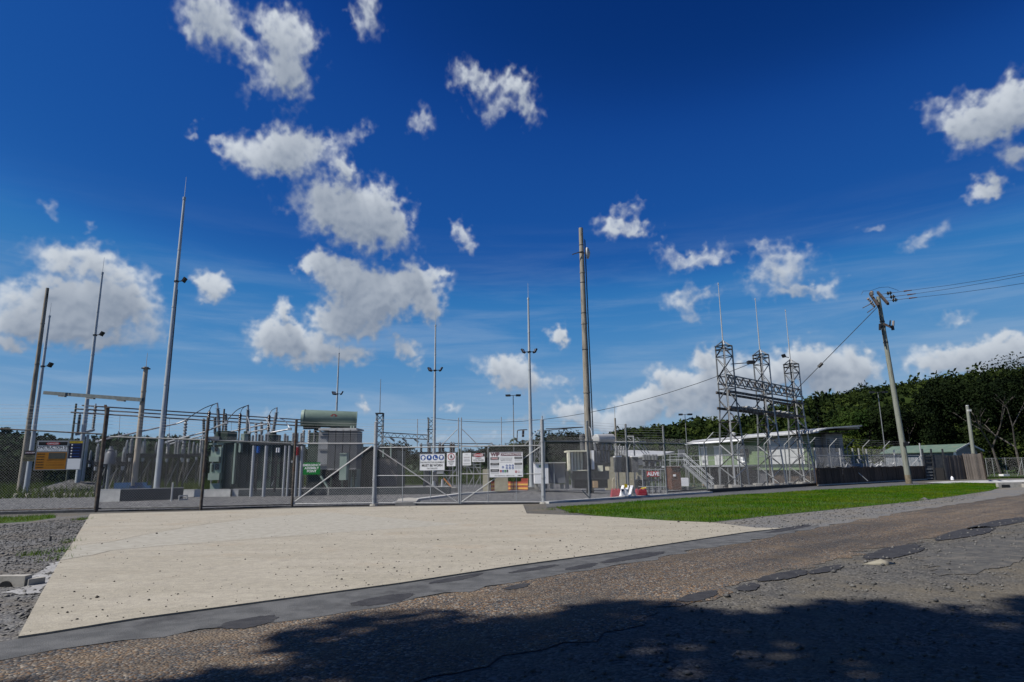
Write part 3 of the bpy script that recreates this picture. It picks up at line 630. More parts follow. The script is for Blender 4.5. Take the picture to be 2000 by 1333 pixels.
# heap of crushed rock at the left
hp = Vector((-33.5, 49.0, 0)); V = []; q = np.random.default_rng(8); F = []; nr, ns = 9, 26
for i in range(nr + 1):
    for j in range(ns):
        r = i / nr; t = 2 * math.pi * j / ns; k = 1 + .12 * math.sin(3 * t) + .06 * math.sin(7 * t)
        V.append((math.cos(t) * r * 4.6 * k, math.sin(t) * r * 2.4 * k, max(0, 1.15 * (1 - r) ** .9 + q.normal(0, .05)) if i < nr else -.02))
for i in range(nr):
    for j in range(ns): F.append((i * ns + j, i * ns + (j + 1) % ns, (i + 1) * ns + (j + 1) % ns, (i + 1) * ns + j))
tag(np_mesh('gravel_heap', V, F, stone_mat('heap_gravel', [(c[0] * .5, c[1] * .5, c[2] * .5) for c in GREY], 7, 1.0), loc=hp), 'low heap of grey crushed rock behind the left fence', 'gravel heap')

# ------------------------------------------------------------------ hills, forest, trees
def leafcloud(centres, radii, per, size, rg, squash=.8):
    """leaf-sized quads through several clumps; returns V, F"""
    c = np.repeat(np.asarray(centres, float), per, 0); r = np.repeat(np.asarray(radii, float), per)[:, None]; n = len(c)
    d = rg.normal(0, 1, (n, 3)); d /= np.linalg.norm(d, axis=1)[:, None]; rad = rg.uniform(.3, .97, (n, 1)) ** .6
    p = c + d * r * rad * np.array([1, 1, squash])
    nrm = d * .6 + rg.normal(0, .6, (n, 3)) + np.array([0, 0, .35]); nrm /= np.linalg.norm(nrm, axis=1)[:, None]
    u = np.cross(nrm, rg.normal(0, 1, (n, 3))); u /= np.linalg.norm(u, axis=1)[:, None]; v = np.cross(nrm, u); s = (size * rg.uniform(.6, 1.4, n))[:, None]
    V = np.stack([p - u * s, p - v * s * .55, p + u * s, p + v * s * .55], 1)
    return V.reshape(-1, 3), np.arange(n * 4).reshape(-1, 4)
fol_a = leaf_mat('hill_canopy', (.011, .021, .007), (.034, .050, .011), .028, .12, fine=.11)
fol_far = leaf_mat('far_canopy', (.014, .030, .018), (.028, .048, .024), .03, .1, fine=.2)
fol_dark = leaf_mat('dark_tree_leaves', (.004, .008, .003), (.010, .017, .005), .3, .06)  # near-black leaf colour carries the cloud shade over the right-hand trees
dark_bark = mat('shaded_bark', (.035, .03, .026), (.06, .052, .045), 4, .9)
fol_mid = leaf_mat('mid_tree_leaves', (.016, .034, .008), (.036, .060, .012), .3, .18)
fol_yel = leaf_mat('yellowish_leaves', (.04, .062, .010), (.075, .09, .018), .3, .2)
hill_m = mat('hill_soil', (.012, .022, .008), (.022, .034, .010), .05, .95)
def elev(px, py): d = ray(px, py); return math.atan2(d.x, d.y), d.z / math.hypot(d.x, d.y)
def make_hill(name, ridge, R0, R1, Rb, m, rough, seed, z0=-1.0):
    """terrain rising from range R0 to its ridge at R1; the ridge heights come from the sighted skyline"""
    az = [elev(*p)[0] for p in ridge]; te = [elev(*p)[1] for p in ridge]
    A = np.linspace(az[0], az[-1], 90); T = np.interp(A, az, te); Rs = np.concatenate([np.linspace(R0, R1, 22), np.linspace(R1, Rb, 8)[1:]])
    q = np.random.default_rng(seed); ph = q.uniform(0, 6.28, 8); V = []
    def hz(a, r):
        H = HCAM + np.interp(a, A, T) * R1
        k = (r - R0) / (R1 - R0) if r <= R1 else 1 - .5 * (r - R1) / (Rb - R1)
        k = max(0, k); w = rough * H * math.sin(a * 23 + r * .021 + ph[0]) * math.sin(r * .033 + a * 11 + ph[1]) * min(1, max(0, (1 - k) * 4)) * min(1, k * 5)
        return z0 + (H - z0) * (k ** 1.1) + w
    for a in A:
        for r in Rs: V.append((math.sin(a) * r, math.cos(a) * r, hz(a, r)))
    nr = len(Rs); F = [(i * nr + j, i * nr + j + 1, (i + 1) * nr + j + 1, (i + 1) * nr + j) for i in range(len(A) - 1) for j in range(nr - 1)]
    struct(np_mesh(name, V, F, m)); return A, hz
def forest(A, hz, R0, R1, n, s0, s1, m, seed, per=7, clumps=5, leaf=.30, drop=.75, name='forest'):
    q = np.random.default_rng(seed); protos = []
    for k in range(5):
        cs = q.normal(0, 1, (clumps, 3)) * np.array([.34, .34, .22]) + np.array([0, 0, .55]); V, F = leafcloud(cs, q.uniform(.28, .5, clumps), per, leaf, q); protos.append(V)
    a = q.uniform(A[0], A[-1], n); r = np.sqrt(q.uniform(R0 * R0, R1 * R1, n)); s = q.uniform(s0, s1, n) * (.8 + .5 * (q.uniform(0, 1, n) > .88)); z = np.array([hz(i, j) for i, j in zip(a, r)])
    Vs = []
    for i in range(n):
        V = protos[i % 5]; t = q.uniform(0, 6.28); c, d = math.cos(t), math.sin(t)
        W_ = np.empty_like(V); W_[:, 0] = (V[:, 0] * c - V[:, 1] * d) * s[i] + math.sin(a[i]) * r[i]; W_[:, 1] = (V[:, 0] * d + V[:, 1] * c) * s[i] + math.cos(a[i]) * r[i]; W_[:, 2] = V[:, 2] * s[i] + z[i] - s[i] * (1 - drop); Vs.append(W_)
    V = np.concatenate(Vs); return np_mesh(name, V, np.arange(len(V)).reshape(-1, 4), m, kind='stuff')
# far blue-green range on the left and centre
A1, h1 = make_hill('far_range', [(-260, 847), (0, 851), (60, 858), (150, 866), (250, 860), (330, 864), (400, 867), (470, 873), (560, 881), (640, 893), (780, 898), (900, 898), (1010, 893), (1100, 889), (1300, 881)], 420, 900, 1150, hill_m, .06, 2)
forest(A1, h1, 470, 905, 3400, 6, 11, fol_far, 21, per=9, clumps=4, leaf=.22)
# ridge behind the office, then the big wooded hill on the right
A2, h2 = make_hill('middle_ridge', [(940, 894), (1000, 881), (1060, 865), (1110, 868), (1160, 868), (1220, 848), (1300, 842), (1375, 829), (1440, 834), (1500, 848), (1600, 866), (1700, 876)], 330, 760, 980, hill_m, .05, 3)
forest(A2, h2, 360, 765, 3400, 6, 10, fol_a, 22, per=10, clumps=5, leaf=.19)
A3, h3 = make_hill('wooded_hill', [(1330, 890), (1400, 865), (1460, 831), (1500, 816), (1570, 799), (1640, 782), (1700, 772), (1760, 765), (1800, 757), (1850, 753), (1900, 744), (1960, 738), (2000, 733), (2150, 717), (2400, 699)], 190, 640, 900, hill_m, .05, 4)
forest(A3, h3, 200, 646, 6600, 6, 9.5, fol_a, 23, per=17, clumps=5, leaf=.13)
def limb(mb, p, d, L, r, depth, rg, tips):
    q = p + d * L; mb.tube(p, q, r, r * .62, n=6)
    if depth == 0: tips.append(q); return
    for k in range(rg.choice((2, 2, 3))):
        nd = (d + Vector((rg.gauss(0, .55), rg.gauss(0, .55), rg.uniform(.0, .45)))).normalized(); limb(mb, q, nd, L * rg.uniform(.6, .85), r * .6, depth - 1, rg, tips)
def tree(name, label, P, H, Wd, m, tm, seed, leaf=.22, n=3000, trunk=.35, low=.3, group='trees around the yard', forks=1, tr=None, squash=.75):
    rg = random.Random(seed); q = np.random.default_rng(seed); t = thing(name, label, 'tree', P, group)
    mb = MB(P); tips = []
    for k in range(forks):
        limb(mb, P + Vector((rg.uniform(-.4, .4) * (forks > 1), 0, -.2)), Vector((rg.gauss(0, .1) + (k - (forks - 1) / 2) * .25, rg.gauss(0, .1), 1)).normalized(), H * trunk, tr or H * .026, 3, rg, tips)
    mb.smooth().build('trunk', tm, t)
    cs = [tuple(Vector(tp) - P) for tp in tips if True]; cs = [(x_ * Wd / H * .9, y_ * Wd / H * .9, min(z_, H * .86)) for x_, y_, z_ in cs]
    nb = 22
    for k in range(nb):
        a = q.uniform(0, 6.28); e = q.uniform(0, 1); rr = Wd / 2 * math.sqrt(q.uniform(.1, 1)) * (1 - .55 * e ** 2); cs.append((math.cos(a) * rr, math.sin(a) * rr, H * (low + (.93 - low) * e)))
    ra = q.uniform(.10, .2, len(cs)) * Wd; V, F = leafcloud(cs, ra, max(8, 2 * n // len(cs)), leaf, q, squash); np_mesh('crown', V, F, m, t)
    return t
def conifer(label, P, H, Wd, seed):
    q = np.random.default_rng(seed); t = thing('conifer', label, 'tree', P, 'trees around the yard'); MB(P).tube(P, P + Vector((0, 0, H)), H * .016, .03, n=7).build('trunk', bark, t)
    cs = []; ra = []
    for k in range(46):
        e = k / 46; a = k * 2.4; r = Wd / 2 * (1 - e) ** .8 * q.uniform(.6, 1.0); cs.append((math.cos(a) * r * .7, math.sin(a) * r * .7, H * (.14 + .85 * e))); ra.append(max(.28, r * .55))
    V, F = leafcloud(cs, ra, 46, .2, q, .5); np_mesh('crown', V, F, fol_dark, t)
P_ = lambda px, Y: BASE(px, 905, Y)
conifer('dark pointed conifer standing above the office roof', P_(1607, 98), 13.0, 4.6, 1)
specs = [  # px, distance, height, width, leaves, seed, label
 (1930, 90, 13.6, 18, fol_dark, 5, 'big dark tree filling the right background, behind the short timber pole', 14000),
 (2080, 86, 15.2, 21, fol_dark, 6, 'dark spreading tree at the far right edge with pale trunks below', 13000),
 (1775, 104, 11.0, 16, fol_dark, 7, 'dense dark tree behind the leaning power pole', 6500),
 (1690, 112, 11.5, 15, fol_mid, 8, 'rounded green tree behind the security fence, beside the tall light pole', 5500),
 (1640, 96, 6.4, 8, fol_yel, 9, 'small yellow green tree right of the office roof', 3200),
 (1718, 90, 4.6, 8, fol_yel, 10, 'low yellowish shrub tree behind the shed', 2600),
 (1555, 118, 10.5, 12, fol_mid, 11, 'bushy green tree rising behind the third lattice tower', 4500),
 (1335, 128, 5.0, 14, fol_mid, 12, 'wide green tree behind the double head light pole left of the office', 4200),
 (1245, 120, 4.4, 12, fol_mid, 13, 'rounded tree behind the red banner', 4000),
 (1172, 108, 5.6, 11, fol_dark, 14, 'dark tree right of the tall concrete pole', 3600),
 (1093, 104, 6.8, 13, fol_dark, 15, 'dark rounded tree left of the tall concrete pole', 4200),
 (1010, 110, 5.0, 14, fol_dark, 16, 'dark tree behind the white construction board', 4200),
 (935, 104, 4.2, 12, fol_dark, 17, 'low dark tree behind the high voltage sign', 3600),
 (870, 98, 3.6, 10, fol_mid, 18, 'low bushy tree behind the protective equipment sign', 3200),
 (765, 100, 5.2, 11, fol_dark, 19, 'low dark tree behind the left gate leaf hinge', 3200),
 (690, 112, 4.6, 13, fol_dark, 20, 'low dark tree seen under the conservator tank', 3000),
 (335, 92, 2.8, 13, fol_dark, 23, 'dark bushy tree behind the insulator racks', 4200),
 (235, 110, 3.2, 13, fol_dark, 24, 'rounded dark tree behind the corner fence post', 4000),
 (110, 100, 3.0, 16, fol_dark, 25, 'wide dark tree behind the construction site sign', 4500),
 (-10, 96, 3.0, 14, fol_dark, 26, 'dark tree at the left edge behind the fence', 4000)]
for (px, Y, H, Wd, m, sd_, lab, n) in specs: tree('tree', lab, P_(px, Y), H, Wd, m, dark_bark, sd_, n=n, leaf=.002 * Y)
for k, (px, Y) in enumerate([(1952, 74), (1992, 72)]):
    b = P_(px, Y); rg_ = random.Random(40 + k); mb = MB(b); tips = []
    limb(mb, b - Vector((0, 0, .2)), Vector((-.16 + .1 * k, 0, 1)).normalized(), 3.4, .17, 3, rg_, tips)
    t = thing('slender_tree', ['slender pale trunked tree left of its twin at the right edge', 'slender pale trunked tree closest to the right edge'][k], 'tree', b, 'trees around the yard'); mb.smooth().build('trunk', pale_bark, t)
    q = np.random.default_rng(60 + k); V, F = leafcloud([tuple(Vector(p) - b) for p in tips], [1.0] * len(tips), 26, .17, q); np_mesh('crown', V, F, fol_dark, t)
# undergrowth along the back boundary
def scrub(x0, x1, y0, y1, n, s0, s1, m, seed):
    q = np.random.default_rng(seed); x = q.uniform(x0, x1, n); y = q.uniform(y0, y1, n); s = q.uniform(s0, s1, n)
    V, F = leafcloud(np.stack([x, y, np.array([zg(a, b) for a, b in zip(x, y)]) + s * .55], -1), s * .75, 30, .2, q, .8); return np_mesh('scrub', V, F, m, kind='stuff')
scrub(-70, -28, 70, 84, 130, .9, 1.7, fol_dark, 1); scrub(-30, 30, 92, 104, 170, 1.6, 3.4, fol_mid, 2); scrub(28, 72, 78, 92, 150, 1.4, 3.4, fol_dark, 3)
# trees on the near side of the road, above and beside the camera; two throw the corner shade, the others are added to block sky light
def shade_tree(label, P, crown, Wd, H0, H1, seed, n):
    q = np.random.default_rng(seed); t = thing('shade_tree', label, 'tree', P, 'roadside shade trees'); rg_ = random.Random(seed); mb = MB(P); tips = []
    limb(mb, P, Vector((crown[0] - P.x, crown[1] - P.y, 9)).normalized(), 4.6, .26, 3, rg_, tips); mb.smooth().build('trunk', bark, t)
    cs = []; ra = []
    for k in range(34 if H0 > 5 else 60): a = q.uniform(0, 6.28); r = Wd / 2 * math.sqrt(q.uniform(0, 1)); cs.append((crown[0] + math.cos(a) * r * 1.25 - P.x, crown[1] + math.sin(a) * r * .8 - P.y, q.uniform(H0, H1))); ra.append(q.uniform(.8, 1.5))
    V, F = leafcloud(cs, ra, n // len(cs), .16 if H0 > 5 else .3, q, .6); np_mesh('crown', V, F, fol_mid, t)

# ------------------------------------------------------------------ fences and gates
Z = Vector((0, 0, 1))
def PL(A, B, px, py, off=0.0):
    """where a sighting meets the upright plane through A and B (moved off metres towards the road)"""
    n = Vector((B.y - A.y, A.x - B.x, 0)).normalized()
    if n.y > 0: n = -n
    d = ray(px, py); return CAM + d * ((A + n * off - CAM).dot(n) / d.dot(n))
def chain(A, B, z0, z1, o, pitch=.11, r=.0029):
    """chain link wire between two posts as real crossing wires"""
    mb = MB(o); L = (B - A).length; u = (B - A) / L; H = z1 - z0; nn = Vector((-u.y, u.x, 0)) * r
    for sgn in (1, -1):
        k = -H if sgn > 0 else 0.0
        while k < (L if sgn > 0 else L + H):
            a, b = (k, k + H) if sgn > 0 else (k, k - H); t0, t1 = 0.0, 1.0
            d = b - a
            for lim, s in ((0.0, 1), (L, -1)):      # clip to the panel
                if s * (a - lim) < 0: t0 = max(t0, (lim - a) / d)
                if s * (b - lim) < 0: t1 = min(t1, (lim - a) / d)
            if t1 - t0 > .01:
                p = A + u * (a + d * t0) + Z * (z0 + H * t0); q = A + u * (a + d * t1) + Z * (z0 + H * t1); off = nn * sgn
                mb.tube(p + off, q + off, r, n=3, cap=False)
            k += pitch
    return mb
def barbed(A, B, o, barbs=True, r=.0045):
    mb = MB(o).tube(A, B, r, n=4); L = (B - A).length; u = (B - A) / L; k = .1
    while barbs and k < L:
        p = A + u * k; v = Vector((random.uniform(-1, 1), random.uniform(-1, 1), random.uniform(-1, 1))).normalized() * .028; mb.tube(p - v, p + v, .004, n=3); k += .2
    return mb
def fence_post(A, h, r, t, o, m, name='post', cap=True):
    mb = MB(o).tube(A - Z * .1, A + Z * h, r, n=10)
    if cap: mb.tube(A + Z * h, A + Z * (h + .03), r * 1.12, r * .5, n=10)
    return mb.smooth().build(name, m, t)

# left wing, running towards the camera from the corner
cornr = FL[1].copy(); P0 = FL[0]
t = thing('chain_link_fence', 'dark chain link fence left of the corner post, with barbed wire on top', 'fence', P0)
zr0, zr1 = HZ(P0, -70, 836), HZ(cornr, 187, 848.8)
MB(P0).tube(P0 + Z * zr0, cornr + Z * zr1, .028, n=8).smooth().build('rail', rust_post, t)
MB(P0).tube(P0 + Z * .16, cornr + Z * .16, .026, n=6).build('bottom_rail', rust_post, t)
chain(P0, cornr, .06, (zr0 + zr1) / 2 + .30, P0).build('chain_mesh', wire_m, t, kind='stuff')
fence_post(P0, zr0 + .9, .05, t, P0, rust_post)
for ya, yb in [(791, 794), (798, 799), (806, 806), (812, 810), (819, 814), (825, 820), (833, 828)]:
    barbed(P0 + Z * HZ(P0, -70, ya), cornr + Z * HZ(cornr, 190, yb), P0).build('barbed_wire', wire_m, t)
# front run from the corner to the gates
t = thing('chain_link_fence', 'chain link fence from the dark corner post to the left gate post', 'fence', cornr)
rails = [zr1 - .10, HZ(FL[2], 390, 860), HZ(FL[3], 570, 866.7), HZ(FL[4], 730, 866.7)]
tops = [HZ(cornr, 192, 797), HZ(FL[2], 402, 817), HZ(FL[3], 573, 820), HZ(FL[4], 731, 825)]
fence_post(cornr, tops[0], .085, t, cornr, rust_post)
o_ = MB(cornr); q0 = cornr + Z * (tops[0] - .62) + Vector((.04, -.02, 0)); q1 = PL(cornr, FL[2], 206, 791, .02); o_.bar(q0, q1, .09, .05); o_.bar(cornr + Z * (tops[0] - .04) + Vector((.02, 0, 0)), q1 - Z * .05, .05, .05); o_.build('bracket_arm', rust_post, t)
for i in (1, 2): fence_post(FL[i + 1], tops[i], .062, t, cornr, [None, rust_post, rust_post][i])
for i in range(3):
    a, b = (cornr, FL[2], FL[3], FL[4])[i:i + 2]
    MB(cornr).tube(a + Z * rails[i], b + Z * rails[i + 1], .030, n=8).smooth().build('rail', [galv_dull, galv_dull, white_steel][i], t)
    MB(cornr).tube(a + Z * .14, b + Z * .12, .028, n=6).build('bottom_rail', [dark_steel, dark_steel, white_steel][i], t)
    chain(a, b, .05, min(rails[i], rails[i + 1]) + .30, cornr).build('chain_mesh', wire_m, t, kind='stuff')
    for k in range(6):
        f = .14 + .86 * k / 5.3; za = rails[i] + .25 + (tops[i] - rails[i] - .32) * f; zb = rails[i + 1] + .25 + (tops[i + 1] - rails[i + 1] - .32) * f
        barbed(a + Z * za, b + Z * zb, cornr, False).build('barbed_wire', wire_m, t)
MB(cornr).tube(FL[3] + Z * .15, PL(FL[3], FL[4], 727, 871), .032, n=8).smooth().build('brace', white_steel, t)
# gate posts
for A, py, lab in ((FL[4], 825, 'thick steel gate post left of the double gates'), (FL[5], 820, 'thick steel gate post right of the double gates')):
    h = HZ(A, 1062 if A is FL[5] else 731, py); t = thing('gate_post', lab, 'post', A, 'gate posts'); fence_post(A, h, .085, t, A, galv, 'pipe')
    hb = MB(A)
    for z in (.35, 1.15, h * .74): hb.tube(A + Z * (z - .035), A + Z * (z + .035), .105, n=10)
    hb.smooth().build('hinge_collar', galv, t); MB(A).tube(A - Z * .03, A + Z * .07, .20, .17, n=12).build('footing', conc, t)
# gate leaves
GA, GB = FL[4], FL[5]; gp = lambda px, py: PL(GA, GB, px, py)
def leaf(label, x0, x1, ytop, ymid, ybot, hinge_left, stays, mids, diag, upr):
    o = gp(x0 if hinge_left else x1, ybot); o.z = 0; t = thing('gate_leaf', label, 'gate', o, 'double entrance gates')
    rail = lambda nm, p, q, r=.026, m=white_steel: MB(o).tube(gp(*p), gp(*q), r, n=8).smooth().build(nm, m, t)
    rail('top_rail', (x0, ytop + .8), (x1, ytop - .8)); rail('middle_rail', (x0, ymid), (x1, ymid), .023); rail('bottom_rail', (x0, ybot), (x1, ybot))
    for (p, q) in upr: rail('upright', p, q, .027, galv)
    for (p, q) in mids: rail('bar', p, q, .018, galv)
    for (p, q) in stays: rail('stay', p, q, .017, galv)
    rail('diagonal', *diag, .024)
    a, b = gp(x0, ybot), gp(x1, ybot); a.z = b.z = 0
    chain(a, b, gp(x0, ybot).z, gp(x0, ytop).z + .34, o).build('chain_mesh', wire_m, t, kind='stuff')
    for k in range(6):
        y = 820 + 7.2 * k; barbed(gp(x0, y), gp(x1, y), o, False).build('barbed_wire', wire_m, t)
    mb = MB(o)
    for yy in (ytop + 6, ymid, ybot - 6): mb.bar(gp(x0 - 2 if hinge_left else x1 - 2, yy), gp(x0 + 2 if hinge_left else x1 + 3.5, yy), .06, .05)
    mb.build('hinge', galv, t); return t
leaf('left leaf of the galvanised chain link gates, hung with the protective equipment sign', 735, 895, 874, 929.5, 983, True,
     [((861.8, 871), (893, 838.7)), ((737, 841), (767, 871))], [((786.5, 874), (786.2, 983)), ((841, 929), (841, 983)), ((815.5, 819), (815, 874))], ((735.7, 876), (893, 981.6)), [((734.5, 816), (734.5, 984)), ((895.4, 816.5), (896.6, 984))])
leaf('right leaf of the galvanised chain link gates, hung with the construction board', 900.6, 1058.5, 871.5, 926, 981, False,
     [((902.7, 838.7), (933, 869)), ((1024.6, 869.5), (1058, 835.6))], [((953, 872), (953.6, 981)), ((1008.5, 926), (1008.8, 981)), ((979, 815), (979.5, 871))], ((902, 980.5), (1058, 871)), [((901, 816), (900, 984)), ((1058.8, 813), (1058, 982))])
o = gp(898, 950); o.z = 0; t = thing('gate_latch', 'drop bolt and chain joining the two gate leaves', 'latch', o); MB(o).tube(gp(898.2, 960), gp(898.2, 985), .014, n=6).build('drop_bolt', galv, t); MB(o).path([gp(895, 905), gp(898, 909), gp(901, 905)], .012).build('chain', dark_steel, t)
sp = gp(780, 983); sp.z = 0; mb = MB(sp); mb.poly(g2([(772, 988), (778, 980), (800, 977.5), (818, 980), (812, 987)]), -.05, .14); tag(mb.build('concrete_block', conc), 'low concrete lump beside the left gate leaf', 'concrete')

# right-hand security fence, posts cranked outwards at the top
o = FR[0]; t = thing('security_fence', 'long chain link security fence with cranked posts along the lawn', 'fence', o)
gh = [HZ(FR[1], 1146, 823), HZ(FR[2], 1222, 829), HZ(FR[3], 1288, 833)]
seq = []
inw = Vector((dirR.y, -dirR.x, 0))
rz_ = HZ(FR[3], 1289, 866)
for i, A in enumerate(FR):
    if i == 0: seq.append((A, HZ(A, 1062, 862.5))); continue
    if i <= 3: fence_post(A, gh[i - 1], .055, t, o, galv_dull); seq.append((A, [HZ(FR[1], 1146, 862.5), HZ(FR[2], 1222, 866), rz_][i - 1])); continue
    h = 2.95
    mb = MB(o).tube(A - Z * .1, A + Z * h, .042, n=8).tube(A + Z * h, A + Z * (h + .60) + inw * .52 + dirR * .28, .036, n=8); mb.smooth().build('cranked_post', galv_dull, t); seq.append((A, h - .1))
for (a, za), (b, zb) in zip(seq[:4], seq[1:]): MB(o).tube(a + Z * za, b + Z * zb, .028, n=8).smooth().build('rail', galv_dull, t)
for i, ((a, za), (b, zb)) in enumerate(zip(seq, seq[1:])):
    chain(a, b, .1, min(za, zb) + (.26 if i < 4 else 0), o, .11 if i < 6 else .13).build('chain_mesh', wire_m, t, kind='stuff')
    for k in range(6 if i < 3 else 4):
        if i < 3: barbed(a + Z * (za + .3 + .13 * k), b + Z * (zb + .3 + .13 * k), o, False).build('barbed_wire', wire_m, t)
        elif i > 3:
            f = (k + 1) / 4; d_ = inw * .52 * f + dirR * .28 * f; barbed(a + Z * (2.95 + .60 * f) + d_, b + Z * (2.95 + .60 * f) + d_, o, False).build('barbed_wire', wire_m, t)
MB(o).tube(FR[1] + Z * .12, PL(FR[0], FR[1], 1136, 957), .03, n=6).build('brace', galv_dull, t)
MB(o).tube(FR[3] + Z * .2, FR[-1] + Z * .2, .03, n=6).build('bottom_rail', dark_steel, t)

# ------------------------------------------------------------------ signs
def board(name, label, A, B, x0, y0, x1, y1, m=sign_white, frame=None, th=.012, off=.07, cat='sign', group=None):
    bl, br, tl = PL(A, B, x0, y1, off), PL(A, B, x1, y1, off), PL(A, B, x0, y0, off); w = (br - bl).length; h = tl.z - bl.z
    c = (bl + br) / 2; u = (br - bl).normalized(); t = thing(name, label, cat, c, group, math.atan2(u.y, u.x))
    MB().box((0, 0, h / 2), (w, th, h)).build('board', m, t); f = -th / 2
    if frame:
        mb = MB(); b = .018
        for cx_, cz_, dx_, dz_ in ((0, b / 2, w, b), (0, h - b / 2, w, b), (-w / 2 + b / 2, h / 2, b, h - 2 * b), (w / 2 - b / 2, h / 2, b, h - 2 * b)): mb.box((cx_, f - .003, cz_), (dx_, .006, dz_))
        mb.build('edge_frame', frame, t)
    return t, w, h, f
def panel(t, f, cx_, cz_, w, h, m, name='panel', lift=.002): return MB().box((cx_, f - lift, cz_), (w, lift * 2, h)).build(name, m, t)
def disc(t, f, cx_, cz_, r, m, name='icon_disc', lift=.002, n=24): return MB().tube((cx_, f, cz_), (cx_, f - lift * 2, cz_), r, n=n).build(name, m, t)
def lines(t, f, cx_, cz_, w, n, gap, m=grey_ink, hh=.008, seed=1):
    rg = random.Random(seed); mb = MB()
    for i in range(n):
        x = -w / 2
        while x < w / 2 - .01:
            l = min(rg.uniform(.02, .07), w / 2 - x); mb.box((cx_ + x + l / 2, f - .0012, cz_ - i * gap), (l, .0024, hh)); x += l + .012
    return mb.build('fine_print', m, t)
# protective equipment board
t, w, h, f = board('safety_sign', 'white sign with four blue circles reading THIS PROTECTIVE EQUIPMENT MUST BE WORN', GA, GB, 819.3, 886.5, 868.7, 919.4, frame=galv)
for i in range(4):
    x_ = (-.36 + .24 * i) * w; z_ = h * .765; r_ = w * .105; d_ = disc(t, f, x_, z_, r_, blue_p); g_ = MB(); y_ = f - .006
    if i == 0: g_.tube((x_, f, z_ + r_ * .12), (x_, y_, z_ + r_ * .12), r_ * .55, n=14).box((x_ + r_ * .1, y_ - .001, z_ - r_ * .05), (r_ * 1.45, .002, r_ * .22)).box((x_ - r_ * .05, y_, z_ - r_ * .5), (r_ * .7, .002, r_ * .5))
    if i == 1: g_.tube((x_, f, z_ + r_ * .55), (x_, y_, z_ + r_ * .55), r_ * .2, n=10).box((x_, y_, z_ + r_ * .05), (r_ * .62, .002, r_ * .62)).bar((x_ - r_ * .15, y_, z_ - r_ * .2), (x_ - r_ * .32, y_, z_ - r_ * .8), r_ * .25, .002).bar((x_ + r_ * .15, y_, z_ - r_ * .2), (x_ + r_ * .32, y_, z_ - r_ * .8), r_ * .25, .002)
    if i == 2: g_.box((x_ - r_ * .25, y_, z_ + r_ * .05), (r_ * .4, .002, r_ * .8)).box((x_ + r_ * .05, y_, z_ - r_ * .42), (r_ * 1.05, .002, r_ * .32))
    if i == 3: g_.tube((x_, f, z_ + r_ * .35), (x_, y_, z_ + r_ * .35), r_ * .4, n=12).box((x_, y_ - .001, z_ + r_ * .35), (r_ * 1.3, .002, r_ * .2)).box((x_, y_, z_ - r_ * .1), (r_ * 1.1, .002, r_ * .34)).box((x_, y_, z_ - r_ * .5), (r_ * .6, .002, r_ * .3))
    g_.build('pictogram', sign_white, t)
for s_, sz, z_, b_ in (('THIS PROTECTIVE EQUIPMENT', .085, .475, .001), ('MUST BE WORN', .135, .295, .004), ('ON THIS SITE', .085, .115, .001)): text(s_, sz * w / 1.05, ink, t, (0, f - .003, h * z_), bold=b_, sx=.86)
# no entry
t, w, h, f = board('safety_sign', 'small white sign with a red crossed out circle, left of the gate centre', GA, GB, 872.7, 885, 889.7, 911)
disc(t, f, 0, h * .71, w * .40, red_p); disc(t, f - .004, 0, h * .71, w * .32, sign_white); mb = MB(); mb.tube((0, f - .008, h * .83), (0, f - .011, h * .83), w * .07, n=8).box((0, f - .009, h * .71), (w * .16, .002, h * .14)).bar((-w * .04, f - .009, h * .66), (-w * .1, f - .009, h * .57), w * .07, .002).bar((w * .04, f - .009, h * .66), (w * .1, f - .009, h * .57), w * .07, .002).bar((-w * .16, f - .009, h * .75), (w * .16, f - .009, h * .7), w * .06, .002); mb.build('pictogram', ink, t)
MB().bar((-w * .24, f - .0115, h * .71 + w * .24), (w * .24, f - .0115, h * .71 - w * .24), w * .08, .002).build('slash', red_p, t)
for i, s_ in enumerate(('AUTHORISED', 'PERSONS', 'ONLY')): text(s_, .062, ink, t, (0, f - .003, h * (.35 - .12 * i)), bold=.001, sx=.8)
# plain notice
t, w, h, f = board('notice', 'small white printed notice just right of the gate centre', GA, GB, 903.4, 885, 920, 909.5)
lines(t, f, 0, h * .90, w * .3, 2, .03, grey_ink); lines(t, f, 0, h * .66, w * .7, 2, .035, maroon_p, .012, 4); lines(t, f, 0, h * .46, w * .74, 3, .035, navy_p, .010, 5); lines(t, f, 0, h * .17, w * .8, 2, .035, ink, .009, 6)
# danger high voltage
t, w, h, f = board('warning_sign', 'white sign with red and black DANGER header reading HIGH VOLTAGE', GA, GB, 922, 886, 946.8, 902.6)
panel(t, f, 0, h * .80, w * .97, h * .34, ink, 'header'); mb = MB(); mb.lathe((0, f - .004, h * .8), (0, f - .006, h * .8), [(0, w * .40), (1, w * .40)], 24); o2 = mb.build('red_oval', red_p, t); o2.scale = (1, 1, .34); o2.location = (0, 0, h * .8 * (1 - .34))
text('DANGER', .115, sign_white, t, (0, f - .008, h * .8), bold=.002, sx=.95); text('HIGH', .11, ink, t, (0, f - .003, h * .43), bold=.001); text('VOLTAGE', .11, ink, t, (0, f - .003, h * .18), bold=.001)
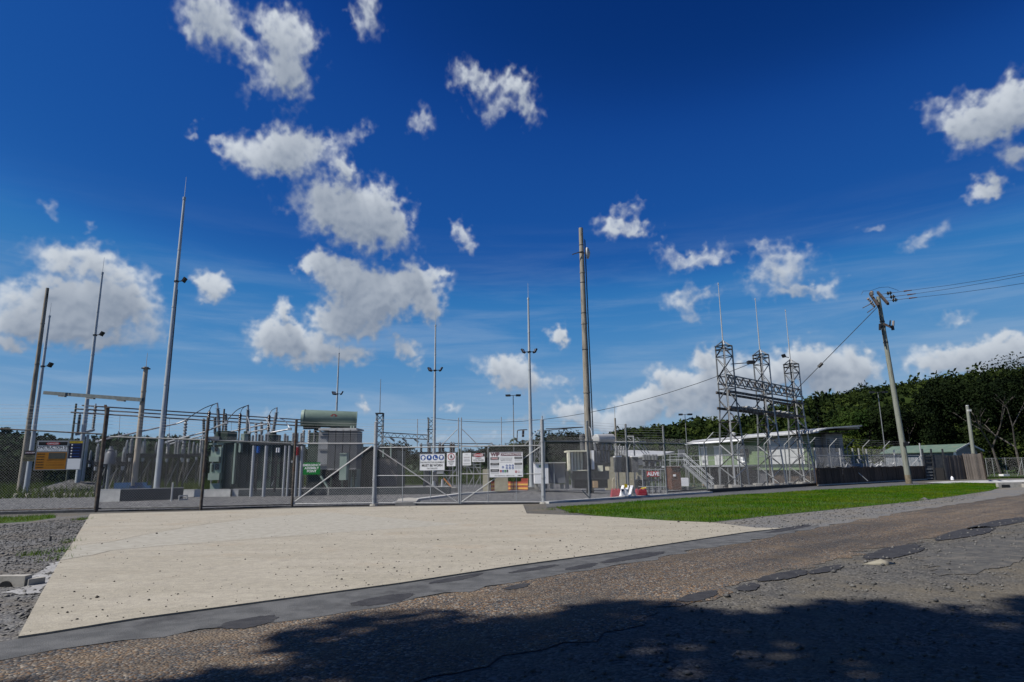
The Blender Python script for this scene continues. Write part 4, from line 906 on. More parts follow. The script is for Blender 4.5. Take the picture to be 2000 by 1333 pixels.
# construction company board
t, w, h, f = board('construction_board', 'large white board headed WIP CONSTRUCTION on the right gate leaf', GA, GB, 955.5, 883, 1022, 932.7, frame=galv)
X_ = lambda u: (u - .5) * w
text('WIP', .235, maroon_p, t, (X_(.18), f - .003, h * .895), bold=.010, sx=.95); panel(t, f, X_(.65), h * .90, w * .62, h * .12, maroon_p, 'name_band'); text('CONSTRUCTION', .135, sign_white, t, (X_(.65), f - .005, h * .898), bold=.003, sx=.93)
for z_, s_, m_ in ((.745, 'DANGER', red_p), (.525, 'NOTICE', None), (.275, 'NOTICE', None)):
    panel(t, f, X_(.165), h * z_, w * .25, h * .095, ink, 'header')
    if m_: panel(t, f - .004, X_(.165), h * z_, w * .17, h * .06, m_, 'red_oval')
    text(s_, .075, sign_white, t, (X_(.165), f - .009, h * z_), bold=.001); lines(t, f, X_(.165), h * (z_ - .075), w * .24, 3, .034, grey_ink, .009, int(z_ * 100))
for z_ in (.76, .525): panel(t, f, X_(.86), h * z_, w * .22, h * .075, ink, 'header'); lines(t, f - .004, X_(.86), h * (z_ + .012), w * .17, 2, .028, sign_white, .010, 3); lines(t, f, X_(.86), h * (z_ - .07), w * .2, 5 if z_ < .6 else 3, .032, grey_ink, .007, 9)
lines(t, f, X_(.5), h * .785, w * .40, 1, .03, grey_ink, .010, 11); text('CONDITIONS OF', .072, ink, t, (X_(.505), f - .003, h * .72)); text('ENTRY TO SITE', .072, ink, t, (X_(.505), f - .003, h * .66)); lines(t, f, X_(.5), h * .59, w * .40, 1, .03, grey_ink, .010, 12)
for cx_, cz_ in [(.405, .395)] + [(.52 + .088 * i, .455 - .10 * j) for i in range(3) for j in range(2)]:
    disc(t, f, X_(cx_), h * cz_, w * .031, blue_p); MB().box((X_(cx_), f - .005, h * cz_), (w * .022, .002, h * .022)).box((X_(cx_), f - .005, h * (cz_ - .018)), (w * .032, .002, h * .010)).build('pictogram', sign_white, t)
for i, m_ in enumerate((red_p, blue_p, green_led, ink)): panel(t, f, X_(.345 + .063 * i), h * .25, w * .046, h * .075, m_, 'icon_panel'); lines(t, f, X_(.345 + .063 * i), h * .19, w * .045, 2, .02, m_, .008, i)
panel(t, f, X_(.79), h * .215, w * .055, h * .085, red_p, 'icon_panel'); MB().box((X_(.79), f - .005, h * .215), (w * .016, .002, h * .055)).build('pictogram', sign_white, t)
disc(t, f, X_(.868), h * .215, w * .028, red_p); disc(t, f - .004, X_(.868), h * .215, w * .021, sign_white, 'disc_face'); MB().bar((X_(.868) - w * .018, f - .009, h * .24), (X_(.868) + w * .018, f - .009, h * .19), w * .008, .002).build('slash', red_p, t)
mb = MB()
for a in (-1, 1):
    for b in (-1, 1): mb.bar((X_(.945) + a * w * .026, f - .003, h * .215 + b * h * .035), (X_(.945) + a * w * .010, f - .003, h * .215 + b * h * .014), w * .010, .002)
mb.build('pictogram', ink, t)
text('W.I.P. QLD Pty Ltd.  QBCC Lic. No.', .066, ink, t, (X_(.45), f - .003, h * .065), bold=.001, sx=.93); lines(t, f, X_(.9), h * .065, w * .12, 1, .02, ink, .045, 8)
# assembly point
t, w, h, f = board('assembly_sign', 'green sign reading EMERGENCY ASSEMBLY POINT on the fence left of the gates', FL[3], FL[4], 591.8, 903.6, 624.6, 927.4, green_sign)
for i, s_ in enumerate(('EMERGENCY', 'ASSEMBLY', 'POINT')): text(s_, .142, sign_white, t, (0, f - .003, h * (.77 - .25 * i)), bold=.003, sx=.98)
# construction site board on the left wing
A, B = P0, cornr
t, w, h, f = board('construction_site_sign', 'large framed DANGER CONSTRUCTION SITE sign with orange panel, left of the corner post', A, B, 65.5, 860.5, 157.5, 918.3, galv_dull, frame=galv, cat='sign')
X_ = lambda u: (u - .5) * w
panel(t, f, X_(.345), h * .80, w * .64, h * .33, sign_white); panel(t, f - .004, X_(.345), h * .895, w * .62, h * .125, ink, 'header'); mb = MB(); mb.tube((0, f - .008, 0), (0, f - .010, 0), 1.0, n=24); o2 = mb.build('red_oval', red_p, t); o2.scale = (w * .15, 1, h * .05); o2.location = (X_(.345), 0, h * .895)
text('DANGER', .105, sign_white, t, (X_(.345), f - .0115, h * .893), sx=1.0); text('CONSTRUCTION SITE', .155, ink, t, (X_(.345), f - .005, h * .765), bold=.005, sx=.86); text('NO UNAUTHORISED ENTRY', .105, ink, t, (X_(.345), f - .005, h * .675), sx=.86)
panel(t, f, X_(.345), h * .31, w * .64, h * .58, orange_p, 'orange_panel'); panel(t, f - .004, X_(.46), h * .48, w * .36, h * .20, sticker, 'grey_sticker')
for i in range(6): lines(t, f - .004, X_(.12), h * (.54 - .09 * i), w * .16, 1, .03, ink, .03, 20 + i)
for i in range(4): lines(t, f - .004, X_(.44), h * (.34 - .085 * i), w * .38, 1, .03, orange_p if i % 2 else ink, .012, 30 + i)
panel(t, f, X_(.835), h * .945, w * .28, h * .07, yellow_p, 'yellow_band'); text('SITE SAFETY', .075, ink, t, (X_(.82), f - .005, h * .945)); panel(t, f, X_(.835), h * .645, w * .28, h * .51, navy_p, 'navy_panel'); panel(t, f, X_(.835), h * .20, w * .28, h * .355, sign_white, 'blank_panel')
for i in range(5): disc(t, f - .004, X_(.755), h * (.85 - .1 * i), w * .017, sign_white, 'icon'); lines(t, f - .004, X_(.86), h * (.85 - .1 * i), w * .15, 1, .03, blue_p, .022, 40 + i)
t, w, h, f = board('warning_sign', 'small faded danger sign half hidden behind the construction site sign', A, B, 45, 880.5, 68, 901.5, mat('faded_sign', (.17, .16, .10), (.22, .21, .13), 6), off=.03)
panel(t, f, 0, h * .80, w * .97, h * .36, ink, 'header'); panel(t, f - .004, 0, h * .8, w * .7, h * .2, maroon_p, 'red_oval'); text('DANGER', .09, sign_white, t, (0, f - .009, h * .8)); text('HIGH', .11, ink, t, (0, f - .003, h * .45)); text('VOLTAGE', .11, ink, t, (0, f - .003, h * .18))

# ------------------------------------------------------------------ lightning masts and poles
def flood(mb_o, t, at, yaw, tilt=.5, s=.42):
    d = Vector((math.cos(yaw), math.sin(yaw), 0)); MB(mb_o).bar(at, at + d * .38 + Z * .05, .05).build('lamp_arm', dark_steel, t)
    c = at + d * .5 + Z * .12; side = Vector((-d.y, d.x, 0)); up = (Z * math.cos(tilt) + d * math.sin(tilt)).normalized(); nrm = side.cross(up)
    o = MB(mb_o).box(c, (s, .12, s * .8), ax=(side, nrm, up)).build('floodlight', black_m, t); MB(mb_o).box(c - nrm * .065, (s * .82, .012, s * .62), ax=(side, nrm, up)).build('lens', mat_lens, o)
mat_lens = mat('lamp_glass', (.30, .32, .34), rough=.15, spec=.6)
def mast(label, b, top, tip, lights=(), r0=.17, r1=.065, m=None, pad=True, name='lightning_mast', ns=10):
    P = G(*b) if len(b) == 2 else BASE(*b); t = thing(name, label, 'mast', P, 'masts in the switchyard'); h = HZ(P, *top) - P.z; ht = HZ(P, *tip) - P.z if tip else 0; m = m or mast_steel; z0 = P.z
    b3 = MB(P); seg = [0, .36, .62, .82, 1.0]; rr = lambda f: r0 + (r1 - r0) * f
    for a, c in zip(seg, seg[1:]):
        b3.tube(P + Z * h * a, P + Z * h * c, rr(a), rr(c) * .97, n=ns)
        if a: b3.tube(P + Z * (h * a - .05), P + Z * (h * a + .05), rr(a) * 1.1, n=ns)
    b3.smooth().build('shaft', m, t)
    if tip: MB(P).tube(P + Z * h, P + Z * (h + (ht - h) * .12), r1 * 1.25, n=8).tube(P + Z * h, P + Z * ht, .022, .012, n=5).build('spike', m, t)
    if pad:
        MB(P).box(P + Z * .07, (r0 * 5.2, r0 * 5.2, .30), .3).build('footing', conc, t)
        fl = MB(P).tube(P + Z * .22, P + Z * .27, r0 * 1.9, n=12)
        for k in range(6): a = k * math.pi / 3; fl.tube(P + Vector((math.cos(a) * r0 * 1.6, math.sin(a) * r0 * 1.6, .27)), P + Vector((math.cos(a) * r0 * 1.6, math.sin(a) * r0 * 1.6, .36)), .025, n=6)
        fl.build('base_flange', galv, t)
    for (lp, yaw, s_) in lights: z = HZ(P, *lp); flood(P, t, Vector((P.x, P.y, z)), yaw, s=s_); MB(P).tube(Vector((P.x, P.y, z - .05)), Vector((P.x, P.y, z + .05)), r0 * .8, n=10).build('clamp', dark_steel, t)
    return t, P, h
t, P, h = mast('tall grey lightning mast in front of the green transformer, largest in the yard', (304, 974), (366.5, 391), (372, 346), [((355, 550), .15, .42)], .19, .085)
MB(P).path([P + Vector((.20, 0, .3)), P + Vector((.19, 0, 4)), P + Vector((.14, 0, HZ(P, 354, 566) - P.z))], .02).build('conduit', dark_steel, t)
ux = dirR; vx = Vector((-dirR.y, dirR.x, 0))
for k in (-1, 1): MB(P).box(P + ux * (.35 * k) + Z * .16 - vx * .2, (.62, 1.0, .30), ax=(ux, vx, Z)).build('timber_block', timber_pad, t)
mast('lightning mast between the construction sign and the corner post', (148, 968), (196, 536), (200, 503), [((187.5, 655), .15, .45)], .185, .075)
mast('lightning mast just right of the leaning concrete pole at the left edge', (49, 971.5), (96, 620), (100, 592), [((88, 716), .15, .45)], .18, .07)
mast('slim lightning mast rising behind the conservator tank', (653, 905, 70), (655, 692), (656, 674), [((652, 770), .5, .5), ((652, 770), 2.6, .5)], .17, .07, pad=False)
mast('lightning mast behind the left gate leaf', (847, 957), (848.5, 638), (848.5, 612), [((848, 724), .4, .42), ((848, 724), 2.7, .42)], .15, .06)
mast('lightning mast behind the right gate leaf next to the barrier mesh', (1038.5, 957.5), (1032, 586), (1031, 553), [((1034, 688), .4, .42), ((1034, 688), 2.7, .42)], .17, .065)
t, PC1, h = mast('bare round concrete pole at the far left edge', (37, 970), (93, 563), None, (), .21, .12, conc_pole, False, 'concrete_pole')
t, PC2, h = mast('shorter concrete pole with a cap and thin spike behind the blue sheet', (266, 905, 44), (291, 721), (293, 690), (), .20, .15, conc_pale, False, 'concrete_pole'); MB(PC2).box(PC2 + Z * (h + .03), (.42, .42, .08)).build('cap_plate', dark_steel, t)
a = AT(87, 767.5, PC1.y + .2); b = AT(279, 781.5, PC2.y - .3); t = thing('gantry_beam', 'grey steel beam hung between the left mast and the capped concrete pole', 'beam', a)
MB(a).bar(a, b, .2, .26).build('beam', mat('grey_beam', (.10, .12, .125), (.14, .16, .165), 3, .6), t)
for f in (.2, .5, .8): p = a + (b - a) * f - Z * .17; MB(a).bar(p - (b - a) * .035, p + (b - a) * .035, .16, .09).build('hanger_plate', galv_dull, t)

# ------------------------------------------------------------------ bund walls
bund_dark = mat('coated_bund_face', (.045, .055, .062), (.06, .07, .078), 2, .7)  # even dark grey for every second wall panel
def bund(label, pts, ztop, white, dark):
    P = G(*pts[0]); Q = G(*pts[-1]); t = thing('bund_wall', label, 'low wall', P, 'concrete bund walls'); W_ = .25
    nodes = [G(*p) for p in pts]
    for i, (a, b) in enumerate(zip(nodes, nodes[1:])):
        n = Vector((a.y - b.y, b.x - a.x, 0)).normalized(); n = n if n.y > 0 else -n
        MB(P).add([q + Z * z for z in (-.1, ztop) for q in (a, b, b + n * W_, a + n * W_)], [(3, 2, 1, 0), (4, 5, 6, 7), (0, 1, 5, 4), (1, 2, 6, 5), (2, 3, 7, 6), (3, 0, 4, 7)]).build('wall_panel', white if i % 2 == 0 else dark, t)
        MB(P).add([q + Z * z for z in (ztop + .003, ztop + .035) for q in (a - n * .01, b - n * .01, b + n * (W_ + .01), a + n * (W_ + .01))], [(3, 2, 1, 0), (4, 5, 6, 7), (0, 1, 5, 4), (1, 2, 6, 5), (2, 3, 7, 6), (3, 0, 4, 7)]).build('coping', conc_white, t)
    return t, P
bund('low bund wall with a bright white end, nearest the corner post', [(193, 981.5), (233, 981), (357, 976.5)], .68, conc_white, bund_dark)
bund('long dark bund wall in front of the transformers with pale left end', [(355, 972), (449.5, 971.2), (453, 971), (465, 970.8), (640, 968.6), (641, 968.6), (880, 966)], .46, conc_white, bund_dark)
for k, (x0, x1, y) in enumerate([(98, 150, 971.5), (152, 193, 969.5), (62, 28, 972)]): a = G(x0, y); b = G(x1, y - .4); tag(MB(a).bar(a + Z * .1, b + Z * .1, .3, .34).build('concrete_plinth', conc), ['rough concrete plinth below the construction sign', 'concrete plinth left of the white bund end', 'small concrete plinth at the foot of the left mast'][k], 'plinth')
p = G(225 + 50, 956); p = BASE(270, 905, 44.5); mb = MB(p); mb.box(p + Z * .75 - Vector((0, .6, 0)), (2.2, .08, .42)).box(p + Z * .62 + Vector((.7, -.55, 0)), (1.4, .3, .25)); tag(mb.build('blue_sheet', blue_tarp), 'blue plastic sheet draped over the bund by the capped pole', 'sheet')
p = G(334.5, 980); tag(MB(p).tube(p, p + Z * 1.0, .05, n=8).tube(p + Z * 1.0, p + Z * 1.04, .06, .02, n=8).smooth().build('marker_post', conc_white), 'short white marker post beside the tall mast', 'post')
p = G(349, 978.5); q = G(365, 977.5); tag(MB(p).tube(p, p + Z * .28, .04, n=6).tube(q, q + Z * .28, .04, n=6).bar(p + Z * .27, q + Z * .27, .07, .07).bar(p + Z * .06, q + Z * .06, .07, .07).build('pipe_hoop', conc_white), 'low white pipe hoop in the gravel before the bund', 'hoop')

# ------------------------------------------------------------------ switchyard steel and insulators
def ins(o, a, b, r, m, t, k=10, name='insulator', **kw): return MB(o).sheds(a, b, r, k, **kw).smooth().build(name, m, t)
# three tall post insulators holding the long bus tubes, on a T-shaped stand
P = G(158, 967); t = thing('bus_support', 'T-shaped steel stand with three tall dark insulators left of the corner post', 'support', P, 'insulator supports')
top = HZ(P, 169.5, 849); MB(P).tube(P, Vector((P.x, P.y, top)), .11, .10, n=10).smooth().build('column', galv, t)
Yp = P.y; ci = [AT(152, 845, Yp - .3), AT(165.5, 842, Yp + 1.6), AT(181.5, 838, Yp + 3.6)]; ct = [AT(155, 810, Yp - .3), AT(169, 799, Yp + 1.6), AT(186, 793, Yp + 3.6)]
MB(P).bar(ci[0] - (ci[2] - ci[0]) * .08 - Z * .12, ci[2] + (ci[2] - ci[0]) * .08 - Z * .12, .16, .18).build('crossbeam', galv_dull, t)
for a, b in zip(ci, ct): b = Vector((a.x, a.y, b.z)); ins(P, a, b, .13, porc_dark, t, 13); MB(P).tube(b, b + Z * .18, .06, n=8).build('bus_clamp', alu, t)
bus_l = [AT(138, 805.7, Yp - .3), AT(149, 799, Yp + 1.6), AT(160, 792.3, Yp + 3.6)]; bus_r = [AT(592, 832.5, Yp + 16), AT(592, 826, Yp + 18.5), AT(592, 820.5, Yp + 21)]
for k, (a, b) in enumerate(zip(bus_l, bus_r)):
    t = thing('bus_tube', ['lowest of three long bus tubes crossing the switchyard', 'middle of three long bus tubes crossing the switchyard', 'highest of three long bus tubes crossing the switchyard'][k], 'busbar', a, 'long bus tubes')
    MB(a).tube(a, b, .06, n=8).smooth().build('tube', bus_copper, t)
    for f in ((.17, .36, .5, .63) if k == 0 else (.32, .58)):
        c = a + (b - a) * f; MB(a).path([c, c - Z * .35, c + Vector((.05, 0, -1.0)), c + Vector((.25, -.3, -2.0))], .018, 5).build('dropper', alu, t)
P = G(127, 967); P.y = P.y; tag(MB(P).tube(P, Vector((P.x, P.y, HZ(P, 137, 789))), .10, .075, n=8).bar(Vector((P.x, P.y, HZ(P, 134, 806))), Vector((P.x + .9, P.y, HZ(P, 134, 808))), .08).bar(Vector((P.x, P.y, HZ(P, 131, 827))), Vector((P.x + .5, P.y, HZ(P, 131, 829))), .06).build('thin_pole', mat('mossy_pole', (.08, .10, .07), (.12, .13, .10), 4)), 'thin mossy pole with short arms behind the construction sign', 'pole')
P = BASE(430, 905, 58); tag(MB(P).tube(P, Vector((P.x, P.y, HZ(P, 450, 799))), .10, .08, n=8).build('thin_pole', rust_post), 'thin dark pole between the first two transformer bushings', 'pole')
# equipment racks: a beam on legs with a row of insulators
def rack(label, Y, x0, x1, ybeam, insl, m=porc_grey, r=.115, legs=2, m_beam=dark_steel, cans=True, name='insulator_rack', kk=10, dz=.22):
    a, b = AT(x0, ybeam, Y), AT(x1, ybeam, Y + (x1 - x0) * .012); z = (a.z + b.z) / 2; a.z = b.z = z; P = Vector(((a.x + b.x) / 2, Y, zg(a.x, Y))); t = thing(name, label, 'support', P, 'insulator supports')
    for s in (-.45, .45): MB(P).bar(a + Vector((0, s, 0)), b + Vector((0, s, 0)), .14, dz).build('beam', m_beam, t)
    for k in range(legs):
        c = a + (b - a) * ((k + .5) / legs if legs > 1 else .5)
        for s in (-.4, .4): MB(P).bar(Vector((c.x, c.y + s, P.z)), Vector((c.x, c.y + s, z)), .09, .09).build('leg', dark_steel, t)
        MB(P).bar(Vector((c.x, c.y - .4, P.z + .3)), Vector((c.x, c.y + .4, z - .3)), .05).build('brace', dark_steel, t)
    if legs > 1: c, d = a + (b - a) * .25, a + (b - a) * .75; MB(P).bar(Vector((c.x, c.y - .4, P.z + .4)), Vector((d.x, d.y - .4, z - .3)), .05).build('brace', galv_dull, t)
    for i, (px, yt, q) in enumerate(insl):
        c = AT(px, ybeam, Y + .0); zt = AT(px, yt, Y).z; c.z = z + dz / 2; s = (-.45, .45, 0)[i % 3]; c.y += s; ins(P, c, Vector((c.x, c.y, zt)), r * q, m, t, kk); MB(P).tube(Vector((c.x, c.y, zt)), Vector((c.x, c.y, zt + .16)), r * .45 * q, n=7).build('terminal', alu, t)
        if cans and i % 2 == 0: MB(P).tube(Vector((c.x, c.y, z - .20)), Vector((c.x, c.y, z - .45)), .10, .085, n=9).smooth().build('drive_can', galv, t)
    return t
rack('rack of grey insulators nearest the corner post', 44, 188, 256, 906, [(196, 872, 1.0), (204, 890, .9), (214, 884, 1.6), (225, 886, .9), (233, 890, .8), (240, 878, 1), (248, 884, .9)], legs=3)
rack('rack of insulators just left of the capped concrete pole', 52, 226, 262, 896, [(232, 884, .9), (238, 876, 1.1), (245, 867, 1.2), (252, 864, 1.1), (258, 880, .9)])
rack('dark beam rack of insulators behind the capped concrete pole', 46, 254, 318, 889.5, [(262, 858, 1.15), (270, 866, 1.0), (280, 860, 1.0), (288, 872, .9), (297, 868, .9), (308, 872, .9)], legs=3)
rack('insulator rack right of the tall mast with one high insulator', 47, 322, 366, 891, [(333, 852, 1.1), (341, 858, 1.0), (357, 823, 1.2), (348, 862, .9), (362, 864, .8)])
rack('distant insulator rack between the tall mast and the green transformer', 60, 352, 402, 889, [(360, 872, 1), (372, 866, 1), (384, 870, 1), (395, 860, 1)])
rack('low rack of small insulators behind the white bund end', 56, 176, 228, 902, [(182, 884, 1), (192, 880, 1), (205, 882, 1), (218, 880, 1)])
# breaker tank with tapered grey cone beside the corner post
P = BASE(214, 905, 43); t = thing('breaker_tank', 'tapered grey cone tank among the insulators by the corner post', 'tank', P); zt = AT(215, 872, 43).z; MB(P).lathe(Vector((P.x, P.y, 2.2)), Vector((P.x, P.y, zt)), [(0, .34), (.6, .30), (.7, .2), (.8, .2), (.86, .12), (1, .1)], 12).smooth().build('tank', grey_rad, t); MB(P).tube(P, Vector((P.x, P.y, 2.2)), .10, n=8).build('column', galv_dull, t)
# slanting tube busbars
def tubebar(label, pts, r=.055, group='slanting bus tubes', m=alu):
    q = [AT(*p) for p in pts]; t = thing('bus_tube', label, 'busbar', q[0], group); MB(q[0]).path(q, r, 8).smooth().build('tube', m, t)
    for p in (q[0], q[-1]): MB(q[0]).box(p, (.2, .2, .16)).build('clamp', alu, t)
    return t
tubebar('silver bus tube slanting up from the corner post behind the tall mast', [(191, 862, 44), (200, 859.5, 44), (345, 828, 47), (364, 821, 47)])
tubebar('silver bus tube slanting left of the green transformer, upper one', [(326, 864, 46), (400, 844, 45), (442, 826, 44)])
tubebar('silver bus tube slanting left of the green transformer, lower one', [(330, 868, 52), (398, 851, 50)])
tubebar('silver bus tube ending by the middle transformer bushing, upper one', [(440, 846, 50), (517, 829, 48)])
tubebar('silver bus tube ending over the steel columns, middle one', [(487, 845, 46), (522, 838, 45)])
tubebar('silver bus tube ending left of the dark fence post, lowest one', [(525, 846, 43), (566, 838.5, 43)])
def jumper(label, pts, r=.022, m=alu, n=5):
    q = [AT(*p) for p in pts]; P_s = []
    for i in range(13):      # smooth through the sighted points
        f = i / 12 * (len(q) - 1); k = min(int(f), len(q) - 2); u = f - k; p0, p1, p2, p3 = q[max(0, k - 1)], q[k], q[k + 1], q[min(len(q) - 1, k + 2)]
        P_s.append(.5 * (2 * p1 + (p2 - p0) * u + (2 * p0 - 5 * p1 + 4 * p2 - p3) * u * u + (3 * p1 - p0 - 3 * p2 + p3) * u ** 3))
    return tag(MB(q[0]).path(P_s, r, n).smooth().build('jumper_cable', m), label, 'cable', 'flexible jumper cables')

# ------------------------------------------------------------------ first transformer (dark green, three big bushings)
Yt = 45.0
P = BASE(490, 905, Yt); t1 = thing('transformer', 'dark green power transformer with three tall slanted bushings and pale control boxes', 'transformer', P, 'power transformers')
def bx(o, px0, px1, py0, py1, Y, depth, name, m, t, **kw):
    """upright box whose front face spans the sighted rectangle at distance Y"""
    a = AT(px0, (py0 + py1) / 2, Y); b = AT(px1, (py0 + py1) / 2, Y); zt = AT((px0 + px1) / 2, py0, Y).z; zb = AT((px0 + px1) / 2, py1, Y).z if py1 else zg(a.x, Y)
    return MB(o).box(Vector(((a.x + b.x) / 2, Y + depth / 2, (zt + zb) / 2)), (b.x - a.x, depth, zt - zb)).build(name, m, t, **kw)
bx(P, 434, 566, 867, 957, Yt, 3.2, 'tank', green_dark, t1)
a = AT(432, 866, Yt); b = AT(568, 866, Yt); MB(P).box(Vector(((a.x + b.x) / 2, Yt + 1.5, a.z + .04)), (b.x - a.x + .3, 3.7, .10)).build('tank_lid', green_tank, t1)
for i, x_ in enumerate((437, 452, 466, 481, 496, 512, 529, 546, 562)): bx(P, x_ - 1.1, x_ + 1.1, 869, 952, Yt - .16, .155, 'stiffener', green_dark if i % 2 else green_tank, t1)
bx(P, 455, 458.2, 866, 946, Yt - .5, .3, 'pipe_riser', green_pale, t1); bx(P, 466, 470, 866, 884, Yt - .6, .35, 'valve_box', green_pale, t1); bx(P, 476, 556, 940, 956, Yt - .1, .095, 'skid_beam', green_dark, t1)
# pale control cabinets on the left end
xl = AT(434, 900, Yt).x
for (p0, p1, y0, y1, dep, yo, nm) in [(412, 432, 873, 893, .7, -.35, 'control_cabinet'), (408.5, 427, 892, 902, .8, -.55, 'control_cabinet'), (410, 431, 905, 924, .6, -.3, 'gauge_panel'), (406, 428, 924.5, 938, .9, -.6, 'control_cabinet'), (410.5, 429, 945, 957, .8, -.4, 'control_cabinet')]:
    bx(P, p0, p1, y0, y1, Yt + yo, dep, nm, green_pale, t1)
bx(P, 420, 427, 906, 918, Yt - .36, .05, 'gauge_window', glass_d, t1); bx(P, 413, 416.5, 908, 922, Yt - .36, .05, 'gauge_window', green_dark, t1); bx(P, 419.5, 424.5, 873, 882, Yt - .42, .06, 'valve', black_m, t1)
bx(P, 408, 437, 866, 869, Yt - .3, 1.2, 'cable_tray', green_pale, t1); bx(P, 431.2, 432.6, 868, 950, Yt - .3, .1, 'conduit', green_pale, t1)
def bushing(P, t, base, top, tip, Y, rr, turret, m=porc_grey, k=18):
    a, b, c = AT(*base, Y), AT(*top, Y), AT(*tip, Y)
    o = MB(P).tube(Vector((a.x, a.y, AT(base[0], turret, Y).z)), a, rr * 1.9, rr * 1.5, n=14).smooth().build('turret', green_dark, t)
    q = ins(P, a, b, rr, m, t, k, 'bushing', taper=.86); MB(P).tube(b, b + (b - a) * .02, rr * 1.02, n=12).tube(b + (b - a) * .02, c, rr * .42, rr * .36, n=10).smooth().build('terminal', alu, q); return c
tips = [bushing(P, t1, (428.5, 843), (425.5, 799), (424.5, 787), Yt + 1.0, .155, 866), bushing(P, t1, (483, 843), (484.5, 801.5), (485, 791), Yt + 1.2, .155, 866), bushing(P, t1, (533.5, 844), (540, 807), (541, 796), Yt + 1.0, .155, 868)]
bx(P, 431, 444, 842, 864, Yt + .4, 1.6, 'expansion_box', green_dark, t1); bx(P, 404, 428, 853, 860, Yt + .2, 1.0, 'arrester_bracket', grey_rad, t1); bx(P, 470, 477, 848, 862, Yt + .1, .7, 'relay_box', green_pale, t1); bx(P, 520, 532, 848, 862, Yt + .4, 1.3, 'expansion_box', green_dark, t1); bx(P, 453, 476, 860, 863, Yt - .2, .8, 'walk_plate', white_steel, t1)
ar = []
for (xa, ya, xb, yb, lab) in [(406, 841, 409, 803, 'left'), (467.5, 843, 469.5, 808, 'middle'), (524, 843, 526, 811, 'right')]:
    a, b = AT(xa, ya, Yt - .5), AT(xb, yb, Yt - .5); ins(P, Vector((b.x, a.y, a.z)), b, .12, porc_brown, t1, 9, 'surge_arrester'); MB(P).bar(Vector((b.x, a.y, a.z)), Vector((b.x, a.y, AT(xa, 866, Yt - .5).z)), .10).build('arrester_stem', galv_dull, t1); ar.append(b)
jumper('black jumper sagging from the left bushing to the silver tube beside it', [(424, 788, Yt + 1), (400, 797, Yt + .5), (375, 812, Yt), (362, 822, 47)], .03, black_m)
jumper('short jumper from the left bushing to its arrester', [(424, 788, Yt + 1), (414, 793, Yt), (409, 803, Yt - .5)], .022, black_m)
jumper('black jumper sagging from the middle bushing to the tube on its left', [(485, 792, Yt + 1.2), (465, 800, Yt + .6), (450, 814, Yt), (440, 828, 44.5)], .03, black_m)
jumper('short jumper from the middle bushing to its arrester', [(485, 792, Yt + 1.2), (474, 798, Yt), (469.5, 808, Yt - .5)], .022, black_m)
jumper('short jumper from the right bushing to its arrester', [(540, 797, Yt + 1), (531, 802, Yt), (526, 811, Yt - .5)], .022, black_m)
jumper('white looped jumper left of the right bushing', [(483, 814, 44), (487, 826, 44), (489, 844, 44)], .03, white_p); jumper('white looped jumper at the foot of the right bushing', [(517, 817, 44), (526, 828, 44), (530, 845, 44)], .03, white_p); jumper('long white looped jumper right of the right bushing', [(543, 817, 44), (556, 822, 44), (563, 832, 44), (566, 839, 43.5)], .03, white_p)
# smaller posts standing behind the lid
for k, (x_, yt) in enumerate([(398, 818), (420, 815), (441, 808), (500, 826), (511, 824)]):
    a = AT(x_, 848, Yt + 6); b = AT(x_, yt, Yt + 6); p = Vector((a.x, a.y, zg(a.x, a.y))); tt = thing('post_insulator', ['thin insulator post left of the first bushing', 'thin insulator post hidden behind the first bushing', 'thin insulator post right of the first bushing', 'thin insulator post left of the third bushing', 'second thin insulator post left of the third bushing'][k], 'insulator', p, 'insulator supports'); ins(p, a, b, .14, porc_dark if k < 3 else porc_grey, tt, 12); MB(p).tube(p, a, .07, n=7).build('column', galv_dull, tt)
# steel columns with instrument transformers in front of the tank
Yc = 41.0; P = BASE(525, 905, Yc); tf = thing('busbar_stand', 'row of round silver columns carrying grey insulators before the dark green tank', 'support', P, 'insulator supports')
for x0, x1 in ((491, 497), (515.5, 521.5), (553, 556), (561, 565)):
    a = AT(x0, 957, Yc); b = AT(x1, 871, Yc); MB(P).tube(Vector((a.x, Yc, 0)), Vector((a.x, Yc, b.z)), .11 if x0 < 540 else .07, n=10).smooth().build('column', galv, tf)
for y in (866, 904, 933): MB(P).bar(AT(489, y, Yc + .2), AT(568, y + .5, Yc + .2), .12, .17 if y == 866 else .12).build('beam', dark_steel, tf)
for x_, yt, m_ in ((493, 850, porc_grey), (499.5, 846, galv), (506, 848, porc_dark), (512, 850, porc_grey), (519, 847, porc_grey), (546, 850, porc_dark), (556, 847, porc_grey), (561, 851, porc_grey)): a = AT(x_, 863, Yc + .2); ins(P, a, Vector((a.x, a.y, AT(x_, yt, Yc).z)), .10, m_, tf, 7)
a = AT(505, 872, Yc); MB(P).tube(a, a - Z * .42, .11, n=10).build('blue_indicator', blue_p, tf); a = AT(541, 875, Yc); MB(P).tube(a, a - Z * .3, .05, n=8).tube(a + Vector((.15, 0, 0)), a + Vector((.15, 0, -.3)), .05, n=8).build('white_indicator', white_p, tf)
for x_ in (503, 540): a = AT(x_, 888, Yc); MB(P).bar(a, Vector((a.x, a.y, .3)), .12, .10).build('drive_rod_box', black_m, tf)
a = AT(530, 950, Yc); b = AT(538, 931, Yc); MB(P).bar(a, b, .03).build('stay_rod', galv, tf)
P = BASE(583, 905, 40.5); tf = thing('busbar_stand', 'pair of silver columns with red indicator right of the fence post', 'support', P, 'insulator supports')
for x0 in (577, 586): a = AT(x0, 957, 40.5); MB(P).tube(Vector((a.x, 40.5, 0)), Vector((a.x, 40.5, AT(x0 + 2, 872, 40.5).z)), .09, n=10).smooth().build('column', galv, tf)
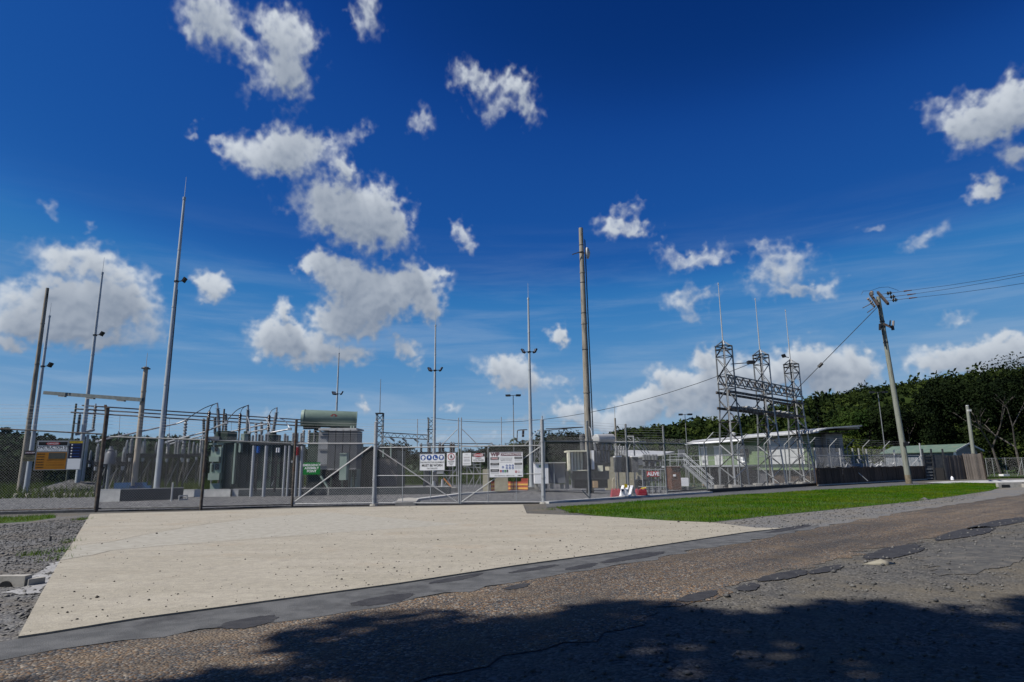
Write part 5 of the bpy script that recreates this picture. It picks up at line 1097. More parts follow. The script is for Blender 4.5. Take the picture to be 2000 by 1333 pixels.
for y in (868, 902): MB(P).bar(AT(569, y, 40.6), AT(592, y, 40.6), .1, .14).build('beam', galv_dull, tf)
a = AT(581, 874, 40.4); MB(P).tube(a, a - Z * .5, .14, .10, n=10).build('red_indicator', red_p, tf)
for x_ in (572, 580, 588): a = AT(x_, 866, 40.5); ins(P, a, Vector((a.x, a.y, AT(x_, 846, 40.5).z)), .10, porc_grey, tf, 7)

# ------------------------------------------------------------------ second transformer: radiator bank, conservator, cabinets
Y2 = 43.0; P = BASE(660, 905, Y2); t2 = thing('transformer', 'grey radiator bank transformer under a long green conservator tank', 'transformer', P, 'power transformers')
a, b, zt, zb = AT(640, 900, Y2).x, AT(697, 900, Y2).x, AT(668, 840, Y2).z, AT(668, 919, Y2).z
nf = 30
for i in range(4):
    x0, x1 = a + (b - a) * i / 4 + .03, a + (b - a) * (i + 1) / 4 - .03; mb = MB(P).box(Vector(((x0 + x1) / 2, Y2 + .75, (zt + zb) / 2)), (x1 - x0, 1.35, zt - zb - .16))
    for k in range(8): x_ = x0 + (x1 - x0) * (k + .5) / 8; mb.box(Vector((x_, Y2 + .02, (zt + zb) / 2)), ((x1 - x0) / 8 * .55, .12, zt - zb - .1))
    mb.build('radiator', grey_rad, t2)
    for z in (zt - .06, zb + .06): MB(P).tube(Vector((x0, Y2 - .02, z)), Vector((x1, Y2 - .02, z)), .06, n=8).build('header_pipe', grey_rad, t2)
bx(P, 621, 640, 843, 917, Y2 + .4, 2.0, 'radiator', mat('light_grey_radiator', (.27, .285, .30), (.32, .33, .345), 2, .5), t2)  # lighter grey puts the sunlight on the left end into its colour
sd_ = MB(P); c0, c1 = AT(622, 880, Y2 + .35), AT(639, 880, Y2 + .35)
for z in (AT(630, 850, Y2).z, AT(630, 878, Y2).z, AT(630, 908, Y2).z): sd_.bar(Vector((c0.x, c0.y, z)), Vector((c1.x, c1.y, z)), .05)
sd_.build('stiffener', grey_rad, t2)
bx(P, 622, 696, 836.5, 840, Y2 + .1, 2.2, 'top_frame', conc_white, t2)
bx(P, 600, 640, 845, 957, Y2 + 2.6, 3.0, 'tank', green_dark, t2); bx(P, 624, 700, 918, 958, Y2 + 1.0, 1.6, 'lower_frame', black_m, t2)
for x_ in (626, 646, 668, 690): bx(P, x_ - 1.5, x_ + 1.5, 918, 958, Y2, .25, 'leg', green_dark, t2)
a, b = AT(627, 930, Y2 - .4), AT(641, 953, Y2 - .4); MB(P).bar(a, b, .28, .10).build('stair_stringer', green_pale, t2)
# conservator
ca, cb = AT(604, 817.5, Y2 + .9), AT(697, 821, Y2 + 1.6); rad = (AT(650, 802, Y2 + 1.2).z - AT(650, 836, Y2 + 1.2).z) / 2 * .98; d_ = (cb - ca).normalized()
cons = MB(P).lathe(ca - d_ * .3, cb, [(0, rad * .985), (.0, rad), (.99, rad), (1.0, rad * .97)], 36).smooth().build('conservator', green_cons, t2)
MB(P).tube(ca - d_ * .34, ca - d_ * .30, rad * 1.05, n=32).smooth().build('end_flange', green_cons, cons); MB(P).tube(ca - d_ * .52, ca - d_ * .345, rad * .93, rad * .97, n=28).smooth().build('end_cover', green_pale, cons); MB(P).tube(cb - d_ * .05, cb, rad * 1.03, n=28).build('end_flange', green_cons, cons)  # left end cover is paler: sun on that end is in its colour
mb = MB(P); c_ = AT(650, 815, Y2 - .35)
side = Vector((d_.x, d_.y, 0)).normalized(); nn = Vector((side.y, -side.x, 0)); cc = ca + (cb - ca) * .52 + nn * rad * .94 + Z * rad * .32
for (u0, u1, v0) in ((-.22, .22, .0), (-.14, .14, .08), (-.14, .14, -.08)): mb.box(cc + Z * v0, (u1 - u0, .03, .075), ax=(side, nn, Z))
mb.build('emblem', mat('emblem_red', (.45, .09, .08), rough=.5), cons); MB(P).box(cc + Z * 0 + nn * .018, (.14, .012, .10), ax=(side, nn, Z)).build('emblem_centre', green_pale, cons)
for f in (.18, .5, .78): c = ca + (cb - ca) * f; MB(P).bar(Vector((c.x, c.y, zt + .02)), Vector((c.x, c.y, c.z - rad * .8)), .30, .18).build('conservator_support', green_dark, t2)
for x_ in (615, 625, 686, 691): a = AT(x_, 832, Y2 + .6); MB(P).path([a, a - Z * .35, a + Vector((.25, .1, -.5)), a + Vector((.3, .1, -.75))], .05, 7).build('oil_pipe', black_m if x_ < 650 else green_pale, t2)
bx(P, 592, 612, 833, 838, Y2 + .8, .5, 'gas_relay', black_m, t2)
for k in range(3): a = AT(592 + 11 * k, 868, Y2 + 2); ins(P, a, a + Z * 1.0, .12, porc_grey, t2, 7, 'bushing')
bx(P, 663, 676.5, 887, 938, Y2 - 1.3, .6, 'marshalling_cabinet', green_pale, t2); bx(P, 662.6, 676.9, 885.5, 887, Y2 - 1.35, .7, 'cabinet_roof', green_pale, t2)
# third unit, dark green with pale cubicle, behind the gate post
Y3 = 45.0; P = BASE(725, 905, Y3); t3 = thing('transformer', 'low dark green transformer behind the left gate post with pale cubicle', 'transformer', P, 'power transformers')
bx(P, 698, 775, 880, 957, Y3, 3.5, 'tank', green_dark, t3); bx(P, 683, 776, 873, 876, Y3 - .5, 4.0, 'tank_lid', green_tank, t3); bx(P, 728, 775, 897, 950, Y3 - .3, .29, 'radiator', mat('brownish_radiator', (.13, .12, .115), (.16, .15, .14), 3), t3)
bx(P, 685, 698.5, 877, 953, Y3 - 1.4, .9, 'cubicle', green_pale, t3)
for (x0, x1, y0, y1) in ((688, 696, 888, 900), (688, 696, 904, 914), (687, 690, 918, 932), (692, 696, 918, 932), (687, 697, 935, 936)): bx(P, x0, x1, y0, y1, Y3 - 1.46, .055, 'instrument', green_tank if y0 < 930 else dark_steel, t3)
bx(P, 681, 683, 880, 952, Y3 - 1.2, .1, 'conduit', green_pale, t3)
for x_ in (707, 735, 748, 763): bx(P, x_ - 1.2, x_ + 1.2, 866 if x_ in (707, 763) else 878, 893, Y3 - .7, .2, 'oil_pipe', green_pale, t3)
for k in range(8): x_ = 702 + 10 * k; bx(P, x_ - .8, x_ + .8, 882, 950, Y3 - .13, .125, 'stiffener', green_tank if k % 2 else green_dark, t3)
# far lattice gantry in the back of the yard
def lattice(o, t, P, w0, w1, H, nb, m_leg, m_br, wl=.09, wb=.05, straight=.5, X=Vector((1, 0, 0)), Yv=Vector((0, 1, 0))):
    def wat(f): return w0 + (w1 - w0) * min(1, f / straight)
    crn = lambda f, i, j: P + X * (wat(f) / 2 * i) + Yv * (wat(f) / 2 * j) + Z * (H * f)
    for i in (-1, 1):
        for j in (-1, 1):
            mb = MB(o); mb.angle(crn(0, i, j), crn(straight, i, j), wl); mb.angle(crn(straight, i, j), crn(1, i, j), wl); mb.build('leg', m_leg[(i + 1) // 2 * 2 + (j + 1) // 2], t)
    fs = [k / nb for k in range(nb + 1)]
    for k, (f0, f1) in enumerate(zip(fs, fs[1:])):
        for s_, ((i0, j0), (i1, j1)) in enumerate((((-1, -1), (1, -1)), ((1, -1), (1, 1)), ((1, 1), (-1, 1)), ((-1, 1), (-1, -1)))):
            a, b = ((i0, j0), (i1, j1)) if (k + s_) % 2 else ((i1, j1), (i0, j0)); MB(o).angle(crn(f0, *a), crn(f1, *b), wb, .010).build('brace', m_br[(k + s_) % len(m_br)], t)
            if k % 3 == 0 and k: MB(o).angle(crn(f0, *a), crn(f0, *b), wb, .010).build('brace', m_br[(k + 1) % len(m_br)], t)
    return crn
tw = []
for k, (px, ytop, ysp) in enumerate([(739, 808.5, 741), (841, 816, None)]):
    P = BASE(px, 905, 74); H = AT(px, ytop, 74).z - P.z; t = thing('lattice_tower', ['small far lattice tower with a spike, right of the conservator tank', 'small far lattice tower behind the lightning mast at the left gate leaf'][k], 'tower', P, 'far gantry')
    lattice(P, t, P, .9, .7, H, 11, [galv_dull, dark_steel, galv_dull, dark_steel], [dark_steel, galv_dull], .10, .06)
    if ysp: MB(P).tube(P + Z * H, Vector((P.x, P.y, AT(px, ysp, 74).z)), .05, .03, n=6).build('spike', galv_dull, t); MB(P).box(P + Z * (H + .03), (.9, .9, .1)).build('cap_frame', dark_steel, t)
    tw.append((P, H))
a, b = AT(744, 845, 74), AT(838, 850.5, 74); t = thing('truss_beam', 'far truss beam joining the two small lattice towers', 'beam', a, 'far gantry')
for s in (-.3, .3):
    for q in (0, .5): MB(a).bar(a + Vector((0, s, -q)), b + Vector((0, s, -q)), .08).build('chord', dark_steel, t)
mb = MB(a)
for k in range(14): f0, f1 = k / 14, (k + 1) / 14; mb.bar(a + (b - a) * f0 + Vector((0, -.3, -(k % 2) * .5)), a + (b - a) * f1 + Vector((0, -.3, -((k + 1) % 2) * .5)), .05)
mb.build('web', dark_steel, t, kind='stuff')
for f in (.2, .45, .7): c = a + (b - a) * f - Z * .55; ins(a, c, c + Vector((.5, -.2, -.35)), .12, porc_grey, t, 5, 'string_insulator')
# rack of small insulators seen over the left gate leaf
rack('row of dark insulators over the left gate leaf, behind the protective equipment sign', 52, 818, 890, 886, [(824, 870, .9), (838, 871, .9), (859, 868, 1.3), (866, 869, 1.3), (880, 867, 1.3), (886, 868, 1.1)], porc_brown, .12, 3)
for k, (p0, p1) in enumerate([((822, 869.5), (930, 872)), ((836, 866.5), (960, 867))]): tubebar(['thin upper bus tube over the gates', 'thin lower bus tube over the gates'][k], [(p0[0], p0[1], 52), (p1[0], p1[1], 54)], .035, 'thin bus tubes', dark_steel)
# switchgear and frames glimpsed through the left gate leaf
P = BASE(858, 905, 47); t = thing('switch_frame', 'angle steel frame with grey operating boxes behind the protective equipment sign', 'support', P)
for x_ in (828, 840, 866, 884, 892): a = AT(x_, 956, 47); MB(P).bar(Vector((a.x, 47, 0)), Vector((a.x, 47, AT(x_, 890, 47).z)), .08).build('leg', galv_dull, t)
for p, q in (((828, 955), (840, 925)), ((866, 950), (892, 915)), ((884, 955), (868, 925)), ((866, 900), (890, 890)), ((828, 918), (892, 920))): MB(P).bar(AT(*p, 47), AT(*q, 47), .05).build('brace', white_steel if p[1] > 940 else galv_dull, t)
for x0, x1, y0, y1 in ((829, 838, 920, 948), (845, 853, 922, 940), (853, 866, 921, 926)): bx(P, x0, x1, y0, y1, 46.8, .4, 'operating_box', old_grey if y0 != 921 else white_steel, t)
P = G(864, 962); t = thing('stub_column', 'short column with orange strap standing on a concrete pad behind the left gate leaf', 'column', P); MB(P).box(P + Z * .12, (1.9, 1.2, .4), .3).build('pad', conc, t); MB(P).tube(P + Z * .3, P + Z * .9, .12, .09, n=8).smooth().build('column', galv, t); MB(P).bar(P + Vector((.1, -.1, .95)), P + Vector((.65, -.2, .35)), .10, .04).build('strap', orange_mesh, t)
P = BASE(920, 905, 50); t = thing('switch_frame', 'thin lattice frame seen under the high voltage sign', 'support', P)
for x_ in (912, 925, 938): a = AT(x_, 956, 50); MB(P).bar(Vector((a.x, 50, 0)), Vector((a.x, 50, AT(x_, 900, 50).z)), .06).build('leg', galv_dull, t)
for p, q in (((912, 955), (925, 930)), ((925, 955), (938, 930)), ((925, 930), (912, 908)), ((938, 928), (925, 905)), ((905, 906), (940, 908)), ((905, 912), (940, 914))): MB(P).bar(AT(*p, 50), AT(*q, 50), .04).build('brace', white_steel, t)

# ------------------------------------------------------------------ right-hand yard
# tall concrete pole with ladder and dish
t, P, h = mast('tall stained concrete pole with a ladder and a small dish', (1150, 880, 46), (1133, 446), None, (), .275, .165, conc_pole, False, 'concrete_pole', 14)
lx = Vector((.33, -.05, 0)); lad = MB(P)
for s in (-.0, .26): lad.tube(P + lx + Vector((s * .3, s, 1.2)), P + lx * .75 + Vector((s * .3, s, h - .9)), .022, n=5)
k = 1.5
while k < h - 1: lad.bar(P + lx * (1 - .25 * k / h) + Vector((0, 0, k)), P + lx * (1 - .25 * k / h) + Vector((.08, .26, k)), .022); k += .32
lad.build('ladder', dark_steel, t)
zd = HZ(P, 1140, 496); o = MB(P).lathe(Vector((P.x + .36, P.y - .1, zd)), Vector((P.x + .62, P.y - .16, zd)), [(0, .42), (.35, .46), (.7, .34), (1, .05)], 18).smooth().build('dish', conc_white, t); MB(P).bar(Vector((P.x - .75, P.y - .2, zd - .12)), Vector((P.x + .1, P.y - .35, zd + .1)), .06).bar(Vector((P.x - .3, P.y - .3, zd)), Vector((P.x + .36, P.y - .1, zd)), .05).build('dish_bracket', dark_steel, t)
rg_b = MB(P)
for z in (h * .93, h * .9, h * .78, h * .66, h * .52): rg_b.tube(P + Z * (z - .02), P + Z * (z + .02), .275 - .11 * z / h + .012, n=14)
rg_b.build('steel_band', dark_steel, t)
# slender light poles
def light_pole(label, b, top, heads, r=.07):
    P = BASE(*b); zt = HZ(P, *top); t = thing('light_pole', label, 'light', P, 'light poles'); MB(P).tube(P, Vector((P.x, P.y, zt)), r, r * .6, n=8).smooth().build('pole', galv_dull, t); T = Vector((P.x, P.y, zt)); s = P.y / 1234
    MB(P).bar(T + Vector((-heads * s, 0, 0)), T + Vector((heads * s, -.2, .06)), .06).build('cross_arm', dark_steel, t)
    for k in (-1, 1): o = MB(P).box(T + Vector((heads * s * k, -.15, .03)), (.52, .42, .2), .2 * k).build('floodlight', black_m, t); MB(P).box(T + Vector((heads * s * k, -.18, -.08)), (.44, .34, .018), .2 * k).build('lens', mat_lens, o)
light_pole('slim light pole with two floodlights behind the right gate leaf', (1004, 905, 72), (1004, 773.5), 10)
light_pole('light pole with two floodlights left of the green office', (1344, 905, 82), (1339, 810.5), 9)
light_pole('light pole with twin heads in front of the dark trees, left of the timber pole', (1732, 905, 80), (1719.5, 767), 13)
P = BASE(1205, 905, 52); tag(MB(P).tube(P, Vector((P.x, P.y, HZ(P, 1204, 817))), .08, .07, n=8).tube(Vector((P.x, P.y, HZ(P, 1204, 817))), Vector((P.x, P.y, HZ(P, 1202, 793))), .015, n=4).build('thin_pole', conc_pole), 'thin grey pole with spike right of the tall concrete pole', 'pole')
P = BASE(980, 905, 60)
# white box transformer kiosk
P = BASE(1075, 905, 44); tk = thing('kiosk', 'white and grey steel kiosk on blocks right of the right gate post', 'kiosk', P)
bx(P, 1044, 1071, 905.5, 945, 43.2, 2.0, 'side_panel', white_p, tk); bx(P, 1071.4, 1104.5, 905, 944.5, 43.4, 2.2, 'door_panel', grey_rad, tk); bx(P, 1081.5, 1083, 903.5, 947, 43.3, .08, 'corner_post', galv, tk); bx(P, 1043, 1105.5, 903.5, 905, 43.1, 2.6, 'roof', conc_white, tk)  # grey panel paints the shade on the kiosk's right face
bx(P, 1105.5, 1111, 918, 955, 44.6, .8, 'side_box', white_p, tk); MB(P).box(AT(1055, 911, 43.19), (.16, .012, .12)).build('green_sticker', green_led, tk)
for x_ in (1048, 1066, 1078, 1098): bx(P, x_ - 3, x_ + 3, 946, 955, 43.6, .5, 'block', conc, tk)
# old cream transformer
Yo = 42.5; P = BASE(1150, 905, Yo); to = thing('transformer', 'old weathered transformer with cream radiator fins beside the tall concrete pole', 'transformer', P, 'power transformers')
for k in range(5): x_ = 1109.5 + 6.1 * k; bx(P, x_, x_ + 3.9, 883, 918, Yo + .2 * k, .9, 'radiator_fin', old_rad, to)
bx(P, 1109, 1141, 882, 920, Yo + 1.05, .3, 'radiator_core', black_m, to); bx(P, 1135.5, 1158, 880, 919, Yo + 1.4, 2.0, 'tank', old_grey, to); bx(P, 1156, 1192, 881, 912, Yo + 1.9, .2, 'radiator_core', black_m, to); bx(P, 1107, 1146, 880, 882.6, Yo + .1, 2.4, 'fin_header', old_rad, to); bx(P, 1109, 1147, 918.4, 920, Yo + .2, 1.6, 'fin_header', old_rad, to)  # black panels behind the fins stand for shade in the gaps
for k in range(6): x_ = 1156 + 6.2 * k; bx(P, x_, x_ + (4.6 if k < 2 else 3.4), 880 + .4 * k, 917 if k < 1 else 904, Yo + .8 + .2 * k, .8, 'radiator_fin', white_p if k == 0 else grey_rad, to)
bx(P, 1160, 1182, 900, 934, Yo + 1.2, 1.2, 'cooler_bank', dark_steel, to); bx(P, 1168, 1177.5, 909.5, 921, Yo + .9, .3, 'cream_box', old_rad, to); bx(P, 1120, 1190, 920, 937, Yo + 1.3, 2.2, 'lower_tank', old_grey, to); bx(P, 1122, 1187, 937, 954, Yo + 1.5, 1.8, 'bogie', black_m, to)
a, b = AT(1163, 858, Yo + 1.2), AT(1196, 857, Yo + 2.2); MB(P).lathe(a, b, [(0, .22), (.03, .33), (.97, .33), (1, .22)], 18).smooth().build('conservator', white_steel, to); bx(P, 1161, 1164, 864, 880, Yo + 1.4, .2, 'conservator_leg', old_grey, to); bx(P, 1190, 1193, 864, 880, Yo + 1.8, .2, 'conservator_leg', old_grey, to)
a = AT(1137, 850, Yo + .8); MB(P).lathe(Vector((a.x, a.y, AT(1137, 880, Yo + .8).z)), Vector((a.x, a.y, AT(1137, 847, Yo).z)), [(0, .17), (.7, .17), (.72, .22), (.9, .2), (1, .06)], 12).smooth().build('vent_pipe', old_grey, to)
for k in range(7): a = AT(1164 + 5 * k, 880, Yo + 1.3 + .1 * k); ins(P, a, a + Vector((.12 * (k % 3 - 1), -.1, .55)), .11, porc_brown if k % 2 else porc_grey, to, 5, 'bushing')
bx(P, 1159, 1168, 940, 953, Yo - .6, .4, 'timber_crate', timber_pad, to)
P = G(1113, 958); t = thing('steel_trestle', 'galvanised A frame trestle leaning at the old transformer', 'support', P)
for x_ in (1110.5, 1117.5): a = AT(x_, 957, P.y); MB(P).bar(Vector((a.x, P.y, P.z)), Vector((a.x, P.y, AT(x_, 910, P.y).z)), .09).build('leg', galv, t)
for y in (912, 936, 952): MB(P).bar(AT(1110, y, P.y), AT(1118, y, P.y), .06).build('rung', galv, t)
MB(P).bar(AT(1100, 906, P.y - .2), AT(1117, 936, P.y - .2), .08, .12).build('slanted_channel', dark_steel, t)
# grey switchgear cubicles, thin busbars, cream shed behind
P = BASE(1220, 905, 45); ts = thing('switchgear', 'two dark grey switchgear boxes on posts left of the red banner', 'switchgear', P)
for x0, x1 in ((1204.5, 1214), (1235, 1247)): bx(P, x0, x1, 893, 923, 44.5, 1.4, 'box', old_grey, ts); bx(P, x0 - .5, x1 + .5, 891, 893, 44.4, 1.6, 'box_roof', white_p, ts)
bx(P, 1216, 1234, 892, 923, 45.2, 1.4, 'box', dark_steel, ts)
for x_ in (1209, 1224, 1240): bx(P, x_ - .9, x_ + .9, 923, 960, 45, .12, 'leg', galv_dull, ts)
for k in range(5): a = AT(1203 + 5 * k, 891, 45.5); ins(P, a, a + Vector((.05, 0, .7)), .09, porc_grey, ts, 6)
P = BASE(1250, 905, 48); tb = thing('busbar_stand', 'light steel bus frame with slanting rods above the switchgear', 'support', P)
for p, q, r_ in (((1186, 865), (1200, 866), .05), ((1158, 863), (1262, 863), .035), ((1225, 853), (1238, 853), .05), ((1237, 853), (1238, 868), .05), ((1240, 868), (1258, 887), .03), ((1248, 868), (1263, 887), .03), ((1256, 869), (1268, 886), .03), ((1224, 853), (1232, 860), .03), ((1234, 855), (1242, 860), .03), ((1244, 854), (1250, 861), .03), ((1211, 868), (1207, 876), .03), ((1231, 868), (1227, 878), .03), ((1200, 868), (1200, 876), .03)): MB(P).tube(AT(*p, 48), AT(*q, 48), r_, n=5).build('rod', white_steel, tb)
for x_ in (1200, 1222, 1238): a = AT(x_, 863, 48.2); MB(P).tube(Vector((a.x, a.y, zg(a.x, a.y))), a, .06, n=7).build('column', galv_dull, tb)
for p, q in (((1003, 844), (1138, 836)), ((1020, 838), (1138, 833))): pass
jumper('dark upper bus wire running left from the tall concrete pole', [(1066, 838, 46), (1100, 836.5, 46), (1139, 834.5, 46)], .03, black_m); jumper('dark lower bus wire running left from the tall concrete pole', [(1060, 842, 46), (1100, 838, 46), (1139, 835, 46)], .03, black_m)
jumper('thin stay wire from the bus wire down to the old transformer', [(1101, 837, 46), (1110, 843, 46), (1120, 850, 46)], .02, black_m); jumper('white cable curving down the right of the concrete pole', [(1150, 834, 45.5), (1154, 840, 45.5), (1157, 858, 45.5)], .03, white_p)
jumper('bent bus pipe left of the right gate post', [(1010, 860, 52), (1010.5, 843, 52), (1014, 840.5, 52), (1030, 839.5, 52)], .04, dark_steel); a = AT(1021.5, 854, 52); tt = thing('post_insulator', 'brown hanging insulator beside the bent bus pipe', 'insulator', a, 'insulator supports'); ins(a, a, AT(1022, 840, 52), .12, porc_brown, tt, 6)
P = BASE(1030, 905, 53); t = thing('switch_frame', 'angle steel frame behind the lightning mast at the right gate leaf', 'support', P)
for x_ in (1044, 1054, 1064): a = AT(x_, 956, 50); MB(P).bar(Vector((a.x, a.y, zg(a.x, a.y))), AT(x_, 862, 50), .07).build('leg', galv_dull, t)
for p, q in (((1044, 880), (1054, 900)), ((1054, 880), (1044, 900)), ((1054, 880), (1064, 900)), ((1044, 902), (1054, 862)), ((1044, 948), (1054, 920)), ((1054, 948), (1044, 920)), ((1044, 862), (1064, 862))): MB(P).bar(AT(*p, 50), AT(*q, 50), .05).build('brace', galv_dull, t)
P = BASE(1245, 905, 66); ts = thing('shed', 'low shed with pale skillion roof behind the switchgear', 'shed', P); bx(P, 1190, 1268, 893, 960, 66, 5, 'wall', cream_block, ts)
a, b = AT(1226, 893, 65), AT(1296, 887, 62); MB(P).add([a, b, b + Vector((2.6, 6, .35)), a + Vector((0, 6, .9)), a - Z * .14, b - Z * .14, b + Vector((2.6, 6, .2)), a + Vector((0, 6, .75))], [(0, 1, 2, 3), (7, 6, 5, 4), (0, 4, 5, 1), (1, 5, 6, 2), (2, 6, 7, 3), (3, 7, 4, 0)]).build('roof', roof_pale, ts)
bx(P, 1246, 1260, 896, 909, 64, .4, 'grey_panel', grey_rad, ts)
P = BASE(1200, 905, 49); t = thing('block_wall', 'low cream block wall with arched end under the old transformer', 'wall', P)
for x0, x1, y0 in ((1183, 1195, 935), (1232, 1254, 936), (1245, 1254, 929)): bx(P, x0, x1, y0, 958, 49 if y0 < 936 else 48.6, .3, 'wall_panel', cream_block, t)
a = AT(1202, 957, 48.7); zt = AT(1202, 933, 48.7).z; mb = MB(P); w_ = .22; prof = [(-w_, a.z), (w_, a.z)] + [(w_ * math.cos(i * math.pi / 8), zt - .35 + .35 * math.sin(i * math.pi / 8)) for i in range(9)]
mb.add([Vector((a.x + u, y, z)) for y in (48.6, 48.85) for u, z in prof], [tuple(range(len(prof))), tuple(range(len(prof), 2 * len(prof)))[::-1]] + [(i, (i + 1) % len(prof), len(prof) + (i + 1) % len(prof), len(prof) + i) for i in range(len(prof))]); mb.build('arched_block', cream_block, t)
for k, (x0, x1, y0, nm, m_, lab) in enumerate([(943, 955, 917, 'concrete_box', cream_block, 'pale concrete box left of the construction board'), (966, 992, 929, 'concrete_box', cream_block, 'cream concrete box behind the barrier mesh, under the construction board')]): P = BASE((x0 + x1) / 2, 905, 42); tag(bx(P, x0, x1, y0, 960, 42, 1.2, nm, m_, None), lab, 'box')
# orange and red barrier mesh
P = G(992, 961); t = thing('barrier_mesh', 'red and orange striped safety barrier mesh strung under the construction board', 'barrier', P)
xs_ = [959, 968, 978, 988, 997, 1003, 1012, 1022, 1031]; bow = [0, .12, .2, .12, -.05, .1, .2, .1, 0]
def strip(y0, y1, m, nm, off=0.0):
    mb = MB(P)
    for i in range(len(xs_) - 1):
        a, b = AT(xs_[i], y0, P.y + bow[i] - off), AT(xs_[i + 1], y0, P.y + bow[i + 1] - off); c, d = AT(xs_[i + 1], y1, P.y + bow[i + 1] - off), AT(xs_[i], y1, P.y + bow[i] - off); e = Vector((0, .012, 0)); mb.add([a, b, c, d, a + e, b + e, c + e, d + e], [(0, 1, 2, 3), (7, 6, 5, 4), (0, 4, 5, 1), (2, 6, 7, 3)])
    return mb.smooth().build(nm, m, t)
strip(941, 959, red_mesh, 'mesh'); 
for y0 in (945, 952.5): strip(y0, y0 + 3.4, yellow_band, 'band', .03)
for x_ in (958.5, 1003, 1031.5): a = AT(x_, 940, P.y); MB(P).tube(Vector((a.x, a.y + .05, 0)), a + Vector((0, .05, .05)), .02, n=6).build('stake', dark_steel, t)
for k, (x0, x1, y) in enumerate([(1018, 1032, 935)]): tag(bx(P, x0, x1, y, 945, P.y + .8, .3, 'folded_mesh', red_mesh, None), 'folded red mesh beside the lightning mast', 'mesh')
# water filled barriers and white trestle just inside the fence
def wbar(label, x0, x1, Y, m):
    P = BASE((x0 + x1) / 2, 968, Y); t = thing('water_barrier', label, 'barrier', P, 'red plastic barriers'); a = AT(x0, 968, Y); b = AT(x1, 968, Y); w = b.x - a.x; z0 = P.z
    H = AT(x0, 957, Y).z - z0; xm = (a.x + b.x) / 2
    for k, (f0, f1, d) in enumerate(((0, .30, .52), (.30, .36, .40), (.36, .62, .48), (.62, .68, .34), (.68, 1.0, .36))): MB(P).box(Vector((xm, Y, z0 + H * (f0 + f1) / 2)), (w * (1 - .04 * k), d, H * (f1 - f0))).build('segment', m, t)
    for k in range(3): MB(P).tube(Vector((xm - w * .3 + w * .3 * k, Y, z0 + H)), Vector((xm - w * .3 + w * .3 * k, Y, z0 + H + .06)), .05, n=8).build('cap', m, t)
wbar('red plastic water barrier left of the white trestle inside the fence', 1193, 1213, 33.6, pink_pl); wbar('red plastic water barrier right of the white trestle inside the fence', 1240, 1264, 34.4, pink_pl)
P = BASE(1226, 970, 33.2); t = thing('trestle', 'white plastic folding trestle with yellow flags between the red barriers', 'barrier', P)
for x0, x1, x2 in ((1212, 1217, 1222), (1221, 1226, 1229), (1229, 1234, 1241)):
    a, b, c = AT(x0, 970, 33.0), AT(x1, 949, 33.4), AT(x2, 970, 33.8); MB(P).bar(a, b, .14, .04).bar(b, c, .14, .04).build('panel', white_pl, t)
bx(P, 1213.5, 1221, 955, 970, 32.9, .06, 'panel', white_pl, t); bx(P, 1222, 1227, 956, 969, 32.9, .06, 'panel', white_pl, t); bx(P, 1220, 1225.5, 946, 953, 32.8, .08, 'yellow_flag', yellow_p, t); bx(P, 1214, 1218, 956, 960, 32.84, .05, 'blue_patch', navy_p, t)
# red banner on a rail
P = BASE(1275, 905, 41); t = thing('banner', 'red banner reading ALIVE hung on a pipe rail', 'banner', P); a, b = AT(1263.5, 932, 41), AT(1287.5, 920.5, 41)
tb_ = thing('pipe_rail', 'pipe rail fence carrying the red banner', 'rail', P)
for y in (917, 951): MB(P).tube(AT(1247, y, 41.1), AT(1300, y + .5, 41.1), .025, n=6).build('rail', galv, tb_)
for x_ in (1254, 1272, 1285, 1299): q = AT(x_, 917, 41.1); MB(P).tube(Vector((q.x, q.y, zg(q.x, q.y))), q, .025, n=6).build('post', galv, tb_)
mb = MB(P); w_ = b.x - a.x; zz0, zz1 = a.z, b.z
for i in range(6):
    x0, x1 = a.x + w_ * i / 6, a.x + w_ * (i + 1) / 6; y0, y1 = 41 - .03 * (i % 2), 41 - .03 * ((i + 1) % 2); mb.add([Vector((x0, y0, zz0)), Vector((x1, y1, zz0)), Vector((x1, y1, zz1)), Vector((x0, y0, zz1)), Vector((x0, y0 + .01, zz0)), Vector((x1, y1 + .01, zz0)), Vector((x1, y1 + .01, zz1)), Vector((x0, y0 + .01, zz1))], [(0, 1, 2, 3), (7, 6, 5, 4), (3, 2, 6, 7), (0, 4, 5, 1)])
mb.build('cloth', red_p, t); text('ALIVE', .30, sign_white, t, ((a.x + b.x) / 2 - P.x, 40.94 - P.y, (zz0 + zz1) / 2 - P.z), bold=.012)
# dark plant behind the rail
P = BASE(1275, 905, 46); t = thing('switch_frame', 'dark open steel frame of old switches behind the red banner', 'support', P)
for x_ in (1258, 1268, 1280, 1290): a = AT(x_, 955, 46); MB(P).bar(Vector((a.x, a.y, zg(a.x, a.y))), AT(x_, 898, 46), .10).build('leg', galv_dull, t)
for y in (900, 913, 938): MB(P).bar(AT(1256, y, 46), AT(1292, y, 46), .10, .14).build('beam', dark_steel, t)
for x_ in (1258, 1263, 1268, 1275, 1281): a = AT(x_, 899, 46); ins(P, a, AT(x_, 888, 46), .15, porc_grey, t, 5)
bx(P, 1272, 1280, 902, 912, 46.3, .4, 'blue_box', navy_p, t); bx(P, 1261, 1272, 903, 914, 46.2, .6, 'box', dark_steel, t); bx(P, 1246, 1262, 938, 956, 46.5, 1.2, 'dark_tank', black_m, t)
P = BASE(1262, 905, 40); t = thing('yellow_guard', 'low yellow guard rail at the foot of the pipe rail', 'rail', P); MB(P).tube(AT(1252, 955, 40), AT(1262, 953.5, 40), .05, n=8).build('rail', yellow_p, t); MB(P).tube(AT(1252, 955, 40), AT(1252, 959, 40), .05, n=8).build('post', yellow_p, t)
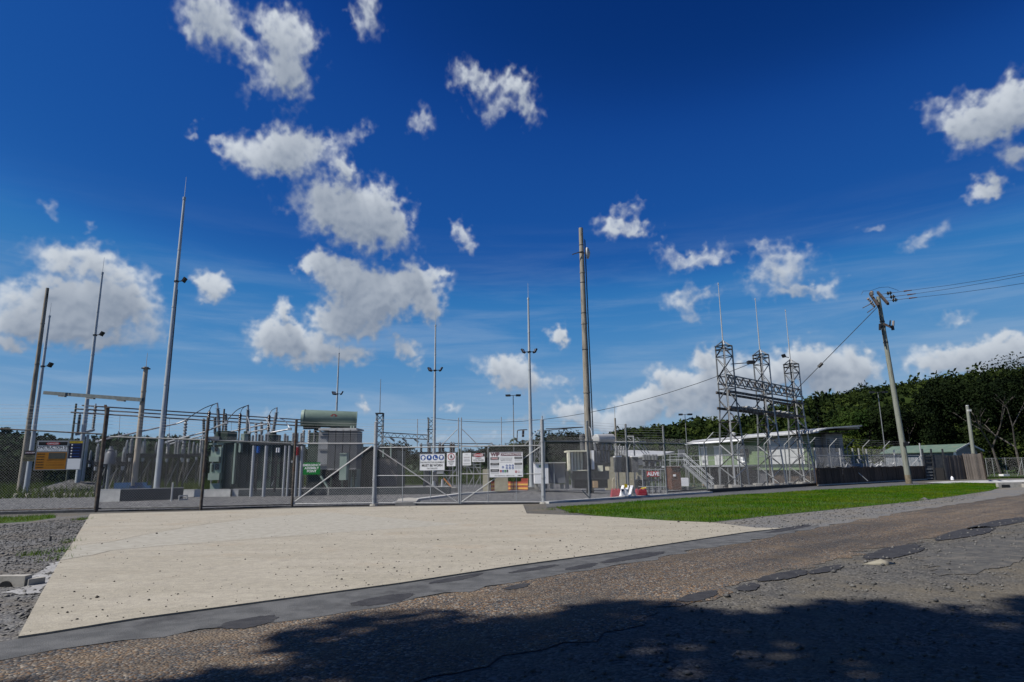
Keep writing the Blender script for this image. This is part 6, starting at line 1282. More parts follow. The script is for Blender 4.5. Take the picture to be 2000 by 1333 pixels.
P = BASE(1320, 905, 43); t = thing('rusty_bin', 'rust brown steel box left of the metal stairs', 'box', P); bx(P, 1312, 1330, 913, 957, 43, 1.4, 'body', rust_box, t); bx(P, 1310.5, 1331, 911, 913, 42.9, 1.6, 'lid', rust_box, t); bx(P, 1315, 1320, 927, 931, 42.95, .045, 'label_plate', white_p, t)
for k, (x0, x1) in enumerate([(1303, 1314), (1331, 1337), (1354, 1362)]): a = G((x0 + x1) / 2, 953); tag(MB(a).box(a + Z * .1, ((x1 - x0) * a.y / 1234, .5, .22)).build('timber_block', timber_pad), ['yellow timber block before the rusty box', 'small yellow timber block right of the rusty box', 'yellow timber block near the stair foot'][k], 'block')
P = BASE(1338, 905, 47); tag(bx(P, 1330, 1345, 934, 950, 47, .7, 'white_cabinet', white_p, None), 'white cabinet with timber top right of the rusty box', 'cabinet')

# ------------------------------------------------------------------ green office on stumps
BL, BR = AT(1366, 907, 70), AT(1590, 905, 53.5); BL.z = BR.z = 1.62; P = Vector((BL.x, BL.y, zg(BL.x, BL.y))); tb = thing('office_building', 'pale green office raised over a dark rust stained base, with curved pale roof', 'building', P)
u = (BR - BL); LB = u.length; u.normalize(); nf_ = Vector((-u.y, u.x, 0)); nf_ = nf_ if nf_.x < 0 else -nf_      # outward normal, towards the yard
def wall_u(px): # position along the facade of a sighting
    d = ray(px, 890); k = (BL - CAM).dot(nf_) / d.dot(nf_); return (CAM + d * k - BL).dot(u)
def wz(px, py): s_ = wall_u(px); p = BL + u * s_; return HZ(p, px, py)
WD = 2.7
def slab(s0, s1, z0, z1, d0, d1, name, m, par, zz=None):
    """block on the facade: along s, height z, depth d (d positive = out of the wall)"""
    za, zb = (z1, z1) if zz is None else zz; pts = [BL + u * s + nf_ * d for d in (d0, d1) for s in (s0, s1)]
    vs = [Vector((p.x, p.y, z0)) for p in pts] + [Vector((p.x, p.y, z)) for p, z in zip(pts, (za, zb, za, zb))]
    return MB(P).add(vs, [(0, 1, 3, 2), (4, 6, 7, 5), (0, 4, 5, 1), (2, 3, 7, 6), (0, 2, 6, 4), (1, 5, 7, 3)]).build(name, m, par)
FLZ = 1.62; ztop = 4.12
nbd = 15
for i in range(nbd): slab(0, LB, FLZ + (ztop - FLZ) * i / nbd + .006, FLZ + (ztop - FLZ) * (i + 1) / nbd - .006, -.12, 0.0 + .012 * (i % 1), 'cladding_board', clad_green, tb)
slab(.02, LB - .02, FLZ + .01, ztop - .01, -WD, -.13, 'wall_core', clad_green, tb)
for (x0, x1, y0, nm) in [(1370, 1382, 875, 'door'), (1396, 1411.5, 874, 'door'), (1440, 1456, 870, 'door')]:
    s0, s1 = wall_u(x0), wall_u(x1); o = slab(s0, s1, FLZ + .02, min(ztop - .2, wz(x0, y0)), -.02, .05, nm, door_grey, tb); slab(s0 - .06, s1 + .06, min(ztop - .2, wz(x0, y0)), min(ztop - .2, wz(x0, y0)) + .08, -.02, .06, 'door_frame', white_p, tb)
    MB(P).box(BL + u * (s0 + .18) + nf_ * .08 + Z * .0 + Vector((0, 0, 1.0)), (.06, .06, .14)).build('handle', dark_steel, o)
    if x0 == 1370: slab(s0 + .2, s1 - .2, FLZ + .25, FLZ + .55, .051, .06, 'vent', grey_rad, o)
s0, s1 = wall_u(1501), wall_u(1541); slab(s0, s1, FLZ + .02, FLZ + 2.3, -.02, .05, 'shutter', door_grey, tb); slab(wall_u(1543), wall_u(1569), FLZ + .02, FLZ + 2.3, -.02, .045, 'shutter', door_grey, tb); slab(wall_u(1569.6), wall_u(1570.8), FLZ, ztop, -.02, .04, 'corner_trim', white_p, tb)
slab(wall_u(1366.5), wall_u(1368), FLZ - .1, ztop, -.02, .07, 'downpipe', white_p, tb)
o = slab(wall_u(1454), wall_u(1463), FLZ + .75, FLZ + 1.5, .0, .5, 'air_conditioner', dark_steel, tb); slab(wall_u(1451), wall_u(1457), FLZ + .25, FLZ + 1.4, .0, .2, 'meter_box', white_p, tb)
slab(0, LB, FLZ - .28, FLZ, -WD, .04, 'floor_edge', green_dark, tb); slab(wall_u(1468), LB, FLZ - .5, FLZ - .29, -.1, .03, 'floor_beam', clad_green, tb)
# roof: two overlapping curved sheets, the right one higher
def roof_piece(s0, s1, zlo, out, label_m=roof_pale, thick=.10, rise=.55):
    mb = MB(P); k = 7; dv = [out, out - .12, out - .6, 0, -1.5, -3.5, -WD - .5]; zv = [-.22, -.05, .08, .18, .34, .48, .5]
    vs = []
    for s in (s0, s1):
        for d_, z_ in zip(dv, zv): p = BL + u * s + nf_ * d_; vs += [Vector((p.x, p.y, zlo + z_ * rise * 1.8)), Vector((p.x, p.y, zlo + z_ * rise * 1.8 - thick))]
    n = 2 * len(dv); F = []
    for i in range(len(dv) - 1): a_ = 2 * i; F += [(a_, a_ + 2, n + a_ + 2, n + a_), (a_ + 1, n + a_ + 1, n + a_ + 3, a_ + 3), (a_, a_ + 1, a_ + 3, a_ + 2), (n + a_, n + a_ + 2, n + a_ + 3, n + a_ + 1)]
    F += [(0, n, n + 1, 1)]; mb.add(vs, F); return mb.build('roof', label_m, tb)
roof_piece(-1.0, wall_u(1470), ztop + .02, .9); roof_piece(wall_u(1464), LB + 1.9, ztop + .22, .95, rise=.42)
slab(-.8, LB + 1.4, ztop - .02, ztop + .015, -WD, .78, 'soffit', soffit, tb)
mb = MB(P); mb.tube(BL + u * -1.0 + nf_ * .93 + Z * (ztop - 1.83), BL + u * wall_u(1470) + nf_ * .93 + Z * (ztop - 1.83), .09, n=8); mb.build('gutter', white_p, tb)
pv = BL + u * wall_u(1408) + nf_ * -1.6; MB(P).lathe(Vector((pv.x, pv.y, ztop + .3)), Vector((pv.x, pv.y, ztop + .85)), [(0, .2), (.4, .2), (.5, .32), (.85, .30), (1, .05)], 12).smooth().build('roof_ventilator', conc_white, tb)
end_wall = mat('grey_sheet_wall', (.26, .28, .30), (.32, .335, .35), 2, .6)  # blue-grey colour puts the roof's shade into the end wall
# shaded end rooms facing right
er = nf_ * -1.0
def endbox(s0, s1, e0, e1, z0, z1, name, m):   # e: distance back from the facade along the right end
    pts = [BR + u * s + er * e for s in (s0, s1) for e in (e0, e1)]; vs = [Vector((p.x, p.y, z)) for z in (z0, z1) for p in pts]
    return MB(P).add(vs, [(0, 1, 3, 2), (4, 6, 7, 5), (0, 4, 5, 1), (2, 3, 7, 6), (0, 2, 6, 4), (1, 5, 7, 3)]).build(name, m, tb)
endbox(.02, .10, .2, .9, FLZ + .05, ztop - .25, 'end_door', grey_rad); endbox(.02, .5, 1.0, 2.7, FLZ - .2, ztop - .05, 'end_room', end_wall); endbox(.5, .53, 1.1, 1.35, FLZ + .9, FLZ + 2.0, 'window', glass_d); endbox(.5, .53, 1.85, 2.3, FLZ + .9, FLZ + 2.1, 'window', glass_d); endbox(.5, .54, 1.8, 2.35, FLZ + .84, FLZ + .9, 'window_sill', white_p)
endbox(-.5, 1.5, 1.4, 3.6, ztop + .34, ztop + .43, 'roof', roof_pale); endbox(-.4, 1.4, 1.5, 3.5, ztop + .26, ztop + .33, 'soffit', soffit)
# base under the floor: dark rust stained blockwork in panels with a steel plate door
s = 0.0; k = 0
zb_ = -.8
while s < LB - .3:
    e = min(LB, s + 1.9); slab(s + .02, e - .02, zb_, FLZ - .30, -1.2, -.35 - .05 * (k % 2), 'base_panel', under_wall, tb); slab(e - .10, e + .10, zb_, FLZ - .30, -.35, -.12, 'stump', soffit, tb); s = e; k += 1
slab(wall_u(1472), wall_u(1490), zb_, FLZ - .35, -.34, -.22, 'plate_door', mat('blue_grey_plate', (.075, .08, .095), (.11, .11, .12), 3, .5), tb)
# walkway, handrails and stairs
tw_ = thing('walkway', 'galvanised walkway with handrails and stairs along the green office', 'walkway', P)
def along(s, d, z): p = BL + u * s + nf_ * d; return Vector((p.x, p.y, z))
sA, sB = -4.2, wall_u(1478)
MB(P).add([along(s, d, z) for z in (FLZ - .16, FLZ - .02) for d in (.10, 1.25) for s in (sA, sB)], [(0, 2, 3, 1), (4, 5, 7, 6), (0, 1, 5, 4), (2, 6, 7, 3), (0, 4, 6, 2), (1, 3, 7, 5)]).build('deck', galv, tw_)
for z in (.5, 1.0): MB(P).tube(along(sA, 1.22, FLZ + z), along(sB, 1.22, FLZ + z), .024, n=6).build('handrail', galv, tw_); MB(P).tube(along(sA, .2, FLZ + z), along(sA, 1.22, FLZ + z), .024, n=6).build('handrail', galv, tw_)
k = 0
for s in np.linspace(sA, sB, 10): MB(P).tube(along(s, 1.22, FLZ - .1), along(s, 1.22, FLZ + 1.0), .022, n=6).build('baluster', galv, tw_); MB(P).tube(along(s, 1.1, zb_), along(s, 1.1, FLZ - .16), .045, n=6).build('post', galv_dull, tw_)
e0, e1 = AT(1262 + 30, 907, 58), AT(1338, 907, 56); e0.z = e1.z = FLZ
MB(P).bar(e0 - Z * .09, e1 - Z * .09, 1.2, .14).build('landing', galv, tw_)
for z in (.5, 1.0):
    for dy in (-.55,): MB(P).tube(e0 + Vector((0, dy, z)), e1 + Vector((0, dy, z)), .024, n=6).build('handrail', galv, tw_)
for f in (0, .33, .66, 1): q = e0 + (e1 - e0) * f; MB(P).tube(q + Vector((0, -.55, -.1)), q + Vector((0, -.55, 1.0)), .022, n=6).build('baluster', galv, tw_); MB(P).tube(Vector((q.x, q.y - .45, zg(q.x, q.y))), q + Vector((0, -.45, -.1)), .045, n=6).build('post', galv_dull, tw_)
st0, st1 = AT(1337, 908, 55.5), AT(1394, 948, 52.0); st1.z = zg(st1.x, st1.y) + .05; wv = Vector((.25, .62, 0))
for s_ in (-1, 1):
    MB(P).bar(st0 + wv * s_, st1 + wv * s_, .06, .24).build('stringer', galv_dull, tw_)
    for z in (.5, .95): MB(P).tube(st0 + wv * s_ + Z * z, st1 + wv * s_ + Z * z, .022, n=6).build('handrail', galv, tw_)
    for f in (.04, .5, .96): q = st0 + (st1 - st0) * f + wv * s_; MB(P).tube(q, q + Z * .95, .022, n=6).build('baluster', galv, tw_)
for i in range(13): q = st0 + (st1 - st0) * (i + .5) / 13; MB(P).bar(q - wv, q + wv, .26, .04).build('tread', galv_dull, tw_)
q = G(1387, 951); tag(MB(q).box(q + Z * .1, (1.6, .9, .3), .2).build('stair_pad', timber_pad), 'tan concrete pad at the foot of the metal stairs', 'pad')
p = AT(1331, 886, 60); tag(MB(p).box(p, (.55, .5, .7)).tube(p - Z * .35, p - Z * 1.0, .05, n=6).build('camera_box', grey_rad), 'blue grey box on a post above the left walkway rail', 'box')

# ------------------------------------------------------------------ three lattice towers with beams
lat_m = [mat('rusty_angle', (.06, .045, .037), (.15, .13, .115), 5, .7, .2, c3=(.30, .30, .29), s3=2.5, lo3=.5, hi3=.62), white_steel, dark_steel, galv_dull]
TW = []
for k, (bpx, Y, tpx, ytop, ysp, lab) in enumerate([(1434, 46, 1424.5, 676, 556, 'left lattice tower with a spike, beside the metal stairs'), (1508, 49.6, 1497, 693, 586, 'middle lattice tower with a spike, before the white shutters'), (1568, 53, 1560.5, 711, 608, 'right lattice tower with a spike and a small floodlight')]):
    p0 = AT(bpx, 945, Y); P = Vector((p0.x, p0.y, zg(p0.x, p0.y))); tp = AT(tpx, ytop, Y); H = tp.z - P.z; t = thing('lattice_tower', lab, 'tower', P, 'tall lattice towers')
    crn = lattice(P, t, P, 1.42, .82, H, 13, [white_steel, galv_dull, white_steel if k else galv_dull, lat_m[0]], [lat_m[0], white_steel, lat_m[0], dark_steel, galv_dull], .085, .048, .60, X=Vector((.88, .47, 0)), Yv=Vector((-.47, .88, 0)))
    mb = MB(P)
    for i in (-1, 1):
        for j in (-1, 1): mb.angle(crn(1, i, j), P + Z * (H + .42), .08)
    mb.build('cap_frame', white_steel, t); mb = MB(P)
    for (i0, j0), (i1, j1) in (((-1, -1), (1, -1)), ((1, -1), (1, 1)), ((1, 1), (-1, 1)), ((-1, 1), (-1, -1))):
        for f in (1.0, .975): mb.angle(crn(f, i0, j0), crn(f, i1, j1), .07)
    mb.build('top_ring', lat_m[0], t)
    zs = AT(tpx - 8, ysp, Y).z; mb = MB(P).tube(P + Z * (H + .35), P + Z * (H + (zs - H - P.z) * .5), .05, .042, n=6).tube(P + Z * (H + (zs - H - P.z) * .5), Vector((P.x, P.y, zs)), .035, .025, n=6); mb.build('spike', white_steel, t); MB(P).tube(Vector((P.x, P.y, zs)), Vector((P.x, P.y, zs + .16)), .05, .02, n=6).build('spike_tip', galv, t)
    for i in (-1, 1):
        for j in (-1, 1): q = crn(0, i, j); MB(P).box(Vector((q.x, q.y, q.z + .12)), (.6, .6, .4)).build('footing', conc, t)
    TW.append((P, H, crn, t))
P, H, crn, t = TW[0]; q = P + Z * (H * .87); MB(P).bar(q + Vector((.5, .1, 0)), q + Vector((1.9, .2, .1)), .06).build('lamp_arm', galv_dull, t); MB(P).box(q + Vector((2.0, .15, .12)), (.5, .4, .22)).build('floodlight', black_m, t)
P, H, crn, t = TW[2]; flood(P, t, P + Z * (H + .5) + Vector((-.25, -.3, 0)), math.pi * 1.1, s=.36)
def hb(P, H, f, off=(0, 0, 0)): return P + Z * (H * f) + Vector(off)
def span(label, f0, f1, name, truss, wdt=.7, dep=.62):
    (Pa, Ha, *_), (Pb, Hb, *_) = TW[0], TW[2]; a, b = Pa + Z * (Ha * f0), Pb + Z * (Hb * f1); uu = (b - a).normalized(); a = a - uu * .6; b = b + uu * .6; sd = Vector((-uu.y, uu.x, 0)) * wdt / 2; t = thing(name, label, 'beam', a, 'lattice tower beams')
    for s in (-1, 1):
        for q in ((0, -dep) if truss else (0,)): MB(a).bar(a + sd * s + Z * q, b + sd * s + Z * q, .08 if truss else .10, .08 if truss else .18).build('chord', lat_m[3] if truss else lat_m[0], t)
    if truss:
        n = 24
        for k in range(n):
            p, q = a + (b - a) * k / n, a + (b - a) * (k + 1) / n; z0, z1 = (0, -dep) if k % 2 else (-dep, 0)
            for s in (-1, 1): MB(a).bar(p + sd * s + Z * z0, q + sd * s + Z * z1, .06).build('web_brace', lat_m[(k + (s > 0)) % 2 * 3], t)
            if k % 2: MB(a).bar(p + sd, q - sd, .05).build('lacing', white_steel, t)
    return a, b, sd, t
span('lattice truss beam across the three lattice towers, highest of three', .785, .785, 'truss_beam', True)
span('double channel beam across the three lattice towers, middle of three', .665, .665, 'channel_beam', False, 1.0)
a, b, sd, t = span('double channel beam across the three lattice towers, lowest of three', .555, .555, 'channel_beam', False, 1.0)
for f in (.20, .27, .34, .62, .70, .78): c = a + (b - a) * f; MB(a).bar(c - sd * 1.3 + Z * .2, c + sd * 1.3 + Z * .2, .40, .07).build('mounting_plate', conc_white, t)
P, H, *_ = TW[0]
for (k, sgn) in ((0, 1), (1, -1), (1, 1), (2, -1)):
    P, H, crn, t = TW[k]; a = P + Z * (H * .66) + (TW[2][0] - TW[0][0]).normalized() * .6 * sgn; MB(P).angle(P + Z * (H * .56) + (TW[2][0] - TW[0][0]).normalized() * 2.0 * sgn, a, .08).build('knee_brace', dark_steel, t)

# ------------------------------------------------------------------ leaning timber power pole and lines
P = G(1776, 945.5); T = AT(1715, 580, P.y); t = thing('power_pole', 'leaning grey green timber power pole with crossarms, standing on the lawn', 'pole', P)
D = (T - P); pa = lambda f: P + D * f
mb = MB(P)
for f0, f1 in zip([-.02, .15, .35, .55, .75], [.15, .35, .55, .75, 1.0]): mb.tube(pa(f0), pa(f1), .225 - .075 * max(0, f0), .225 - .075 * f1, n=14)
mb.smooth().build('pole', wood_pole, t)
MB(P).tube(pa(.0) , pa(.045), .235, .23, n=14).smooth().build('stained_butt', mat('butt_stain', (.17, .14, .09), (.26, .22, .16), 6, .9), t)
ld = (AT(2000, 534, P.y - 16) - T).normalized(); ld.z = 0; ld.normalize(); cr = Vector((-ld.y, ld.x, 0)); s_px = P.y / 1234
arms = []
for (p, q) in (((1702, 578), (1713, 594)), ((1717.5, 575), (1731, 590))):
    a, b = AT(*p, P.y + 1.0), AT(*q, P.y - 1.0); MB(P).bar(a + (a - b) * .25, b + (b - a) * .25, .16, .20).build('crossarm', wood_arm, t); arms.append((a, b))
ends = []
for k, (x0, y0, x1, y1, xe, ye) in enumerate([(1722, 575, 1775, 568, 2000, 529), (1728, 582, 1782, 575, 2000, 534), (1733, 588, 1785, 582, 2000, 549)]):
    a, b = AT(x0, y0, P.y - .3 * k), AT(x1, y1, P.y - 1.4 - .3 * k); MB(P).tube(a, b, .02, n=5).build('strain_rod', dark_steel, t)
    c0, c1 = a + (b - a) * .20, a + (b - a) * .38; o = MB(P).sheds(c0, c1, .17, 2, .3).smooth().build('strain_insulator', mat('dark_glass_insulator', (.05, .05, .045), (.08, .08, .07), 5, .25) if k == 0 else bpy.data.materials['dark_glass_insulator'], t); MB(P).tube(b - (b - a) * .18, b + (b - a) * .12, .06, .03, n=6).build('clamp', rust_box, t)
    e = AT(xe, ye, P.y - 14); e2 = b + (e - b) * 1.6; tag(MB(b).path([b, b + (e2 - b) * .25 - Z * .12, b + (e2 - b) * .5 - Z * .16, b + (e2 - b) * .75 - Z * .12, e2], .013, 5).build('overhead_wire', black_m), ['upper overhead wire leaving the timber pole to the right', 'middle overhead wire leaving the timber pole to the right', 'lower overhead wire leaving the timber pole to the right'][k], 'wire', 'overhead power lines')
a = AT(1703, 574, P.y); MB(P).sheds(a - Z * .12, a + Z * .22, .16, 3, .4).smooth().build('pin_insulator', glass_ins, t)
for p0, p1, q in (((1694, 583), (1704, 592), (1685, 602)), ((1700, 590), (1709, 600), (1694, 611))):
    a, b, c = AT(*p0, P.y - .5), AT(*p1, P.y - .5), AT(*q, P.y - .5); MB(P).sheds(a, b, .12, 3, .5).smooth().build('cutout_insulator', glass_ins, t); MB(P).tube(b, c, .035, n=6).build('fuse_tube', rust_post, t)
MB(P).path([AT(1682, 576, P.y), AT(1686, 569, P.y), AT(1700, 568.5, P.y), AT(1718, 562, P.y), AT(1735, 561, P.y), AT(1755, 568, P.y)], .014, 5).build('tap_wire', black_m, t)
zl = (945.5 - 634) / 365; q = pa(.84); a, b = AT(1726, 633, P.y - .2), AT(1744, 641, P.y - .9); MB(P).bar(a, b, .12, .16).build('lower_arm', wood_arm, t); MB(P).tube(AT(1743, 636, P.y - .8), AT(1744, 645, P.y - .8), .10, .12, n=8).build('fuse_base', black_m, t)
MB(P).tube(AT(1745, 627, P.y - .9), AT(1744.5, 637, P.y - .9), .09, n=8).build('surge_arrester', glass_ins, t); MB(P).tube(AT(1739, 626, P.y - .7), AT(1738, 636, P.y - .7), .06, n=8).build('surge_arrester', porc_dark, t)
MB(P).path([pa(.98) + Vector((-.22, -.2, 0)), pa(.8) + Vector((-.24, -.2, 0)), pa(.72) + Vector((-.23, -.2, 0))], .045, 6).build('riser_conduit', black_m, t); MB(P).tube(AT(1718, 633, P.y - .3), AT(1718.5, 645, P.y - .3), .07, .09, n=8).build('cable_bell', black_m, t)
mb = MB(P)
for f in (.86, .83, .745): mb.tube(pa(f - .003), pa(f + .003), .19, n=14)
mb.build('steel_band', dark_steel, t); a = AT(1769, 868, P.y - .25); MB(P).box(a, (.34, .16, .28)).build('number_plate', black_m, t)
a, b = AT(1716, 598, P.y), TW[2][0] + Z * (TW[2][1] * .76); c = a + (b - a) * .73 * .78; tag(MB(a).tube(a, b, .028, n=5).build('stay_wire', dark_steel), 'stay wire slanting down left from the timber pole top', 'wire')
dv = (b - a).normalized(); m_ = a + (b - a) * .68; tag(MB(m_).tube(m_ - dv * .22, m_ + dv * .22, .13, n=8).build('stay_insulator', black_m), 'small black stay insulator half way down the slanting stay wire', 'insulator')
a, b = TW[1][0] + Z * (TW[1][1] - .4), tw[1][0] + Z * tw[1][1]; pts = [a + (b - a) * f - Z * (2.2 * 4 * f * (1 - f)) for f in [i / 14 for i in range(15)]]; tag(MB(a).path(pts, .024, 5).build('span_wire', black_m), 'long sagging wire from the middle lattice tower to the far gantry', 'wire')

# ------------------------------------------------------------------ paling wall and inner compound
A, B = AT(1592, 912, 46.8), AT(1806, 911, 59.5); L_ = (Vector((B.x, B.y, 0)) - Vector((A.x, A.y, 0))); n_ = 44; t = thing('paling_wall', 'wall of dark brown weathered vertical palings behind the security fence', 'wall', Vector((A.x, A.y, 0)))
O = Vector((A.x, A.y, 0)); uu = L_ / L_.length; nn = Vector((uu.y, -uu.x, 0)); rr_ = random.Random(3); base_me = []
for k in range(4): b_ = MB().box((0, 0, .5), (L_.length / n_ * .93, .04, 1.0)); me = bpy.data.meshes.new('paling'); me.from_pydata(b_.v, [], b_.f); me.materials.append(plank_m); base_me.append(me)
for k in range(n_):
    q = uu * (L_.length * (k + .5) / n_) + nn * rr_.uniform(-.02, .02); g_ = zg(O.x + q.x, O.y + q.y); top = 1.33 + rr_.uniform(-.05, .05); o = bpy.data.objects.new('paling', base_me[k % 4]); C.objects.link(o); o.parent = t; o.location = (q.x, q.y, min(g_, 0)); o.scale = (1, 1, top - min(g_, 0)); o.rotation_euler = (rr_.gauss(0, .01), rr_.gauss(0, .012), math.atan2(uu.y, uu.x))
for z in (.1, 1.26): MB(O).bar(O + uu * .0 + nn * .06 + Z * z, O + L_ + nn * .06 + Z * z, .05, .10).build('rail', [conc, plank_m][z > 1], t)
# silver compound fence standing behind the palings
t = thing('compound_fence', 'silver mesh compound fence with braced posts above the brown palings', 'fence', O)
cp = [AT(x_, 890, Y) for x_, Y in ((1592, 48.2), (1641, 51.2), (1693, 54.8), (1747, 58.5), (1799, 61.5))]
for i, c in enumerate(cp):
    c0 = Vector((c.x, c.y, zg(c.x, c.y))); h_ = AT(0 + 1641, 876, 51).z if i != 4 else AT(1799, 866, 61.5).z; MB(O).tube(c0, Vector((c.x, c.y, h_)), .06, n=8).smooth().build('post', white_steel, t)
for a, b in zip(cp, cp[1:]): MB(O).tube(a, b, .03, n=6).build('rail', white_steel, t); a0, b0 = Vector((a.x, a.y, 0)), Vector((b.x, b.y, 0)); chain(a0, b0, .2, min(a.z, b.z), O, .11, .0022).build('chain_mesh', wire_m, t, kind='stuff')
for i, (p, q) in enumerate((((1641, 893), (1695, 940)), ((1641, 893), (1652, 915)), ((1799, 890), (1778, 912)), ((1800, 890), (1793, 912)), ((1655, 905), (1638, 945)))): Y = 51.1 if p[0] < 1700 else 61.2; MB(O).tube(AT(*p, Y - .1), AT(*q, Y - .15), .035, n=6).build('brace', white_steel, t)
rr_ = random.Random(9); 
for k in range(7):
    x_ = 1655 + 14 * k; p = AT(x_, 905, 54.5 + (x_ - 1655) * .075); p.z = zg(p.x, p.y); hh_ = rr_.uniform(1.7, 2.3); w2 = rr_.uniform(.35, .7); mb = MB(p)
    for j in range(7): a0 = Vector((rr_.uniform(-w2, w2), rr_.uniform(-.3, .3), rr_.uniform(.3, hh_))); b0 = Vector((rr_.uniform(-w2, w2), rr_.uniform(-.3, .3), rr_.uniform(.3, hh_))); mb.tube(p + a0, p + b0, .05, n=5)
    mb.box(p + Z * (hh_ * .4), (w2 * 1.4, .5, hh_ * .8)); tag(mb.build('stacked_hardware', galv), ['stacked silver hardware beside the compound corner post', 'stacked silver pipe bundle second in the compound', 'stacked silver hardware under the brace wires', 'stacked silver hardware in the middle of the compound', 'stacked silver hardware left of the timber pole', 'stacked silver hardware just behind the timber pole', 'stacked silver hardware right of the timber pole'][k], 'hardware', 'silver hardware stacked in the compound')
for k, x_ in enumerate((1668, 1680)): p = AT(x_, 905, 56); p.z = zg(p.x, p.y); tag(MB(p).tube(p, Vector((p.x, p.y, AT(x_, 876, 56).z)), .07, n=7).build('compound_post', white_steel), ['short silver post left of its twin in the compound', 'short silver post right of its twin in the compound'][k], 'post', 'short compound posts')

# ------------------------------------------------------------------ shed, screens and lane at far right
A = AT(1728, 884, 74); B = AT(1862, 884, 67); P = Vector((B.x, B.y, 0)); t = thing('shed', 'long low shed with green gable roof at the right behind the timber pole', 'shed', P); uu = Vector((B.x - A.x, B.y - A.y, 0)); L_ = uu.length; uu.normalize(); nn = Vector((uu.y, -uu.x, 0)); nn = nn if nn.y < 0 else -nn; A0, B0 = Vector((A.x, A.y, 0)), Vector((B.x, B.y, 0)); Wd_ = 4.0
ze = AT(1882, 880.5, 67).z; zr = AT(1888, 869, 68).z + .1
def quadbox(p, q, d0, d1, z0, z1, name, m): return MB(P).add([v_ + nn * d + Z * z for z in (z0, z1) for d in (d0, d1) for v_ in (p, q)], [(0, 2, 3, 1), (4, 5, 7, 6), (0, 1, 5, 4), (2, 6, 7, 3), (0, 4, 6, 2), (1, 3, 7, 5)]).build(name, m, t)
nsh = 18
for k in range(nsh): quadbox(A0 + uu * (L_ * k / nsh + .012), A0 + uu * (L_ * (k + 1) / nsh - .012), -.06, 0, -.9, ze, 'wall_sheet', shed_wall)
quadbox(A0, B0, -Wd_, -.1, -.9, ze, 'wall_core', shed_wall); quadbox(B0 - uu * .02, B0 + uu * .05, -.35, .03, -.9, ze, 'corner_trim', white_p)
for s in (0, 1):
    d0, d1 = (.35, -Wd_ / 2) if s == 0 else (-Wd_ - .3, -Wd_ / 2); p, q = A0 - uu * .4, B0 + uu * .5; MB(P).add([p + nn * d0 + Z * (ze - .05), q + nn * d0 + Z * (ze - .05), q + nn * d1 + Z * zr, p + nn * d1 + Z * zr] + [v_ - Z * .09 for v_ in (p + nn * d0 + Z * (ze - .05), q + nn * d0 + Z * (ze - .05), q + nn * d1 + Z * zr, p + nn * d1 + Z * zr)], [(0, 1, 2, 3), (7, 6, 5, 4), (0, 4, 5, 1), (1, 5, 6, 2), (2, 6, 7, 3), (3, 7, 4, 0)]).build('roof', roof_green, t)
MB(P).add([B0 + uu * .02 + Z * ze, B0 + uu * .02 + nn * -Wd_ + Z * ze, B0 + uu * .02 + nn * (-Wd_ / 2) + Z * (zr - .1), B0 + uu * .08 + Z * ze, B0 + uu * .08 + nn * -Wd_ + Z * ze, B0 + uu * .08 + nn * (-Wd_ / 2) + Z * (zr - .1)], [(0, 1, 2), (5, 4, 3), (0, 3, 4, 1), (1, 4, 5, 2), (2, 5, 3, 0)]).build('gable', shed_wall, t)
for s0, s1 in ((0.0, .5), (.5, 1.0)): p, q = B0 + uu * .52 + nn * (.35 if s0 == 0 else -Wd_ / 2), B0 + uu * .52 + nn * (-Wd_ / 2 if s0 == 0 else -Wd_ - .3); MB(P).bar(p + Z * (ze - .02 if s0 == 0 else zr), q + Z * (zr if s0 == 0 else ze - .02), .05, .16).build('barge_board', conc_white, t)
# dark sheet gates
P = G(1828, 939); t = thing('sheet_gate', 'dark blue grey sheet gates with ladder like ribs right of the timber pole', 'gate', P); Yg = 59.5
bx(P, 1806, 1845, 889, 938.5, Yg, .05, 'sheet', mat('dark_gate_sheet', (.035, .042, .05), (.055, .06, .068), 3, .6), t)
for x_ in (1806, 1823, 1845.5): bx(P, x_ - 1.2, x_ + 1.2, 877, 939, Yg - .1, .12, 'gate_post', dark_steel, t)
for y in (891, 896, 904, 916, 922, 928, 934): bx(P, 1808, 1822, y, y + 1.3, Yg - .08, .06, 'rib', galv_dull if y > 910 else dark_steel, t)
bx(P, 1825, 1844, 914, 938, Yg - .06, .05, 'lower_panel', soffit, t)
def palings(label, a, b, x0, x1, y0, y1, n, lean=0.0, seed=1):
    Aa, Bb = AT(x0, y1, a), AT(x1, y1, b); O = Vector((Aa.x, Aa.y, 0)); t = thing('paling_screen', label, 'fence', O); uu = Vector((Bb.x - Aa.x, Bb.y - Aa.y, 0)); L_ = uu.length; uu.normalize(); h_ = AT(x0, y0, a).z; rr_ = random.Random(seed); b_ = MB().box((0, 0, .5), (L_ / n * .92, .03, 1)); me = bpy.data.meshes.new('paling'); me.from_pydata(b_.v, [], b_.f); me.materials.append(plank_grey)
    for k in range(n): o = bpy.data.objects.new('paling', me); C.objects.link(o); o.parent = t; q = uu * (L_ * (k + .5) / n); o.location = (q.x, q.y + rr_.uniform(-.02, .02), -.05); o.scale = (1, 1, h_ + rr_.uniform(-.03, .05)); o.rotation_euler = (0, lean, math.atan2(uu.y, uu.x))
    for z in (.3, h_ * .8): MB(O).bar(O + Z * z + Vector((0, .06, 0)), O + uu * L_ + Z * z + Vector((0, .06, 0)), .05, .09).build('rail', plank_grey, t)
    MB(O).bar(O + uu * L_ - Z * .1 + Vector((0, -.06, 0)), O + uu * (L_ - .0) + Z * (h_ + .1) + Vector((-.12, -.06, 0)), .10).build('post', wood_arm, t)
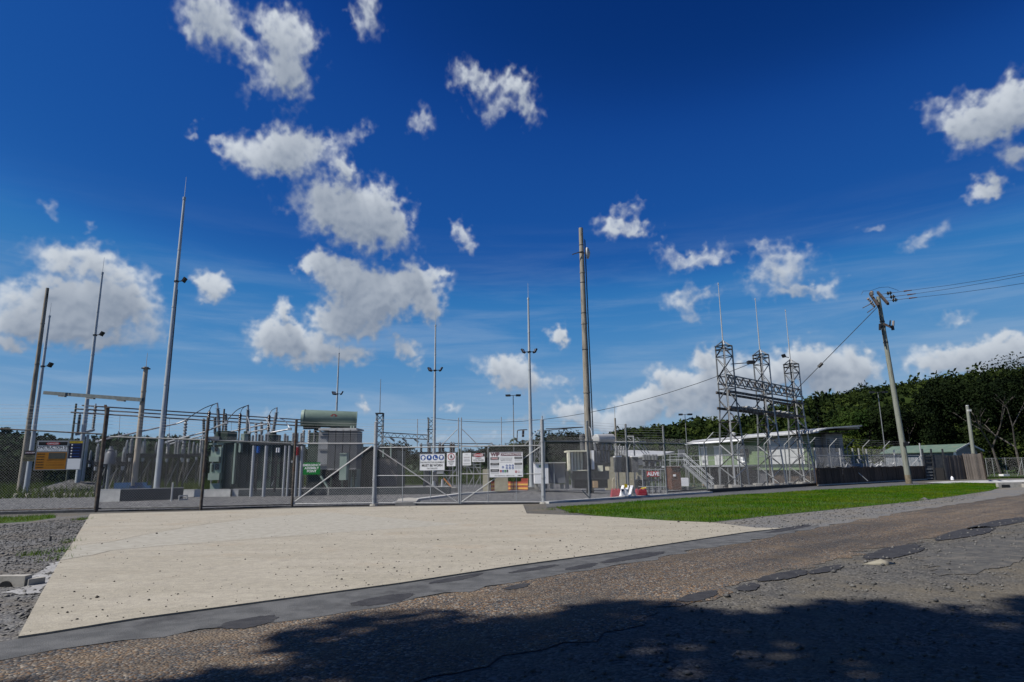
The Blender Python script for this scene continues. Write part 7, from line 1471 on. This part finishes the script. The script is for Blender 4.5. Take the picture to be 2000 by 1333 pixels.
palings('left weathered grey paling screen beside the dark sheet gates', 60.5, 61.5, 1849, 1889, 889, 935.5, 15, .0, 1); palings('right weathered grey paling screen leaning away from the gates', 61.3, 60.2, 1889, 1926, 886, 934.5, 14, -.03, 2)
P = BASE(1903, 905, 66); T = AT(1889, 793, 66); t = thing('timber_pole', 'short pale timber pole with a small lamp behind the paling screens', 'pole', P); MB(P).tube(P, T, .20, .15, n=12).smooth().build('pole', wood_pole, t); MB(P).tube(T, T + Z * .05, .16, .14, n=12).build('cap', galv, t); a = AT(1893, 802, 65.6); MB(P).box(a, (.3, .25, .2)).build('lamp', conc_white, t)
# wire fence and wraps in the far right corner
A, B = AT(1930, 931, 68), AT(2060, 928, 66); A.z = B.z = 0; t = thing('chain_link_fence', 'old chain link fence before the dark trees at the right edge', 'fence', A)
for f in (.0, .1, .3, .55, .8): q = A + (B - A) * f; MB(A).tube(q, q + Z * 2.0, .04, n=6).build('post', galv_dull, t)
MB(A).tube(A + Z * 1.95, B + Z * 1.95, .025, n=6).build('rail', galv_dull, t); chain(A, B, .1, 1.95, A, .14, .0022).build('chain_mesh', wire_m, t, kind='stuff'); MB(A).tube(A + (B - A) * .55 + Z * 1.7, A + (B - A) * .45 + Z * .1, .03, n=6).build('brace', galv_dull, t)
P = G(1962, 932); tag(MB(P).box(P + Z * .18, (.9, .5, .22), .3).build('plastic_sack', white_pl), 'crumpled pale sack on the grass below the right fence', 'sack')
P = G(1860, 938); tag(MB(P).lathe(P, P + Z * .34, [(0, .16), (.6, .14), (.75, .08), (1, .05)], 10).smooth().build('bottle_drum', white_pl), 'small white drum at the foot of the left paling screen', 'drum')
P = G(1980, 953); t = thing('culvert_headwall', 'small concrete culvert headwall beside the lane at the right', 'culvert', P)
MB(P).box(P + Vector((0, .35, .14)), (1.5, .2, .34)).build('wall', conc, t); MB(P).box(P + Vector((.78, 0, .10)), (.14, .8, .26)).build('wing', conc, t); MB(P).box(P + Vector((-.3, .24, .09)), (.5, .03, .18)).build('opening', black_m, t)
P = G(14, 1150); t = thing('culvert_headwall', 'concrete culvert end with dark pipe mouth at the left edge', 'culvert', P)
MB(P).box(P + Vector((-.36, .20, .05)), (1.0, .14, .20)).build('wall', conc, t); MB(P).box(P + Vector((.20, .26, .03)), (.10, .22, .14), -.5).build('wing', conc, t); MB(P).lathe(P + Vector((-.12, .10, -.01)), P + Vector((-.12, .135, -.01)), [(0, .095), (1, .095)], 16).build('pipe_mouth', black_m, t)
slur = g2([(0, 1160), (40, 1150), (72, 1120), (112, 1098), (118, 1100), (96, 1140), (80, 1160), (40, 1163)]); V = []; F = []
sl = sheet('slurry_spill', jag(slur + [slur[0]], .03, .18, 5)[:-1], .012, mat('dried_slurry', (.30, .30, .305), (.42, .42, .42), 6, .9, bump=.9, bscale=18, c3=(.20, .195, .19), s3=3), None); tag(sl, 'pale dried concrete slurry between the culvert and the driveway', 'spill')
for k, (px, py, s_) in enumerate([(1722, 1102, .20), (1806, 977, .22), (1783, 983, .12)]):
    P = G(px, py); q = np.random.default_rng(k + 70); V = OCT * (1 + q.uniform(-.25, .25, (6, 3))) * s_ * np.array([1.3, .8, .45]); tag(np_mesh('rock', V, OCF, pebble_l if k else mat('pale_stone', (.30, .28, .22), (.40, .37, .30), 6), loc=P), ['flat pale stone at the ragged road edge', 'pale stone on the gravel below the lawn', 'small pale stone left of another below the lawn'][k], 'stone', 'loose pale stones')
P = G(98, 1058); tag(MB(P).tube(P, P + Z * .12, .03, .025, n=6).build('survey_peg', dark_steel), 'small dark peg in the gravel left of the driveway', 'peg')
shade_tree('tall leafy roadside tree left of and behind the camera', Vector((-13, -4, 0)), (-11.6, -1.0), 7.6, 16.5, 19, 1, 17000)
shade_tree('tall leafy roadside tree just behind the camera', Vector((-3, -7, 0)), (-4.3, -1.6), 8.5, 16.5, 19, 2, 19000)
shade_tree('leafy tree arching over the gravel right of the camera', Vector((9, -3, 0)), (7.6, 2.2), 7.5, 8.8, 10.8, 3, 15000)  # out of view, added overhead to darken the shaded corner
for k, (x_, y_, w_) in enumerate([(-14, -12, 9), (-4, -13, 9), (7, -12, 10), (16, -4, 8), (20, 4, 8)]):  # unseen trees added to keep sky light off the near ground
    shade_tree(['leafy tree at the left end of the roadside row behind the camera', 'leafy tree second in the roadside row behind the camera', 'leafy tree third in the roadside row behind the camera', 'leafy tree right of the camera beside the gravel', 'leafy tree farthest right beside the gravel'][k], Vector((x_, y_, 0)), (x_, y_), w_, 2.6, 10.5, 10 + k, 9000)
